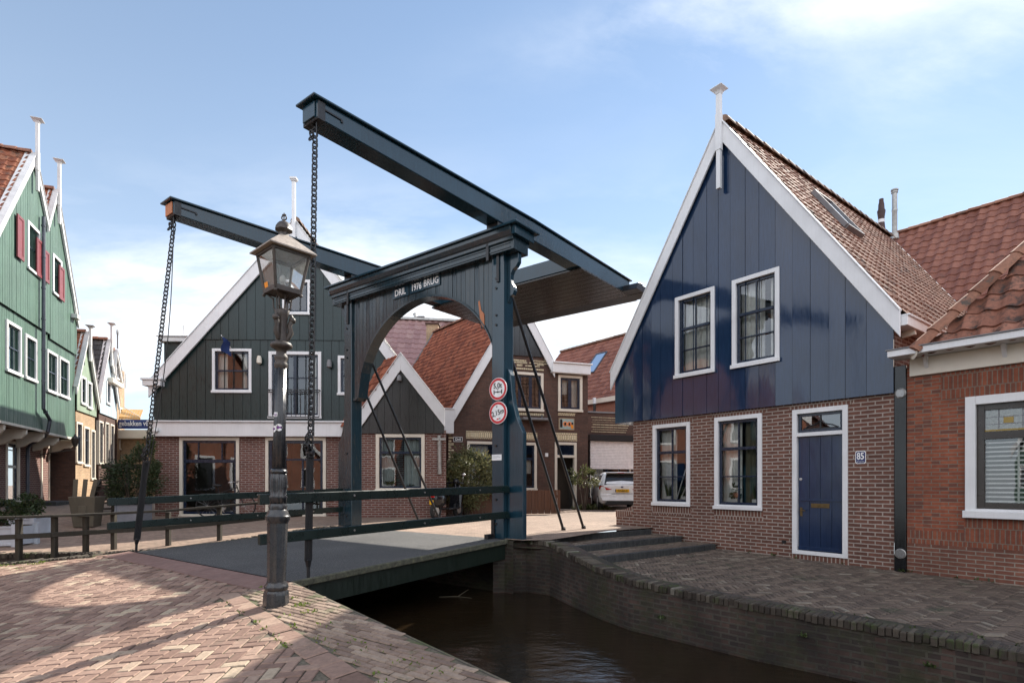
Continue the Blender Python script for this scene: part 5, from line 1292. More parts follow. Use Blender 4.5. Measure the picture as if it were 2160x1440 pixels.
# ------------------------------------------------------------------ big dark green house
gh = GF.root('house'); tag(gh, 'big dark green boarded gable house with white bargeboards above purple brick shopfront', 'house')
L0, P0, R0 = GF.sz(314, 806, -.16), GF.sz(622, 463, -.16), GF.sz(866, 795, -.16); top = lin([L0, P0, R0])
s0, s1 = GF.sx(327), GF.sx(862); zA = GF.sz(500, 887)[1]; zB = GF.sz(500, 921)[1]; zT = GF.sz(500, 716, -.1)[1]
W1 = GF.rect((448, 735), (531, 828), -.07); W2 = GF.rect((567, 741), (678, 882), -.07); W3_ = GF.rect((713, 750), (778, 833), -.07); W5 = GF.rect((596, 590), (655, 664), -.1)
boards(lambda s: min(top(s) - .1, zT + .06), lambda s: zA - .05, s0, s1, [hole(W1), hole(W2), hole(W3_)], K['green_board'], 'lower_boards', gh, y=-.07, bw=.27, gap=.012, knots=[GF.sx(400), GF.sx(790), (s0 + s1) / 2] + [solve(lambda x: top(x) - .1 - zT - .06, L0[0], P0[0]), solve(lambda x: top(x) - .1 - zT - .06, P0[0], R0[0])])
sA_, sB_ = solve(lambda x: top(x) - .1 - zT, L0[0], P0[0]), solve(lambda x: top(x) - .1 - zT, P0[0], R0[0])
boards(lambda s: top(s) - .1, lambda s: zT, sA_, sB_, [hole(W5)], K['green_board'], 'upper_boards', gh, y=-.105, bw=.27, gap=.012, knots=(P0[0],))
wall(lambda s: zB + .1, lambda s: -.2, s0, s1, [hole(GF.rect((379, 922), (505, 1090))), hole(GF.rect((560, 922), (688, 1090)))], K['brick_green'], 'brick_wall', gh)
mb = MB(); mb.box(s0 - .06, s1, -.20, .0, zB, zA - .07); mb.box(s0 - .10, s1, -.26, .0, zA - .068, zA - .02); mb.build('fascia', K['white'], gh, bevel=.008)
rake([(L0, P0), (P0, R0)], K['white'], gh, w=.47, y0=-.20, y1=-.14, capd=.3)
mb = MB(); mb.box(L0[0] - .12, L0[0] + .42, -.3, .5, L0[1] - .12, L0[1] + .05); mb.box(L0[0] - .16, L0[0] + .46, -.34, .5, L0[1] + .05, L0[1] + .11); mb.build('gutter', K['white'], gh, bevel=.008)
mb = MB(); zf = GF.sz(622, 385)[1]; mb.box(P0[0] - .05, P0[0] + .05, -.30, -.21, P0[1] - .7, zf - .1); mb.box(P0[0] - .075, P0[0] + .075, -.33, -.18, zf - .1, zf - .06); mb.box(P0[0] - .1, P0[0] + .1, -.355, -.155, zf - .06, zf); mb.build('finial', K['white'], gh, bevel=.006)
gable_roof(gh, (L0[0], L0[1] - .03), (P0[0], P0[1] - .03), (R0[0], R0[1] - .03), -.1, 4.7, K['tile_dark'], K['ridge_brown'], sub=4)
side_walls(gh, s0, s1, 4.7, L0[1] - .1, R0[1] - .1, K['brick_green'], y0=.01, back_top=[(P0[0], P0[1] - .15)])
window(gh, W1, -.07, fw=.085, sash='blue_sash', sw=.06, rails=((.5, .05),), curtains=((0, .28, 'curtain'), (.75, 1, 'curtain')))
window(gh, W2, -.07, fw=.10, sash='blue_sash', sw=.06, bars=((.5, 0, 1, .13),), rails=((.62, .03),), curtains=((0, .2, 'curtain'), (.82, 1, 'curtain')), name='balcony_door')
window(gh, W3_, -.07, fw=.085, sash='blue_sash', sw=.06, rails=((.5, .05),)); window(gh, W5, -.105, fw=.085, sash='blue_sash', sw=.06)
V1 = GF.rect((379, 922), (505, 1090)); V2 = GF.rect((560, 922), (688, 1090))
window(gh, V1, 0, fw=.095, frame='cream', sash='blue_sash', sw=.075, rails=((.72, .10),), bars=((.28, .72, 1, .035), (.72, .72, 1, .035)), name='shop_window', deep=1.4)
w2 = window(gh, V2, 0, fw=.095, frame='cream', sash='blue_sash', sw=.09, rails=((.74, .05),), bars=((.30, 0, 1, .05), (.62, 0, .74, .05)), name='shop_door', deep=1.4)
mb = MB(); zr_ = GF.sz(600, 822, -.2)[1]; zr0 = GF.sz(600, 879, -.2)[1]; a, b = W2[0] + .03, W2[1] - .03
for z in (zr_, zr_ - .07, zr0): mb.box(a, b, -.215, -.195, z - .015, z + .015)
n = 11
for i in range(n + 1): mb.box(a + (b - a) * i / n - .008, a + (b - a) * i / n + .008, -.213, -.197, zr0, zr_)
for x in (a, b): mb.box(x - .015, x + .015, -.2, -.08, zr_ - .02, zr_ + .01)
mb.build('balcony_rail', K['black_iron'], gh)
for px_ in (549, 696):
    c = GF.sz(px_, 760 if px_ < 600 else 768, -.1); mb = MB(); mb.lathe([(.03, -.13), (.075, -.10), (.075, .02), (.05, .12), (.02, .13)], c=(c[0], -.18, c[1]), n=12); mb.box(c[0] - .02, c[0] + .02, -.18, -.06, c[1] - .03, c[1] + .03); o = mb.build('wall_lamp', K['cream'] if px_ < 600 else K['lead'], gh, smooth=True, angle=40)
c = GF.sz(332, 907, -.2); mb = MB(); mb.lathe([(.02, -.10), (.06, -.07), (.07, 0), (.05, .04)], c=(c[0], -.28, c[1] + .02), n=14); mb.box(c[0] - .03, c[0] + .03, -.28, -.0, c[1] + .04, c[1] + .09); mb.build('security_camera', K['sign_white'], gh, smooth=True, angle=40)
c0 = at(350, 765, 20.2); dm = MB(); x0, x1 = GF.sx(346, 2), GF.sx(392, 2); zd0, zd1 = GF.sz(360, 770, 2)[1] - .6, GF.sz(360, 722, 2)[1]; dm.box(x0, x1 + 1.2, 2.0, 3.6, zd0 - .8, zd1); do = dm.build('dormer', K['green_board'], gh); dm = MB(); dm.box(x0 - .12, x1 + 1.3, 1.85, 3.7, zd1 + .002, zd1 + .16); dm.box(x0 - .16, x1 + 1.3, 1.8, 3.7, zd1 + .162, zd1 + .20); dm.cyl((x0 + .55, 2.2, zd1 + .2), (x0 + .55, 2.2, zd1 + .65), .025, n=8); dm.build('dormer_cornice', K['white'], do, bevel=.01)
o = GF.root('flag'); tag(o, 'small dark blue flag on a short pole at an upper window of the green house', 'flag'); c = GF.sz(487, 738, -.1); mb = MB(); mb.cyl((c[0], -.1, c[1] + .05), (c[0] + .02, -.75, c[1] + .28), .014, n=8); mb.build('pole', K['sign_white'], o); mb = MB()
for i in range(8):
    for j in range(4):
        f = lambda u, v: (c[0] + .02 + u * .12 + .03 * math.sin(v * 5 + u * 3), -.72 + u * .28 + .03 * math.sin(v * 7), c[1] + .24 - u * .08 - v * .42 + .02 * math.sin(u * 6))
        mb.quad(f(j / 4, i / 8), f((j + 1) / 4, i / 8), f((j + 1) / 4, (i + 1) / 8), f(j / 4, (i + 1) / 8))
mb.build('cloth', flat('flag_cloth', (.012, .03, .12), .8), o, smooth=True)

o = empty('house', (-10.4, 22.7, .5), math.atan2(LF.d.y, LF.d.x), 'unseen brick house added behind the green house to shade the left row', 'house'); mb = MB(); mb.box(0, 5, -2.1, 2.1, -.2, 5.0)  # hidden house, added so its shadow falls on the left green houses
for x in (0, 5): mb.poly([(x, -2.1, 5.0), (x, 2.1, 5.0), (x, 0, 9.35)] if x else [(x, 2.1, 5.0), (x, -2.1, 5.0), (x, 0, 9.35)])
mb.build('walls', K['brick_dark'], o); mb = MB(); mb.quad((-.15, -2.25, 4.75), (5.15, -2.25, 4.75), (5.15, 0, 9.45), (-.15, 0, 9.45)); mb.quad((5.15, 2.25, 4.75), (-.15, 2.25, 4.75), (-.15, 0, 9.45), (5.15, 0, 9.45)); mb.build('roof', K['tile_dark'], o)

# ------------------------------------------------------------------ small dark gable house
SF = Frame((0, 16.9), (1, 0)); SF.O.x = (745 - CX) / F * 16.9
sh_ = SF.root('house'); tag(sh_, 'small brick house with white edged dark gable, left of the brown brick house', 'house')
L0, P0, R0 = SF.sz(742, 893, -.12), SF.sz(845, 745, -.12), SF.sz(938, 864, -.12); top = lin([L0, P0, R0]); s1 = SF.sx(941); zA = SF.sz(850, 914)[1]; WS = SF.rect((793, 915), (896, 1036))
boards(lambda s: top(s) - .1, lambda s: zA, 0.02, s1 - .06, [], timber('dark_brown_board', (.026, .024, .021), .28, .4, .12, (.12, .10, .07), wave=.15), 'boarded_gable', sh_, y=-.06, bw=.24, knots=(P0[0],))
wall(lambda s: zA + .1, lambda s: -.2, 0, s1, [hole(WS)], K['brick_green'], 'brick_wall', sh_)
rake([(L0, P0), (P0, R0)], K['white'], sh_, w=.50, y0=-.14, y1=-.09, capd=.12)
sk = Vector((-.64, .77, 0))                                           # the ridges of these old houses run askew, back to the left
def skew_roof(parent, e, pk, length, mat, y=-.1, name='roof', **kw):
    a = Vector((e[0], y, e[1])); b = Vector((pk[0], y, pk[1])); rise = b - a
    n = sk.cross(rise).normalized(); v = n.cross(sk).normalized(); v = v if v.z > 0 else -v
    W = length; Lv = rise.dot(v); shift = rise.dot(sk)
    return pantiles(a, sk, v, W, Lv, mat, name, parent, uL=lambda q: shift * q / Lv, uR=lambda q: length + shift * q / Lv, **kw)
skew_roof(sh_, (L0[0], L0[1] - .03), (P0[0], P0[1] - .03), 5.5, K['tile_orange'], sub=5)
mb = MB(); mb.quad((P0[0], -.1, P0[1] - .04), (R0[0], -.1, R0[1] - .04), Vector((R0[0], -.1, R0[1] - .04)) + sk * 5.5, Vector((P0[0], -.1, P0[1] - .04)) + sk * 5.5); mb.build('rear_slope', K['tile_orange'], sh_)
window(sh_, WS, 0, fw=.10, frame='cream', sash='blue_sash', sw=.06, rails=((.70, .07),), curtains=((.0, .33, 'curtain_blue'), (.56, .97, 'curtain_blue')), deep=.5)
mb = MB(); mb.quad((WS[0] + .9, .42, WS[2]), (WS[0] + 1.02, .42, WS[2]), (WS[0] + 1.02, .42, WS[3]), (WS[0] + .9, .42, WS[3])); mb.build('inner_post', K['wood_fence'], sh_)
downpipe(sh_, [(SF.sx(927), -.05, SF.sz(927, 918)[1]), (SF.sx(928), -.05, SF.sz(928, 1000)[1])], .06, 'zinc'); mb = MB(); c = SF.sz(926, 926, -.1); mb.box(c[0] - .2, c[0] + .2, -.14, -.10, c[1] - .03, c[1] + .03); mb.build('pipe_bracket', K['zinc'], sh_)
c = SF.sz(843, 797, -.1); mb = MB(); mb.lathe([(.075, -.09), (.07, .02), (.04, .08)], c=(c[0], -.14, c[1]), n=10); mb.build('wall_lamp', K['lead'], sh_, smooth=True, angle=40)
o = empty('flower_box', SF.w((WS[0] + WS[1]) / 2 - .1, .12, WS[2] + .1), 0, 'white flowers in a box behind the window of the small gable house', 'flowers'); mb = MB(); leaf_cloud(mb, (0, 0, .12), (.42, .08, .14), 260, .07, random.Random(5), clumps=9); mb.build('flowers', K['leaf_pale'], o)

# ------------------------------------------------------------------ brown brick house
mh = MF.root('house'); tag(mh, 'brown brick house with bright orange tiled roof, dark boarded gable and cream brick lintels', 'house')
RL, PK = MF.sz(944, 880, -.12), MF.sz(1096, 622, -.12); RR = MF.sz(1170, 764, -.12); RE = MF.sz(1238, 775, -.12)
zc = (RR[1] + RE[1]) / 2; top = lin([RL, PK, (RR[0], zc), (RE[0], zc)]); s1 = MF.sx(1240); zg = MF.sz(1120, 752)[1]
def mr(a, b): return MF.rect(a, b)
wins = dict(u0=mr((1079, 783), (1146, 868)), u1=mr((1177, 790), (1228, 869)), g0=mr((985, 930), (1132, 1034)), d=mr((1170, 932), (1216, 1074)))
wall(lambda s: top(s) - .1, lambda s: -.2, 0.0, s1, [hole(w) for w in wins.values()], K['brick_dark'], 'brick_wall', mh, knots=(PK[0], RR[0]))
sa, sb = solve(lambda x: top(x) - .12 - zg, RL[0], PK[0]), solve(lambda x: top(x) - .12 - zg, PK[0], RR[0])
boards(lambda s: top(s) - .12, lambda s: zg, sa, sb, [], timber('dark_gable_board', (.018, .024, .03), .2, .4, .05, wave=.12), 'boarded_gable', mh, y=-.05, bw=.21, knots=(PK[0],))
rake([(RL, PK), (PK, (RR[0], zc + .02))], K['white'], mh, w=.55, y0=-.15, y1=-.09, capd=.12)
mb = MB(); mb.box(RR[0] - .12, RE[0] + .12, -.22, .0, zc - .34, zc + .02); mb.box(RR[0] - .1, RE[0] + .18, -.28, .1, zc + .022, zc + .07); mb.build('cornice', K['white'], mh, bevel=.01)
def yb(a, b, nm='lintel', y=-.012, mat='brick_yellow'):
    r = MF.rect(a, b); mb = MB(); mb.box(r[0], r[1], y, .02, r[2], r[3]); return mb.build(nm, K[mat], mh)
for a, b in (((983, 908), (1133, 928)), ((1171, 912), (1217, 930)), ((1076, 774), (1147, 782)), ((1177, 780), (1229, 789)), ((1079, 869), (1147, 877)), ((1177, 870), (1213, 877))): yb(a, b)
mb = MB(); rr = random.Random(3)                                      # stepped cream bricks above the upper windows
for px_, py_, w in ((1078, 757, 32), (1084, 762, 28), (1090, 767, 12), (1122, 759, 34), (1116, 764, 42), (1108, 769, 30), (1133, 766, 14), (1148, 757, 8)):
    r = MF.rect((px_, py_), (px_ + w, py_ + 5.2)); mb.box(r[0], r[1], -.010, .02, r[2], r[3])
mb.build('cream_brick_pattern', K['brick_yellow_flat'], mh); mb = MB()
for i in range(11):
    r = MF.rect((946, 914 + i * 6.6), (957 if i % 2 else 952, 918.6 + i * 6.6)); mb.box(r[0], r[1], -.010, .02, r[2], r[3])
mb.build('cream_quoin', K['brick_yellow_flat'], mh)
def white_end(a, b):
    r = MF.rect(a, b, -.1); mb = MB(); mb.box(r[0], r[1], -.30, .15, r[2], r[3]); mb.box(r[0] - .03, r[1] + .03, -.33, .15, r[3] + .002, r[3] + .04); mb.build('gutter_box', K['white'], mh, bevel=.008)
white_end((935, 864), (955, 915))
window(mh, wins['u0'], 0, fw=.10, frame='cream', sash='blue_sash', sw=.07, bars=((.22, 0, 1, .12), (.62, 0, 1, .12)), glass='glass')
window(mh, wins['u1'], 0, fw=.10, frame='cream', sash='blue_sash', sw=.08, bars=((.5, 0, 1, .13),), curtains=((.05, .45, 'curtain', .5, 1), (.55, .95, 'curtain', 0, 1)))
window(mh, wins['g0'], 0, fw=.10, frame='cream', sash='blue_sash', sw=.06, rails=((.68, .10),), bars=((.37, 0, 1, .13), (.80, 0, 1, .13)), curtains=((.02, .3, 'curtain'), (.84, .98, 'curtain', .35, .7)))
s0, s1_, z0, z1 = wins['d']; mb = MB(); tz = MF.sz(1190, 962)[1]; mb.ring(s0, s1_, z0, z1, .10, -.03, .14, wb=.02); mb.box(s0 + .1, s1_ - .1, -.025, .14, tz - .05, tz + .05); fr = mb.build('door_frame', K['cream'], mh, bevel=.005)
mb = MB(); mb.box(s0 + .11, s1_ - .11, .55, .60, z0, tz - .05); mb.build('door_leaf', timber('dark_door', (.035, .028, .022), .4), fr); mb = MB(); mb.ring(s0 + .1, s1_ - .1, tz + .05, z1 - .1, .05, .03, .08); mb.build('transom_sash', K['blue_sash'], fr); mb = MB(); mb.quad((s0 + .15, .05, tz + .1), (s1_ - .15, .05, tz + .1), (s1_ - .15, .05, z1 - .15), (s0 + .15, .05, z1 - .15)); mb.build('pane', K['glass_dark'], fr)
mb = MB(); mb.quad((s0, .14, z0), (s0, .6, z0), (s0, .6, z1), (s0, .14, z1)); mb.quad((s1_, .14, z0), (s1_, .14, z1), (s1_, .6, z1), (s1_, .6, z0)); mb.quad((s0, .6, z0), (s1_, .6, z0), (s1_, .6, z1), (s0, .6, z1)); mb.build('porch_lining', K['room'], fr)
# picture tile, street name, meter box, awning case
r = MF.rect((1178, 881), (1211, 907)); c = ((r[0] + r[1]) / 2, (r[2] + r[3]) / 2); o = empty('tile_picture', MF.w(c[0], -.01, c[1]), math.atan2(MF.d.y, MF.d.x), 'framed picture of coloured tiles on the brown brick wall above the door', 'tile picture'); hw, hh_ = (r[1] - r[0]) / 2, (r[3] - r[2]) / 2
mb = MB(); mb.box(-hw, hw, -.02, .02, -hh_, hh_); mb.build('surround', K['brick_tan'], o); mb = MB(); mb.box(-hw * .88, hw * .88, -.026, -.018, -hh_ * .86, hh_ * .86); mb.build('tiles', flat('pale_blue_tile', (.36, .46, .44), .25), o)
mb = MB(); mb.ball((-hw * .2, -.028, -.0), hw * .3, 14, 8, (1, .05, 1)); mb.ball((hw * .34, -.028, 0), hw * .3, 14, 8, (1, .05, 1)); mb.build('shields', flat('orange_tile', (.75, .28, .12), .3), o); mb = MB(); mb.box(-hw * .84, -hw * .55, -.032, -.026, -hh_ * .6, hh_ * .5); mb.ball((-hw * .7, -.03, hh_ * .6), .05, 10, 6, (1, .2, 1)); mb.box(-hw * .3, -hw * .1, -.05, -.03, -.05, .05); mb.box(hw * .25, hw * .43, -.05, -.03, -.05, .05); mb.box(hw * .6, hw * .82, -.032, -.026, -.02, hh_ * .3); mb.build('figures', K['black'], o); mb = MB(); mb.box(hw * .55, hw * .84, -.032, -.026, -hh_ * .75, -.03); mb.build('figure_dress', K['orange_sticker'], o)
c = MF.sz(966, 926, -.02); o = empty('street_name_sign', MF.w(c[0], -.02, c[1]), math.atan2(MF.d.y, MF.d.x), 'small black street name plate with white letters Dril on the brown brick corner', 'street sign'); mb = MB(); mb.box(-.17, .17, 0, .012, -.09, .09); mb.build('border', K['sign_white'], o); mb = MB(); mb.box(-.155, .155, -.002, .0, -.075, .075); mb.build('plate', K['black'], o); mb = MB(); put_text(mb, 'Dril', .095, 0, -.005, 0, 1, bold=.003); mb.build('lettering', K['sign_white'], o)
c = MF.sz(1153, 959, -.03); mb = MB(); mb.box(c[0] - .06, c[0] + .06, -.05, 0, c[1] - .07, c[1] + .07); mb.build('bell_box', K['sign_white'], mh, bevel=.006)
r = MF.rect((1098, 881), (1156, 888)); mb = MB(); mb.box(r[0], r[1], -.32, .0, r[2], r[3]); mb.box(r[0] + .3, r[0] + .34, -.1, -.02, r[3], r[3] + .14); mb.box(r[1] - .3, r[1] - .26, -.1, -.02, r[3], r[3] + .14); mb.build('awning_case', K['lead'], mh, bevel=.01)
# its orange roof, ridge running askew
skm = Vector((-.64, .77, 0))
def to_local(fr, v): return Vector((v.x * fr.d.x + v.y * fr.d.y, v.x * fr.p.x + v.y * fr.p.y, v.z))
old = sk; sk = to_local(MF, Vector((-.60, .80, 0)))
Lr = 6.6
skew_roof(mh, (RL[0] - .02, RL[1] - .03), (PK[0], PK[1] - .03), Lr, K['tile_orange'], sub=6, pw=.165, ph=.21)
b = Vector((PK[0], -.1, PK[1] + .03)); ridge_row(b, b + sk * Lr, K['ridge'], mh, r=.11)
a = Vector((RL[0] - .02, -.05, RL[1] - .05)); mb = MB(); mb.quad(b, (RR[0], -.1, zc), Vector((RR[0], -.1, zc)) + sk * Lr, b + sk * Lr); mb.poly([a + sk * Lr, b + sk * Lr - Vector((0, 0, .05)), Vector((RR[0], -.1, zc)) + sk * Lr, Vector((RR[0], -.1, 0)) + sk * Lr, Vector((a.x, a.y, 0)) + sk * Lr]); mb.quad((a.x, .05, 0), Vector((a.x, .05, 0)) + sk * Lr, a + sk * Lr, a); mb.quad((RR[0], .0, zc - .01), (RE[0], .0, zc - .01), (RE[0], 5, zc - .01), (RR[0], 5, zc - .01)); mb.quad((s1, .01, -.2), (s1, 6, -.2), (s1, 6, zc), (s1, .01, zc)); mb.build('rear_walls', K['brick_dark'], mh)
mb = MB(); a2 = a + sk * Lr + Vector((0, 0, .08)); b2 = b + sk * Lr; mb.beam(a2, b2, .16, .06, (0, 0, 1)); mb.build('verge_lead', K['lead'], mh)
q = a2.lerp(b2, .42); mb = MB(); mb.tube([q + Vector((.2, -.1, -.1)), q + Vector((.2, -.1, .16)), q + Vector((.14, -.2, .24))], .06, 8); mb.build('roof_vent', K['flue'], mh, smooth=True)
sk = old

# ------------------------------------------------------------------ low shuttered building beside it
nb = Frame((at(1239, 1000, 25.6).x, 25.6), MF.d); nh = nb.root('low_building'); tag(nh, 'low flat roofed brick building with half lowered roller shutter beside the blue house', 'building')
zt = nb.sz(1290, 872)[1]; RS = nb.rect((1243, 926), (1330, 1047)); e1_ = 5.5
wall(lambda s: zt, lambda s: -.2, 0, e1_, [hole(RS)], K['brick_dark'], 'brick_wall', nh); mb = MB(); mb.box(0, e1_, -.05, .3, zt + .003, zt + .07); mb.build('coping', K['lead'], nh); mb = MB(); mb.quad((0, 0, zt - .1), (e1_, 0, zt - .1), (e1_, 6, zt - .1), (0, 6, zt - .1)); mb.build('flat_roof', K['lead'], nh)
mb = MB()
for i in range(7):
    r = nb.rect((1247 + (i % 2) * 3, 879 + i * 5.0), (1316 - abs(i - 2) * 2, 882.6 + i * 5.0)); mb.box(r[0], r[1] + .3, -.012, .02, r[2], r[3])
mb.build('cream_brick_pattern', K['brick_yellow_flat'], nh)
window(nh, RS, 0, fw=.07, frame='cream', sash='blue_sash', sw=.05, bars=((.42, 0, 1, .09), (.75, 0, 1, .09)), curtains=((.02, .36, 'curtain'),))
zs0 = nb.sz(1280, 985)[1]; zs1 = nb.sz(1280, 930)[1]; mb = MB(); n = 17
for i in range(n): z = zs0 + (zs1 - zs0) * i / n; h = (zs1 - zs0) / n; mb.prism([(RS[0] + .02, -.075, z), (RS[0] + .02, -.09, z + h * .5), (RS[0] + .02, -.075, z + h * .9), (RS[0] + .02, -.06, z + h)], (RS[1] - RS[0] + .1, 0, 0))
mb.box(RS[0] + .02, RS[1] + .12, -.1, -.06, zs0 - .08, zs0 - .002); mb.build('roller_shutter', K['shutter_roll'], nh)
mb = MB(); mb.box(RS[0] - .10, RS[1] + .2, -.24, -.004, zs1 + .004, zs1 + .27); mb.box(RS[0] - .06, RS[0] + .0, -.1, -.004, RS[2], zs1); mb.build('shutter_case', K['black_iron'], nh, bevel=.01)

# house with roof light behind it
tf0 = at(1225, 852, 31.0); TF = Frame((tf0.x, tf0.y), H.d); thh = TF.root('house'); tag(thh, 'red tiled house with a roof window behind the low shuttered building', 'house')
zE = tf0.z; rs_ = TF.sz(1186, 742, 3.4); rz = (rs_[1] + TF.sz(1303, 712, 3.4)[1]) / 2
print('T', zE, rs_, rz, TF.sz(1303, 712, 3.4), TF.sz(1296, 838))
vv = Vector((0, 3.5, rz - zE - .1)).normalized(); Lt = 3.5 / vv.y; sl = rs_[0] - .1
pantiles((sl, -.1, zE + .1), (1, 0, 0), vv, 9, Lt, K['tile_red'], 'roof', thh, sub=6, pw=.26, ph=.34); ridge_row((sl, 3.4, rz + .06), (sl + 9, 3.4, rz + .06), K['ridge_brown'], thh, r=.13)
mb = MB(); mb.box(sl, sl + 9, -.2, -.04, zE - .12, zE + .12); mb.build('fascia', K['cream'], thh); mb = MB(); mb.quad((sl + .1, 0, -.2), (sl + 9, 0, -.2), (sl + 9, 0, zE + .1), (sl + .1, 0, zE + .1)); mb.poly([(sl + .1, 6.8, -.2), (sl + .1, 0, -.2), (sl + .1, 0, zE), (sl + .1, 3.4, rz - .05), (sl + .1, 6.8, zE)]); mb.quad((sl, 3.4, rz), (sl + 9, 3.4, rz), (sl + 9, 7, zE), (sl, 7, zE)); mb.build('walls', K['brick_red'], thh)
Pn = TF.w(0, -.1, zE + .1); un = (TF.w(0, 0) - TF.w(-1, 0)); un = TF.w(1, 0) - TF.w(0, 0); vn = (TF.w(0, vv.y, vv.z) - TF.w(0, 0, 0)); nnn = un.cross(vn).normalized()
a = hit(1262, 748, Pn, nnn); b = hit(1288, 745, Pn, nnn); c = hit(1246, 797, Pn, nnn); la = Vector((*TF.loc(a), a.z)); lb = Vector((*TF.loc(b), b.z)); lc = Vector((*TF.loc(c), c.z))
nlt = Vector((1, 0, 0)).cross(vv); roof_window(thh, Vector((la.x - .1, la.y, la.z)), (1, 0, 0), -vv, nlt, .85, (la - lc).dot(vv) * .8, 'pipe_dark', 'glass')
o = empty('flue_pipe', at(1254, 875, 28.6), 0, 'thin black flue with white top behind the shuttered building', 'flue pipe'); hgt = 33 / F * 28.6; mb = MB(); mb.lathe([(.07, -.5), (.07, hgt)], n=12); mb.build('pipe', K['black_iron'], o, smooth=True, angle=40); mb = MB(); mb.lathe([(.085, hgt * .72), (.085, hgt + .08)], n=12); mb.build('white_top', K['white'], o, smooth=True, angle=40)

# roofs seen through the arch
o = empty('house', at(860, 700, 31), 0, 'house with pale pink tiled roof seen through the bridge arch', 'house'); a0_ = at(770, 668, 31) - o.location; a1_ = at(960, 684, 31) - o.location; slope = Vector((0, -.62, -.785))
pantiles(Vector((a0_.x - 1.5, a0_.y, a0_.z)) + slope * 5.2, (1, 0, -.05), -slope, 9.5, 5.2, K['tile_pink'], 'roof', o, pw=.36, ph=.40, amp=.05, sub=8)
mb = MB(); mb.beam(Vector((a0_.x - 1.5, a0_.y, a0_.z + .06)), Vector((a0_.x + 8, a0_.y, a0_.z - .35)), .3, .12); mb.build('ridge_flashing', K['zinc'], o); bt = Vector((a0_.x - 1.4, a0_.y, a0_.z)) + slope * 5.1; mb = MB(); mb.box(bt.x, bt.x + 9.3, bt.y, bt.y + 6.5, -o.location.z, bt.z); mb.poly([(bt.x, bt.y + 6.5, bt.z), (bt.x, bt.y, bt.z), (a0_.x - 1.4, a0_.y, a0_.z - .05)]); mb.quad((a0_.x - 1.4, a0_.y, a0_.z), (a0_.x + 8, a0_.y, a0_.z - .4), (bt.x + 9.3, bt.y + 6.5, bt.z), (bt.x, bt.y + 6.5, bt.z)); mb.build('walls', K['brick_red'], o)
for px_, py_, w, h_, mat in ((877, 672, .10, .42, 'zinc'), (888, 672, .3, .22, 'lead')):
    p = at(px_, py_ + 5, 31.3) - o.location; mb = MB()
    if w < .2: mb.tube([p - Vector((0, 0, .3)), p + Vector((0, 0, h_ * .6)), p + Vector((-.08, 0, h_))], w, 10); mb.build('roof_vent', K[mat], o, smooth=True)
    else: mb.box(p.x - w / 2, p.x + w / 2, p.y, p.y + .4, p.z - .4, p.z + h_); mb.box(p.x - w / 2 - .05, p.x + w / 2 + .05, p.y - .05, p.y + .45, p.z + h_ + .002, p.z + h_ + .05); mb.build('chimney_cap', K[mat], o)
p = at(913, 690, 27); o = empty('chimney', p, 0, 'short brick chimney stack at the left end of the orange roof', 'chimney'); mb = MB(); mb.box(-.28, .28, -.2, .3, -1.2, .08); mb.build('stack', K['brick_tan'], o); mb = MB(); mb.box(-.33, .33, -.25, .35, .083, .16); mb.build('cap', K['brick_dark'], o)
p = at(850, 672, 38); o = empty('house', (p.x - 1.5, 38, 0), 0, 'brick gable with orange edge far behind the pink roof', 'house'); mb = MB(); mb.poly([(-4, 0, 0), (2.2, 0, 0), (2.2, 0, p.z - 1.5), (-.45, 0, at(838, 640, 38).z + .6), (-4, 0, p.z - 2)]); mb.build('gable_wall', K['brick_tan'], o); mb = MB(); mb.beam((-.5, -.05, at(838, 640, 38).z + .68), (2.3, -.05, p.z - 1.55), .3, .14); mb.build('verge', K['tile_orange'], o); mb = MB(); mb.quad((-.45, 0, at(838, 640, 38).z + .6), (2.2, 0, p.z - 1.5), (2.2, 6, p.z - 1.5), (-.45, 6, at(838, 640, 38).z + .6)); mb.build('roof', K['tile_orange'], o)
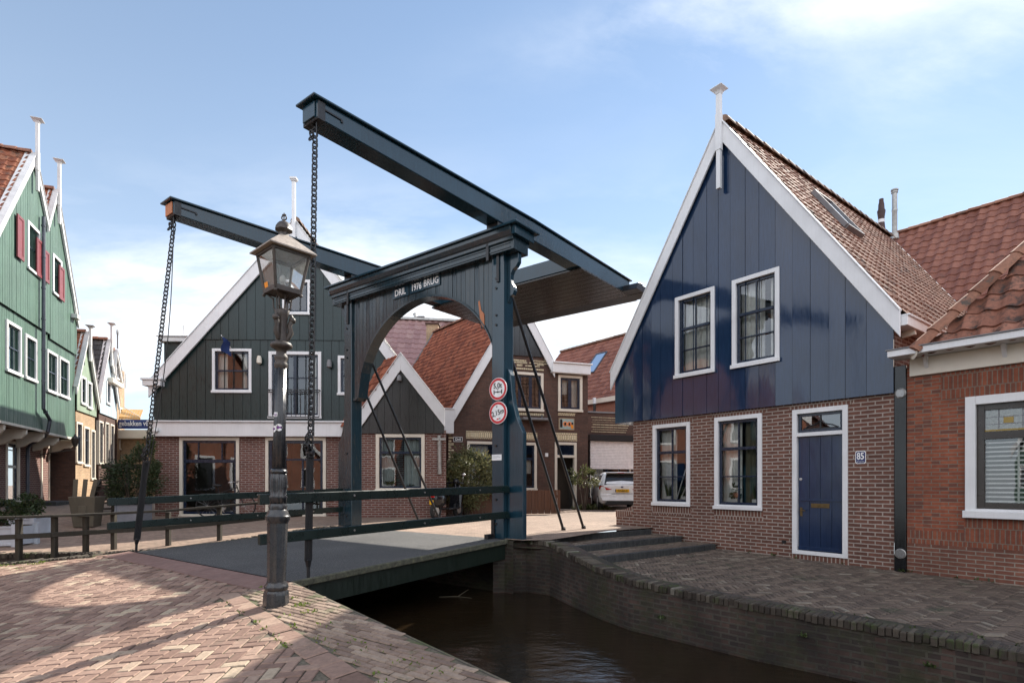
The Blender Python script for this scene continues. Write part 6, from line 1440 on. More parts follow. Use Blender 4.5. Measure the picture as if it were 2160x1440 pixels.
# ------------------------------------------------------------------ green houses of the left street
def street_house(name_label, pk, eL, eR, zsplit, up_mat, low_mat, wins, lows, roofmat, D=8.0, jet=0.0, bw=.16, rakew=.34, fin=True, mid=None, topbox=None, fin_up=1.0, split_l=None, sub=4, x_l=None, x_r=None, extra_low=(), proud=0.0):
    o = LF.root('house'); tag(o, name_label, 'house'); P = LF.sz(*pk, -.1); A = LF.sz(*eL, -.1); B = LF.sz(*eR, -.1); tp = lin([A, P, B]); sa = x_l if x_l is not None else A[0]; sb = x_r if x_r is not None else B[0]
    ups = [(LF.rect(*w[:2], -.06), w) for w in wins]
    if mid is None: boards(lambda s: tp(s) - .08, lambda s: zsplit, sa, sb, [hole(u[0]) for u in ups], up_mat, 'boarded_gable', o, y=-.06, bw=bw, gap=.012, knots=(P[0],))
    else:
        boards(lambda s: tp(s) - .08, lambda s: mid, sa, sb, [hole(u[0]) for u in ups], up_mat, 'upper_boards', o, y=-.12, bw=bw, gap=.012, knots=(P[0],))
        boards(lambda s: min(mid + .06, tp(s) - .1), lambda s: zsplit, sa, sb, [hole(u[0]) for u in ups], up_mat, 'lower_boards', o, y=-.05, bw=bw, gap=.012, knots=(P[0],))
    lo = [(LF.rect(*w[:2], jet), w) for w in lows]
    wall(lambda s: zsplit + .1, lambda s: -.2, sa + .02, sb - .02, [hole(u[0]) for u in lo], low_mat, 'brick_wall', o, y=jet)
    if jet: mb = MB(); mb.quad((sa, -.05, zsplit + .01), (sb, -.05, zsplit + .01), (sb, jet, zsplit + .01), (sa, jet, zsplit + .01)); mb.box(sa, sb, -.075, -.03, zsplit - .08, zsplit - .002); mb.build('jetty', K['cream'], o)
    rake([(A, P), (P, B)], K['white_worn'], o, w=rakew, y0=-.2, y1=-.13, capd=.30)
    if fin: finial(o, P[0], P[1] - .02, K['white_worn'], up=fin_up, down=1.2, y=-.24, w=.11)
    gable_roof(o, (A[0], A[1] - .03), (P[0], P[1] - .03), (B[0], B[1] - .03), -.06, D, roofmat, K['ridge'], sub=sub)
    side_walls(o, sa + .02, sb - .02, D, min(A[1], B[1]) - .1, min(A[1], B[1]) - .1, K['brick_dark'], y0=max(.01, jet), back_top=[(P[0], P[1] - .1)])
    if jet:
        mb = MB()
        for s_ in (sb, sa): mb.quad((s_, -.05, zsplit), (s_, D, zsplit), (s_, D, A[1] - .1 if s_ == sa else B[1] - .1), (s_, -.05, (A[1] if s_ == sa else B[1]) - .1))
        mb.build('flank_boards', up_mat, o)
    for r, w in ups:
        k = dict(fw=.10, frame='white', sash='blue_sash', sw=.05, rails=((.5, .04),), bars=((.5, 0, 1, .025),), glass='glass_dark'); k.update(w[2] if len(w) > 2 else {})
        window(o, r, -.12 if mid and r[2] > mid else -.06, **k)
    for r, w in lo:
        k = dict(fw=.09, frame='cream', sash='blue_sash', sw=.06, rails=((.68, .07),), glass='glass_dark'); k.update(w[2] if len(w) > 2 else {})
        window(o, r, jet, **k)
    return o, P, A, B
def consoles(o, ss, z, jet, mat='cream'):
    for s_ in ss:
        mb = MB(); mb.prism([(s_, -.02, z - .09), (s_, jet, z - .09), (s_, jet, z - .62), (s_, jet - .2, z - .58), (s_, jet * .45, z - .42), (s_, .12, z - .40), (s_, -.01, z - .25)], (.14, 0, 0)); mb.build('console', K[mat], o, bevel=.01)
vs = LF.sx(97)
hA, PA, AA, BA = street_house('tall green boarded house with red shutters, left of the downpipe at the left edge', (68, 323), (-120, 690), (98, 468), 3.34, K['board_g1'], K['brick_green'], [((12, 672), (44, 795)), ((52, 702), (77, 808)), ((52, 462), (79, 588))], [((12, 928), (40, 1060), dict(name='front_door', rails=((.6, .1),))), ((86, 938), (104, 1064), dict(name='front_door', rails=((.62, .1),)))], K['tile_old'], jet=.75, mid=6.75, x_l=-1.5, x_r=vs - .01, fin_up=1.15)
consoles(hA, (.15, 1.75, 3.2), 3.34, .75)
hB, PB, AB, BB = street_house('tall green boarded house with red shutters, right of the downpipe', (115, 400), (96, 468), (161, 674), 3.30, K['board_g1'], K['brick_green'], [((98, 735), (121, 834)), ((124, 750), (145, 843)), ((106, 532), (125, 633))], [((118, 942), (131, 1062), dict(name='front_door', rails=((.6, .1),)))], K['tile_old'], jet=.75, mid=6.6, x_l=vs + .01, fin_up=1.1)
consoles(hB, (4.6, 6.35), 3.30, .75)
def shutter(o, a, b):
    r = LF.rect(a, b, -.2); mb = MB(); mb.ring(r[0], r[1], r[2], r[3], .09, -.20, -.155, wb=.12); mb.box(r[0] + .09, r[1] - .09, -.185, -.16, r[2] + .12, r[3] - .09); mb.build('shutter', K['shutter_red'], o, bevel=.005)
shutter(hA, (38, 450), (52, 553)); shutter(hA, (79, 500), (93, 592)); shutter(hB, (95, 525), (105, 600)); shutter(hB, (126, 558), (137, 638))
p = [(LF.sz(98, 458, -.3)), (LF.sz(98, 862, -.3)), (LF.sz(109, 885, -.25)), (LF.sz(109, 908, -.25)), (LF.sz(100, 920, .1)), (LF.sz(62, 935, .68)), (LF.sz(57, 945, .68)), (LF.sz(57, 1056, .68))]; ys = (-.22, -.22, -.2, -.15, .15, .62, .66, .66)
downpipe(hA, [(a, y, b) for (a, b), y in zip(p, ys)], .055, 'pipe_dark')
g_ = LF.sz(160, 668, -.2); mb = MB(); mb.box(g_[0] - .25, g_[0] + .12, -.32, .3, g_[1] - .10, g_[1] + .06); mb.build('gutter', K['white_worn'], hB)
mb = MB(); c = LF.sz(155, 930, -.3); mb.lathe([(.06, -.2), (.11, -.05), (.13, .1), (.05, .2), (.02, .28)], c=(c[0], -.35, c[1]), n=8); mb.beam((c[0] - .1, .7, c[1] - .55), (c[0], -.35, c[1] - .3), .04, .04); mb.beam((c[0], -.35, c[1] - .32), (c[0], -.35, c[1] - .15), .03, .03); mb.build('wall_lantern', K['lamp_frame'], hB, smooth=True, angle=40)
mb = MB(); r0 = LF.rect((114, 1066), (152, 1078), -.3); z_ = .70; mb.box(r0[0], r0[1], -.35, .74, z_ - .3, z_ + .16); mb.build('door_step', K['kerb_stone'], hB, bevel=.02); r0 = LF.rect((78, 1060), (108, 1074), .2); mb = MB(); mb.box(r0[0], r0[1], -.1, .74, z_ - .3, z_ + .14); mb.build('door_step', K['kerb_stone'], hA, bevel=.02)
hC, *_ = street_house('narrow pale green gable house with worn bargeboards beside the pale blue house', (182, 700), (157, 815), (206, 850), 4.45, K['board_pg'], K['brick_tan'], [((170, 791), (181, 856)), ((183, 802), (193, 864))], [((160, 888), (173, 978)), ((176, 898), (188, 984)), ((191, 905), (200, 1012), dict(name='front_door'))], K['tile_old'], bw=.3, rakew=.3, x_l=LF.sx(159), fin_up=.3)
hD, *_ = street_house('narrow pale blue gable house with a white finial beside the pale green house', (228, 716), (207, 832), (248, 850), 4.7, K['board_pb'], K['brick_dark'], [((224, 802), (233, 855), dict(bars=()))], [((208, 886), (217, 980)), ((221, 889), (229, 980)), ((232, 893), (240, 980))], K['tile_dark'], bw=.5, rakew=.34, x_l=LF.sx(208), fin_up=.8)
hE, *_ = street_house('orange brick house with white dormer gable at the far end of the left row', (243, 738), (236, 800), (256, 808), 7.3, K['cream'], K['brick_tan'], [((244, 770), (250, 802))], [((252, 858), (259, 890)), ((252, 905), (260, 950))], K['tile_dark'], bw=.6, rakew=.25, x_l=LF.sx(246.5), x_r=LF.sx(263), fin=False, D=5)
mb = MB(); a = LF.sz(236, 800, -.3); b = LF.sz(268, 818, -.3); z_ = (a[1] + b[1]) / 2; mb.box(a[0] + .3, b[0] - .6, -.28, .2, z_ - .12, z_ + .12); mb.build('cornice', K['cream'], hE, bevel=.02)
mb = MB(); c = LF.sz(247, 735, -.1); mb.beam((c[0], -.12, c[1]), (c[0], -.12, c[1] + .8), .06, .06); mb.ball((c[0], -.12, c[1] + .8), .13, 8, 6, (1, .4, 1.3)); mb.build('finial', K['lead'], hE)
o = empty('awning', at(258, 862, 27.2), math.radians(20), 'striped orange awning folding out above the alley at the far left', 'awning'); mb = MB()
for i in range(8): mb.add([(i * .22, 0, 0), (i * .22 + .21, 0, 0), (i * .22 + .21, -.75, -.62), (i * .22, -.75, -.62)], [(0, 1, 2, 3)]); mb.box(i * .22, i * .22 + .21, -.76, -.745, -.78, -.62)
mb.build('canvas', K['canvas_orange'], o); mb = MB(); mb.tube([(1.7, -.75, -.6), (.1, .0, .15)], .03, 6); mb.build('arm', K['cream'], o); o.scale = (.5, .7, .7)
kp = at(292, 1045, 29.0); o = empty('fish_stall', (kp.x, 29, land(kp.x, 29)), 0, 'snack stall with a blue banner and tan walls at the end of the alley', 'stall'); zb = at(290, 905, 29).z - land(kp.x, 29); zt = at(290, 886, 29).z - land(kp.x, 29); w_ = 1.05
mb = MB(); mb.box(-w_, w_ + .3, .1, 2.2, 0, zb - .5); mb.build('walls', K['brick_tan'], o); mb = MB(); mb.box(-w_ - .1, w_ + .4, -.3, 2.3, zb - .5, zb - .05); mb.build('canopy', K['cream'], o, bevel=.02); mb = MB(); mb.box(-w_ - .05, w_ + .4, -.32, -.2, zb, zt); mb.build('banner', K['banner_blue'], o); mb = MB(); put_text(mb, 'gebakken vis', .26, .0, -.325, (zb + zt) / 2, .85, bold=.006); mb.build('lettering', K['sign_white'], o)

# ------------------------------------------------------------------ timber railing along the channel
fp = [(-40, 9.45), (40, 9.75), (115, 10.1), (181, 10.5), (240, 10.85), (355, 11.15), (463, 11.6), (575, 12.2), (640, 12.6)]
FP = [Vector(((px_ - CX) / F * Y, Y, 0)) for px_, Y in fp]
o = empty('railing', (FP[2].x, FP[2].y, land(FP[2].x, FP[2].y)), 0, 'low weathered timber railing with two rails beside the narrow channel at the left', 'railing'); OZ = o.location
for i, p in enumerate(FP[1:-1]):
    mb = MB(); zz = land(p.x, p.y); mb.box(p.x - OZ.x - .038, p.x - OZ.x + .038, p.y - OZ.y - .045, p.y - OZ.y + .045, zz - OZ.z - .1, zz - OZ.z + .665 + .02 * (i % 2)); mb.build('post', K['wood_olive'], o, bevel=.008)
for dz, hh_ in ((.70, .046), (.365, .085)):
    mb = MB()
    for a, b in zip(FP, FP[1:]): mb.beam(Vector((a.x, a.y - .075, land(a.x, a.y) + dz)) - OZ, Vector((b.x, b.y - .075, land(b.x, b.y) + dz)) - OZ, .04 if dz < .5 else .10, hh_)
    mb.build('rail', K['wood_olive'], o, bevel=.006)
# planters and shrubs
def planter_box(px_, Y, w, label, seed):
    x = (px_ - CX) / F * Y; zz = land(x, Y); o = empty('planter_box', (x, Y, zz), .1, label, 'planter', 'white planter boxes by the railing'); mb = MB(); h_ = .42; mb.ring(-w / 2, w / 2, .02, h_, .05, -.3, -.27); mb.box(-w / 2 + .01, w / 2 - .01, -.28, .28, .03, h_ - .02)
    for sx in (-1, 1): mb.box(sx * w / 2 - .05, sx * w / 2 + .05, -.33, -.24, 0, h_ + .04); mb.box(sx * w / 2 - .05, sx * w / 2 + .05, .24, .33, 0, h_ + .04)
    mb.build('box', paint('pale_blue_white_paint', (.52, .56, .62), .5, .15), o, bevel=.006); mb = MB(); mb.box(-w / 2 + .04, w / 2 - .04, -.26, .26, h_ - .019, h_); mb.build('soil', K['joint'], o)
    s_ = shrub('shrub', (x, Y, zz + h_), (w * .62, .36, .26), 1500, .075, 'leaf_dark', 'dense dark evergreen shrub in the ' + ('larger white planter box at the left edge' if seed == 1 else 'white planter box behind the first one'), 'shrub', None, seed=seed, clumps=22)
planter_box(2, 11.6, .95, 'white wooden planter box at the left edge, in front of the other', 1); planter_box(52, 13.2, .75, 'white wooden planter box just behind the one at the left edge', 2)
x = (184 - CX) / F * 14.6; o = empty('planter', (x, 14.6, land(x, 14.6)), .25, 'tall tapered wooden planter behind the timber railing', 'planter'); mb = MB(); a_, b_, h_ = .22, .30, .78
v = [(sx * a_, sy * a_, 0) for sx, sy in ((-1, -1), (1, -1), (1, 1), (-1, 1))] + [(sx * b_, sy * b_, h_) for sx, sy in ((-1, -1), (1, -1), (1, 1), (-1, 1))] + [(sx * (b_ - .05), sy * (b_ - .05), h_) for sx, sy in ((-1, -1), (1, -1), (1, 1), (-1, 1))] + [(sx * (b_ - .06), sy * (b_ - .06), h_ - .1) for sx, sy in ((-1, -1), (1, -1), (1, 1), (-1, 1))]
mb.add(v, [(3, 2, 1, 0), (0, 1, 5, 4), (1, 2, 6, 5), (2, 3, 7, 6), (3, 0, 4, 7), (4, 5, 9, 8), (5, 6, 10, 9), (6, 7, 11, 10), (7, 4, 8, 11), (8, 9, 13, 12), (9, 10, 14, 13), (10, 11, 15, 14), (11, 8, 12, 15), (12, 13, 14, 15)]); mb.box(-.09, .09, -b_ * 1.0, -b_ * .94 + .0, .28, .55); mb.build('planter_body', K['planter_wood'], o, bevel=.008)
x = (282 - CX) / F * 15.2; o = empty('planter', (x, 15.2, land(x, 15.2)), .05, 'plain grey square planter under the big bush by the alley', 'planter'); mb = MB(); mb.ring(-.32, .32, 0, .62, .04, -.3, -.26); mb.box(-.318, .318, -.262, .3, 0.005, .58); mb.box(-.35, .35, -.33, .33, .585, .64); mb.build('planter_body', K['planter_grey'], o, bevel=.01)
x = (283 - CX) / F * 16.2; shrub('bush', (x, 16.2, land(x, 16.2)), (.66, .6, .82), 5200, .085, 'leaf_dark', 'big dark green bush at the mouth of the alley beside the green house', 'bush', None, seed=5, base=.35, clumps=34, long=2.6)
x = (306 - CX) / F * 16.6; shrub('bush', (x, 16.6, land(x, 16.6)), (.30, .3, .9), 1300, .085, 'leaf', 'slender taller bush at the corner of the green house, behind the big dark bush', 'bush', None, seed=8, base=.9, clumps=14, long=2.6)
x = (985 - CX) / F * 18.0; shrub('bush', (x, 18.0, .48), (.86, .62, .86), 9500, .088, 'leaf_olive', 'rounded olive green bush growing over the brown fence behind the bridge', 'bush', None, seed=6, base=.28, clumps=46, long=2.0, clump_r=.42)
x = (980 - CX) / F * 18.3; shrub('bush', (x, 18.3, .48), (.26, .24, .42), 380, .09, 'leaf_olive', 'upright pointed bush top rising behind the rounded olive bush', 'bush', None, seed=16, base=1.45, clumps=9, long=2.8)
x = (1232 - CX) / F * 21.4; shrub('plant', (x, 21.4, .48), (.62, .45, .52), 520, .13, 'leaf_pale', 'sparse pale leaved shrub on thin stems beside the open doorway', 'shrub', None, seed=7, base=.75, clumps=12, stems=5)
x = (1238 - CX) / F * 21.6; o = empty('weed_patch', (x, 21.6, .48), 0); mb = MB(); rr = random.Random(4)
o_ = weeds('weeds', [(x + rr.uniform(-.4, .9), 21.9 + rr.uniform(-.2, .5), .48, 18, .15) for _ in range(16)], 'leaf_pale', 12, .22); bpy.data.objects.remove(o)
# brown fence before the brick house
f0, f1 = gp(940, 1086, .48), gp(1182, 1084, .48); o = empty('fence', (f0.x, f0.y, .48), math.atan2(f1.y - f0.y, f1.x - f0.x), 'low brown stained board fence in front of the brown brick house', 'fence'); L = (f1 - f0).length; mb = MB(); n = int(L / .105); rr = random.Random(2)
for i in range(n): mb.box(i * L / n + .004, (i + 1) * L / n - .004, -.012 + (i % 2) * .028, .008 + (i % 2) * .028, .02, .80 + rr.uniform(-.006, .006))
mb.build('boards', K['wood_fence'], o); mb = MB(); mb.box(0, L, .037, .075, .15, .24); mb.box(0, L, .037, .075, .55, .64); mb.build('rails', K['wood_fence'], o)
# wooden steps and leaning boards in the alley
p = at(208, 1062, 16.6); o = empty('wooden_steps', (p.x, 16.6, land(p.x, 16.6)), .25, 'dark wooden steps with handrail posts in front of the pale green house', 'steps'); dw = timber('dark_step_wood', (.03, .024, .02), .6)
for i in range(6): mb = MB(); mb.box(-.35, .35, i * .2, i * .2 + .24, i * .17 + .12, i * .17 + .17); mb.build('tread', dw, o)
for i, x in enumerate((-.38, .38)): mb = MB(); mb.prism([(x - .025, -.02, 0), (x - .025, .2, 0), (x - .025, 1.1, .85), (x - .025, 1.1, 1.05), (x - .025, -.02, .14)], (.05, 0, 0)); mb.build('string_board', dw, o)
mb = MB(); mb.box(.36, .46, -.1, .0, 0, 1.02); mb.build('post', dw, o); mb = MB(); mb.box(.36, .46, .9, 1.0, .5, 1.55); mb.build('post', dw, o); mb = MB(); mb.box(-.3, 1.6, .92, .98, 1.35, 1.5); mb.build('rail', dw, o)
p = at(171, 1050, 16.2); o = empty('leaning_boards', (p.x, 16.2, land(p.x, 16.2)), .3, 'weathered grey boards leaning by the corner of the tall green house', 'boards')
for x, a in ((-.18, .0), (.02, .04), (.16, .16)): mb = MB(); mb.beam((x, 0, 0), (x + a, .14, 1.02), .11, .025, (0, 1, 0)); mb.build('board', K['wood_grey'], o)

# ------------------------------------------------------------------ parked car
cx_ = (1312 - CX) / F * 21.3
car = empty('parked_car', (cx_, 21.3, .48), math.radians(-3), 'white hatchback seen from behind, parked past the blue house with an orange number plate', 'car')
# body by cross sections along y (0 = tail, 3.9 = nose): half width, lower z, waist z, roof half width, roof z
ST = [(.00, .78, .36, .86, .60, .93), (.05, .84, .28, .93, .62, 1.05), (.25, .86, .24, .95, .60, 1.20), (.50, .865, .22, .96, .585, 1.42), (.75, .865, .22, .96, .58, 1.47), (1.6, .865, .21, .95, .58, 1.48), (2.2, .865, .21, .93, .56, 1.42), (2.9, .86, .21, .90, .60, 1.00), (3.5, .82, .23, .80, .55, .84), (3.85, .66, .30, .66, .45, .70)]
mb = MB(); rings = []
for y, hw, zl, zw, rw, zr in ST:
    half = [(0, zl), (hw * .86, zl), (hw * .97, zl + .10), (hw, (zl + zw) * .5), (hw * .985, zw - .05), (hw * .955, zw), (rw + .05, zr - .06 if zr > zw + .1 else zw + (zr - zw) * .6), (rw * .9, zr - .012), (0, zr)]
    rings.append([(x, y, z) for x, z in half] + [(-x, y, z) for x, z in half[-2:0:-1]])
m = len(rings[0]); b = 0
for r in rings: mb.v += r
for i in range(len(rings) - 1):
    for j in range(m): k = (j + 1) % m; mb.f.append((i * m + j, i * m + k, (i + 1) * m + k, (i + 1) * m + j)); mb.uv.append(None); mb.mi.append(0)
mb.f.append(tuple(range(m))); mb.uv.append(None); mb.mi.append(0); mb.f.append(tuple(range((len(rings) - 1) * m, len(rings) * m))[::-1]); mb.uv.append(None); mb.mi.append(0)
bd = mb.build('body', K['car_white'], car, smooth=True, angle=50)
mb = MB()
def ci(y, i):
    for a, b_ in zip(ST, ST[1:]):
        if a[0] <= y <= b_[0]: t_ = (y - a[0]) / (b_[0] - a[0]); return a[i] + (b_[i] - a[i]) * t_
mb.add([(-.66, .015, .975), (.66, .015, .975), (.60, .225, 1.21), (.535, .44, 1.385), (-.535, .44, 1.385), (-.60, .225, 1.21)], [(0, 1, 2, 5), (5, 2, 3, 4)])
mb.build('rear_window', K['car_glass'], car)
mb = MB(); mb.box(-.56, .56, .30, .55, 1.41, 1.455); mb.build('roof_spoiler', K['car_white'], car, bevel=.02); mb = MB(); mb.box(-.12, .12, .293, .305, 1.415, 1.435); mb.build('brake_light', K['lamp_red'], car); mb = MB(); mb.beam((0, .9, 1.47), (0, 1.0, 1.56), .02, .02); mb.build('aerial', K['black'], car)
for sgn in (-1, 1):
    mb = MB(); mb.prism([(sgn * .37, -.03, .80), (sgn * .60, -.005, .76), (sgn * .845, .04, .79), (sgn * .85, .04, .93), (sgn * .70, .0, .92), (sgn * .55, -.015, .85)], (0, .16, 0)); mb.build('tail_light', K['lamp_red'], car, bevel=.012)
    m2 = MB(); m2.quad((sgn * .872, .65, .97), (sgn * .872, 2.55, .95), (sgn * .63, 2.25, 1.38), (sgn * .63, .70, 1.40)); m2.build('side_window', K['car_glass'], car)
    for y in (.62, 3.15):
        w = MB(); w.cyl((sgn * .66, y, .30), (sgn * .86, y, .30), .305, n=28); wh = w.build('wheel', K['tyre'], car, bevel=.03, seg=2); w = MB(); w.cyl((sgn * .855, y, .30), (sgn * .868, y, .30), .2, n=20); w.build('rim', K['steel'], wh)
    m2 = MB(); m2.ball((sgn * .95, 2.25, 1.0), .11, 10, 8, (1, .6, .7)); m2.build('door_mirror', K['car_white'], car, smooth=True)
mb = MB(); mb.prism([(-.74, -.075, .36), (.74, -.075, .36), (.80, -.05, .52), (.82, -.02, .62), (-.82, -.02, .62), (-.80, -.05, .52)], (0, .16, 0)); mb.build('bumper', K['car_white'], car, bevel=.03, seg=2)
mb = MB(); mb.prism([(-.68, -.083, .22), (.68, -.083, .22), (.56, -.083, .36), (-.56, -.083, .36)], (0, .12, 0)); mb.build('diffuser', K['tyre'], car, bevel=.01)
mb = MB(); mb.box(-.26, .26, -.05, -.03, .69, .80); pl = mb.build('number_plate', K['yellow_plate'], car, bevel=.004); mb = MB(); put_text(mb, 'KZ-063-Z', .07, .015, -.055, .745, .95, bold=.002); mb.build('lettering', K['black'], pl); mb = MB(); mb.box(-.258, -.222, -.0525, -.0505, .695, .795); mb.build('country_band', K['enamel_blue'], pl)
mb = MB(); mb.ball((0, -.02, .885), .05, 12, 8, (1, .25, .5)); mb.build('badge', K['enamel_blue'], car); mb = MB(); mb.box(-.40, .40, -.028, -.01, .625, .64); mb.build('crease', K['lead'], car)

# ------------------------------------------------------------------ scooter and bicycle
sx_ = (921 - CX) / F * 16.3
sc = empty('scooter', (sx_, 16.3, .48), math.radians(-25), 'black motor scooter with orange plate parked by the wall of the small gable house', 'scooter'); bkp = flat('scooter_black', (.014, .015, .018), .2)
for y in (-.05, 1.2):
    mb = MB(); mb.tube([(0, y + .21 * math.cos(2 * PI * i / 24), .22 + .21 * math.sin(2 * PI * i / 24)) for i in range(24)], .05, 8, closed=True); w = mb.build('wheel', K['tyre'], sc, smooth=True); mb = MB(); mb.cyl((-.05, y, .22), (.05, y, .22), .12, n=16); mb.build('rim', K['steel'], w)
mb = MB(); mb.lathe([(.10, 0), (.20, .1), (.21, .3), (.16, .42)], n=14); o = mb.build('rear_body', bkp, sc, smooth=True, M=Matrix.Translation((0, .08, .32)) @ Matrix.Diagonal((.9, 1.6, 1, 1)))
mb = MB(); mb.ball((0, .25, .80), .2, 14, 8, (.75, 1.7, .35)); mb.build('seat', K['tyre'], sc, smooth=True); mb = MB(); mb.prism([(-.2, 1.0, .28), (.2, 1.0, .28), (.22, 1.12, .75), (.10, 1.12, .98), (-.10, 1.12, .98), (-.22, 1.12, .75)], (0, .06, 0)); mb.box(-.18, .18, .45, 1.02, .24, .30); mb.build('leg_shield', bkp, sc, bevel=.02)
mb = MB(); mb.tube([(-.34, .95, 1.02), (-.1, 1.05, 1.05), (.1, 1.05, 1.05), (.34, .95, 1.02)], .02, 8); mb.tube([(0, 1.05, 1.04), (0, 1.15, .5), (0, 1.2, .25)], .03, 8); mb.ball((0, 1.1, 1.08), .1, 10, 8); mb.build('handlebar', bkp, sc, smooth=True)
for s_ in (-1, 1): mb = MB(); mb.tube([(s_ * .28, 1.0, 1.05), (s_ * .33, .98, 1.25)], .008, 6); mb.ball((s_ * .34, .97, 1.28), .06, 10, 6, (1.2, .3, .8)); mb.build('mirror', K['steel'], sc, smooth=True)
mb = MB(); mb.box(-.09, .09, -.28, -.255, .62, .66); mb.build('tail_light', K['lamp_red'], sc); mb = MB(); mb.box(-.065, .065, -.275, -.265, .42, .545); p_ = mb.build('number_plate', K['yellow_plate'], sc); mb = MB(); mb.box(-.09, .09, -.266, -.10, .58, .60); mb.build('plate_bracket', bkp, sc)
mb = MB(); mb.tube([(-.02, .75, .8), (-.25, 1.0, .95), (-.2, 1.15, 1.25)], .012, 6); mb.build('cable', K['black'], sc)
bx = (470 - CX) / F * 16.7
bk = empty('bicycle', (bx, 16.9, land(bx, 16.9)), math.radians(3), 'black city bicycle standing before the left shop window of the green house', 'bicycle'); bk.rotation_euler = (math.radians(4), 0, math.radians(4))
for x in (-.52, .52):
    mb = MB(); mb.tube([(x + .335 * math.cos(2 * PI * i / 36), 0, .345 + .335 * math.sin(2 * PI * i / 36)) for i in range(36)], .02, 6, closed=True); w = mb.build('wheel', K['tyre'], bk, smooth=True); mb = MB()
    for i in range(14): a = 2 * PI * i / 14; mb.cyl((x, 0, .345), (x + .32 * math.cos(a), 0, .345 + .32 * math.sin(a)), .002, n=4)
    mb.cyl((x, -.04, .345), (x, .04, .345), .025, n=10); mb.build('spokes', K['steel'], w)
mb = MB()
for a, b_ in (((-.52, .345), (-.10, .30)), ((-.52, .345), (-.2, .75)), ((-.10, .30), (-.22, .92)), ((-.10, .30), (.36, .78)), ((-.18, .72), (.34, .90)), ((.32, .98), (.52, .345))): mb.cyl((a[0], 0, a[1]), (b_[0], 0, b_[1]), .016, n=8)
mb.build('frame', K['black_iron'], bk, smooth=True, angle=40); mb = MB(); mb.ball((-.24, 0, .96), .12, 10, 6, (1.2, .7, .35)); mb.build('saddle', K['tyre'], bk, smooth=True); mb = MB(); mb.tube([(.2, -.28, 1.06), (.33, -.2, 1.08), (.34, 0, 1.04), (.33, .2, 1.08), (.2, .28, 1.06)], .014, 6); mb.build('handlebar', K['steel'], bk, smooth=True); mb = MB(); mb.box(-.72, -.30, -.07, .07, .70, .715); mb.build('carrier', K['black_iron'], bk)
mb = MB(); mb.cyl((-.1, -.05, .3), (-.1, .05, .3), .09, n=16); mb.beam((-.1, -.08, .3), (-.02, -.08, .16), .02, .02); mb.build('crank', K['steel'], bk)
# twig floating on the canal
q = gp(960, 1258, -.5); o = empty('twig', (q.x, q.y, -.497), 0, 'broken twig floating on the dark canal water', 'twig'); mb = MB(); mb.tube([(-.28, -.02, 0), (.02, 0, .005), (.3, -.12, 0)], [.006, .008, .004], 6); mb.tube([(.05, 0, .005), (.22, .05, .11), (.24, .02, .12)], [.008, .005, .003], 6); mb.build('stick', K['wood_grey'], o)

# ------------------------------------------------------------------ houses across the quay behind the viewer (seen in windows, paint and water)
def back_house(x, y, ang, w, zeave, zpk, wallm, roofm, label):
    o = empty('house', (x, y, ZQ), ang, label, 'house'); mb = MB(); rr = random.Random(int(x * 10)); D = 7
    mb.quad((0, 0, 0), (w, 0, 0), (w, 0, zeave), (0, 0, zeave)); mb.quad((0, D, 0), (0, 0, 0), (0, 0, zeave), (0, D, zeave)); mb.quad((w, 0, 0), (w, D, 0), (w, D, zeave), (w, 0, zeave)); mb.poly([(0, 0, zeave), (w, 0, zeave), (w / 2, 0, zpk)]); mb.build('walls', wallm, o)
    mb = MB(); mb.quad((-.2, -.2, zeave - .2), (w / 2, -.2, zpk), (w / 2, D, zpk), (-.2, D, zeave - .2)); mb.quad((w / 2, -.2, zpk), (w + .2, -.2, zeave - .2), (w + .2, D, zeave - .2), (w / 2, D, zpk)); mb.build('roof', roofm, o)
    mb = MB()
    for a, b_ in (((-.2, zeave - .2), (w / 2, zpk)), ((w / 2, zpk), (w + .2, zeave - .2))): mb.prism([(a[0], -.26, a[1]), (b_[0], -.26, b_[1]), (b_[0], -.26, b_[1] - .4), (a[0], -.26, a[1] - .4)], (0, .05, 0))
    mb.build('bargeboard', K['white'], o)
    mb = MB(); mb.box(w * .60, w * .60 + .95, -.05, 0, 0, 2.2); mb.build('front_door', K['blue_door'], o)
    for z in (.9, 3.2):
        for k in range(3 if w < 8 else 5):
            s_ = w * (k + .5) / (3 if w < 8 else 5); mb = MB(); mb.ring(s_ - .5, s_ + .5, z, z + 1.5, .1, -.04, .0); f = mb.build('window', K['white'], o); mb = MB(); mb.quad((s_ - .4, -.01, z + .1), (s_ + .4, -.01, z + .1), (s_ + .4, -.01, z + 1.4), (s_ - .4, -.01, z + 1.4)); mb.build('pane', K['car_glass'], f)
    return o
back_house(7.6, -9.5, PI, 6.2, 4.2, 8.2, K['brick_red'], K['tile_orange'], 'red brick gable house with orange roof behind the viewer')
back_house(.6, -9.0, PI, 6.0, 4.6, 8.8, K['board_g1'], K['tile_orange'], 'green gable house with orange roof behind the viewer')
back_house(-6.2, -9.0, PI, 6.4, 4.0, 7.6, K['brick_orange'], K['tile_red'], 'orange brick house with red roof behind the viewer')
back_house(-10.9, 6.6, math.atan2(LF.d.y, LF.d.x), 9.2, 4.4, 9.0, K['brick_red'], K['tile_orange'], 'red brick house continuing the left street row beside the channel')
back_house(-13.2, -9.0, PI, 6.2, 3.6, 6.9, K['brick_red'], K['tile_orange'], 'low red brick gable house with orange roof behind the viewer')
back_house(-20.0, -9.4, PI, 6.6, 3.6, 6.6, K['board_g1'], K['tile_orange'], 'low green gable house with orange roof behind the viewer')
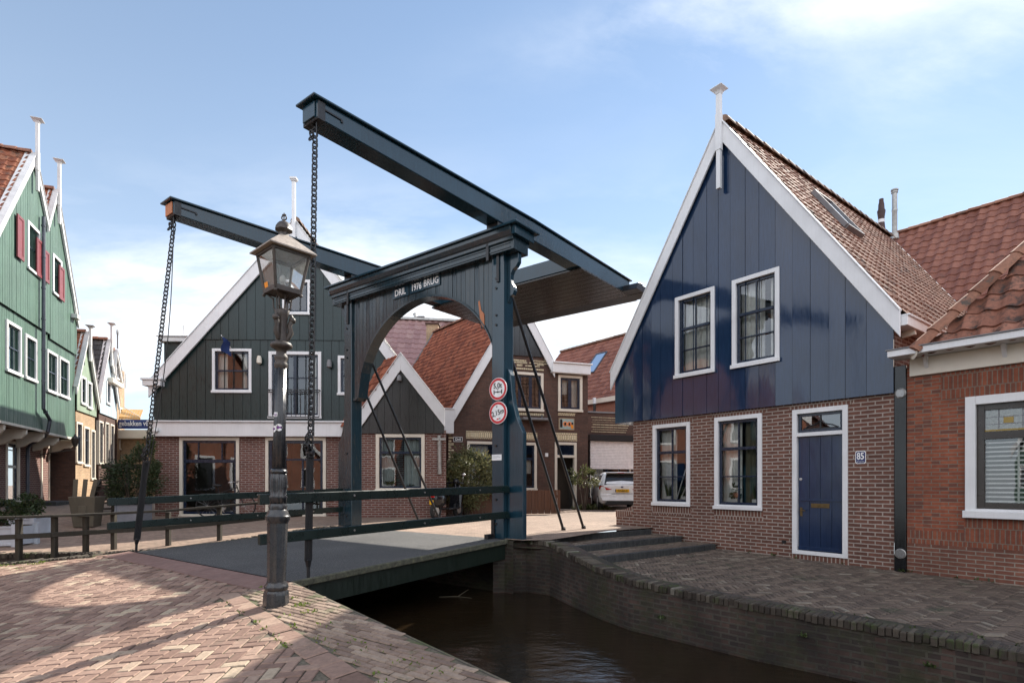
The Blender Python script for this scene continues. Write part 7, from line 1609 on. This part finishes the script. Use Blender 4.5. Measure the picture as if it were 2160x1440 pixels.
# ------------------------------------------------------------------ sky, sun, camera
sc_ = bpy.context.scene
w = bpy.data.worlds.new('World'); sc_.world = w; w.use_nodes = True; nt = w.node_tree; nd = nt.nodes; bg = nd['Background']
def N(t, **k):
    n = nd.new(t)
    for a, v in k.items():
        if a in n.inputs: n.inputs[a].default_value = v
        else: setattr(n, a, v)
    return n
sky = N('ShaderNodeTexSky', sky_type='NISHITA', sun_disc=False); sky.sun_elevation = SUN_EL; sky.sun_rotation = SUN_AZ; sky.air_density = 1.0; sky.dust_density = .05; sky.ozone_density = 1.6; sky.altitude = 0
L_ = nt.links.new
tc = N('ShaderNodeTexCoord'); nrm = N('ShaderNodeVectorMath', operation='NORMALIZE'); L_(tc.outputs['Generated'], nrm.inputs[0]); sp_ = N('ShaderNodeSeparateXYZ'); L_(nrm.outputs[0], sp_.inputs[0])
def M_(op, a, b=0.0, clamp=False):
    n = N('ShaderNodeMath', operation=op, use_clamp=clamp)
    for i, v in enumerate((a, b)):
        if isinstance(v, (int, float)): n.inputs[i].default_value = v
        else: L_(v, n.inputs[i])
    return n.outputs[0]
zc_ = M_('MAXIMUM', sp_.outputs[2], .03); inv = M_('ADD', zc_, .14)
u_ = M_('DIVIDE', sp_.outputs[0], inv); v_ = M_('DIVIDE', sp_.outputs[1], inv)
cb_ = N('ShaderNodeCombineXYZ'); L_(u_, cb_.inputs[0]); L_(v_, cb_.inputs[1])
mp = N('ShaderNodeMapping'); mp.inputs['Scale'].default_value = (1.0, 1.9, 1); mp.inputs['Rotation'].default_value = (0, 0, math.radians(-24)); mp.inputs['Location'].default_value = (.55, .2, 0); L_(cb_.outputs[0], mp.inputs['Vector'])
n1 = N('ShaderNodeTexNoise'); n1.inputs['Scale'].default_value = 1.15; n1.inputs['Detail'].default_value = 9; n1.inputs['Roughness'].default_value = .62; n1.inputs['Distortion'].default_value = .35; L_(mp.outputs[0], n1.inputs['Vector'])
rp = N('ShaderNodeValToRGB'); rp.color_ramp.elements[0].position = .46; rp.color_ramp.elements[1].position = .74; L_(n1.outputs['Fac'], rp.inputs[0])
# where the clouds lie: a bank low over the street and a streak high on the right
def blob(az, el, ra, re, amp):
    a = math.radians(az); e = math.radians(el); d = Vector((math.sin(a) * math.cos(e), math.cos(a) * math.cos(e), math.sin(e)))
    sx = Vector((math.cos(a), -math.sin(a), 0)); uu = sx.cross(d)
    def dt(v):
        n = N('ShaderNodeVectorMath', operation='DOT_PRODUCT'); L_(nrm.outputs[0], n.inputs[0]); n.inputs[1].default_value = v; return n.outputs['Value']
    q = M_('ADD', M_('POWER', M_('DIVIDE', dt(sx), ra), 2), M_('POWER', M_('DIVIDE', dt(uu), re), 2))
    f = M_('MULTIPLY', M_('EXPONENT', M_('MULTIPLY', q, -1.0)), amp)
    return M_('MULTIPLY', f, M_('GREATER_THAN', dt(d), 0.0))
BL = [(0, 17, .65, .14, .95), (-14, 16, .22, .10, .6), (8, 6, .4, .12, .7), (22, 39, .26, .045, .62), (34, 36, .22, .05, .66), (43, 31, .2, .06, .6), (-35, 12, .3, .12, .5), ]
acc = None
for b_ in BL:
    o_ = blob(*b_); acc = o_ if acc is None else M_('ADD', acc, o_)
n2 = N('ShaderNodeTexNoise'); n2.inputs['Scale'].default_value = 2.6; n2.inputs['Detail'].default_value = 8; n2.inputs['Roughness'].default_value = .65; L_(mp.outputs[0], n2.inputs['Vector'])
wisp = M_('MULTIPLY', acc, M_('ADD', .35, M_('MULTIPLY', n2.outputs['Fac'], 1.25)))
cl = M_('ADD', M_('MULTIPLY', rp.outputs[0], M_('MULTIPLY', acc, 1.0)), M_('MULTIPLY', M_('SUBTRACT', wisp, .38, True), .85)); cl = M_('MINIMUM', M_('MAXIMUM', cl, 0.0), .92)
# thin haze toward the horizon
hz_ = M_('MULTIPLY', M_('EXPONENT', M_('MULTIPLY', M_('MAXIMUM', sp_.outputs[2], 0.0), -2.4)), .80)
SKYS = .079
hm = N('ShaderNodeMix', data_type='RGBA'); L_(hz_, hm.inputs[0]); tn = N('ShaderNodeMix', data_type='RGBA', blend_type='MULTIPLY'); tn.inputs[0].default_value = 1.0; L_(sky.outputs[0], tn.inputs[6]); tn.inputs[7].default_value = (.88, 1.0, 1.04, 1); L_(tn.outputs[2], hm.inputs[6]); hm.inputs[7].default_value = (6.4, 7.3, 8.3, 1)
cm = N('ShaderNodeMix', data_type='RGBA'); L_(cl, cm.inputs[0]); L_(hm.outputs[2], cm.inputs[6]); cm.inputs[7].default_value = (8.3, 8.6, 9.0, 1)
# unseen bright clouds added behind the viewer to light shaded facades; glass mirrors them
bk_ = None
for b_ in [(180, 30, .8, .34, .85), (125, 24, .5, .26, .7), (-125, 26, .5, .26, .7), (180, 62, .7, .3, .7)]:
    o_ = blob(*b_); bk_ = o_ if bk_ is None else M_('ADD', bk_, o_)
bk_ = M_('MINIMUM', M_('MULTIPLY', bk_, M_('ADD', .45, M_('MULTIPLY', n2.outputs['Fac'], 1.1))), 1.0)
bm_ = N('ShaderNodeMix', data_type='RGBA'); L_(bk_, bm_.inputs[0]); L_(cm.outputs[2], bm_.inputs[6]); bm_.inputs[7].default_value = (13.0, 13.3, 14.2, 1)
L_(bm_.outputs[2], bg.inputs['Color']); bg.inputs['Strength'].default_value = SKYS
sun = bpy.data.lights.new('Sun', 'SUN'); sun.energy = 5.0; sun.angle = math.radians(.55); sun.color = (1, .93, .82); so = bpy.data.objects.new('Sun', sun); C.objects.link(so)
sd = Vector((math.sin(SUN_AZ) * math.cos(SUN_EL), math.cos(SUN_AZ) * math.cos(SUN_EL), math.sin(SUN_EL))); so.rotation_euler = sd.to_track_quat('Z', 'Y').to_euler(); so.location = sd * 60
cam = bpy.data.cameras.new('Camera'); co = bpy.data.objects.new('Camera', cam); C.objects.link(co); co.location = (0, 0, EYE); co.rotation_euler = (PI / 2, 0, 0)
cam.sensor_width = 36; cam.lens = 36 * F / 2160; cam.shift_y = (HY - 720) / 2160; cam.clip_start = .05; cam.clip_end = 2000
sc_.camera = co
sc_.view_settings.view_transform = 'Standard'; sc_.view_settings.look = 'None'; sc_.view_settings.gamma = 1; sc_.view_settings.exposure = 1.0; sc_.view_settings.use_curve_mapping = False
try:
    sc_.cycles.max_bounces = 10; sc_.cycles.transparent_max_bounces = 16; sc_.cycles.use_denoising = True; sc_.cycles.sample_clamp_indirect = 6; sc_.cycles.caustics_reflective = False; sc_.cycles.caustics_refractive = False
except Exception: pass
bpy.context.view_layer.update()
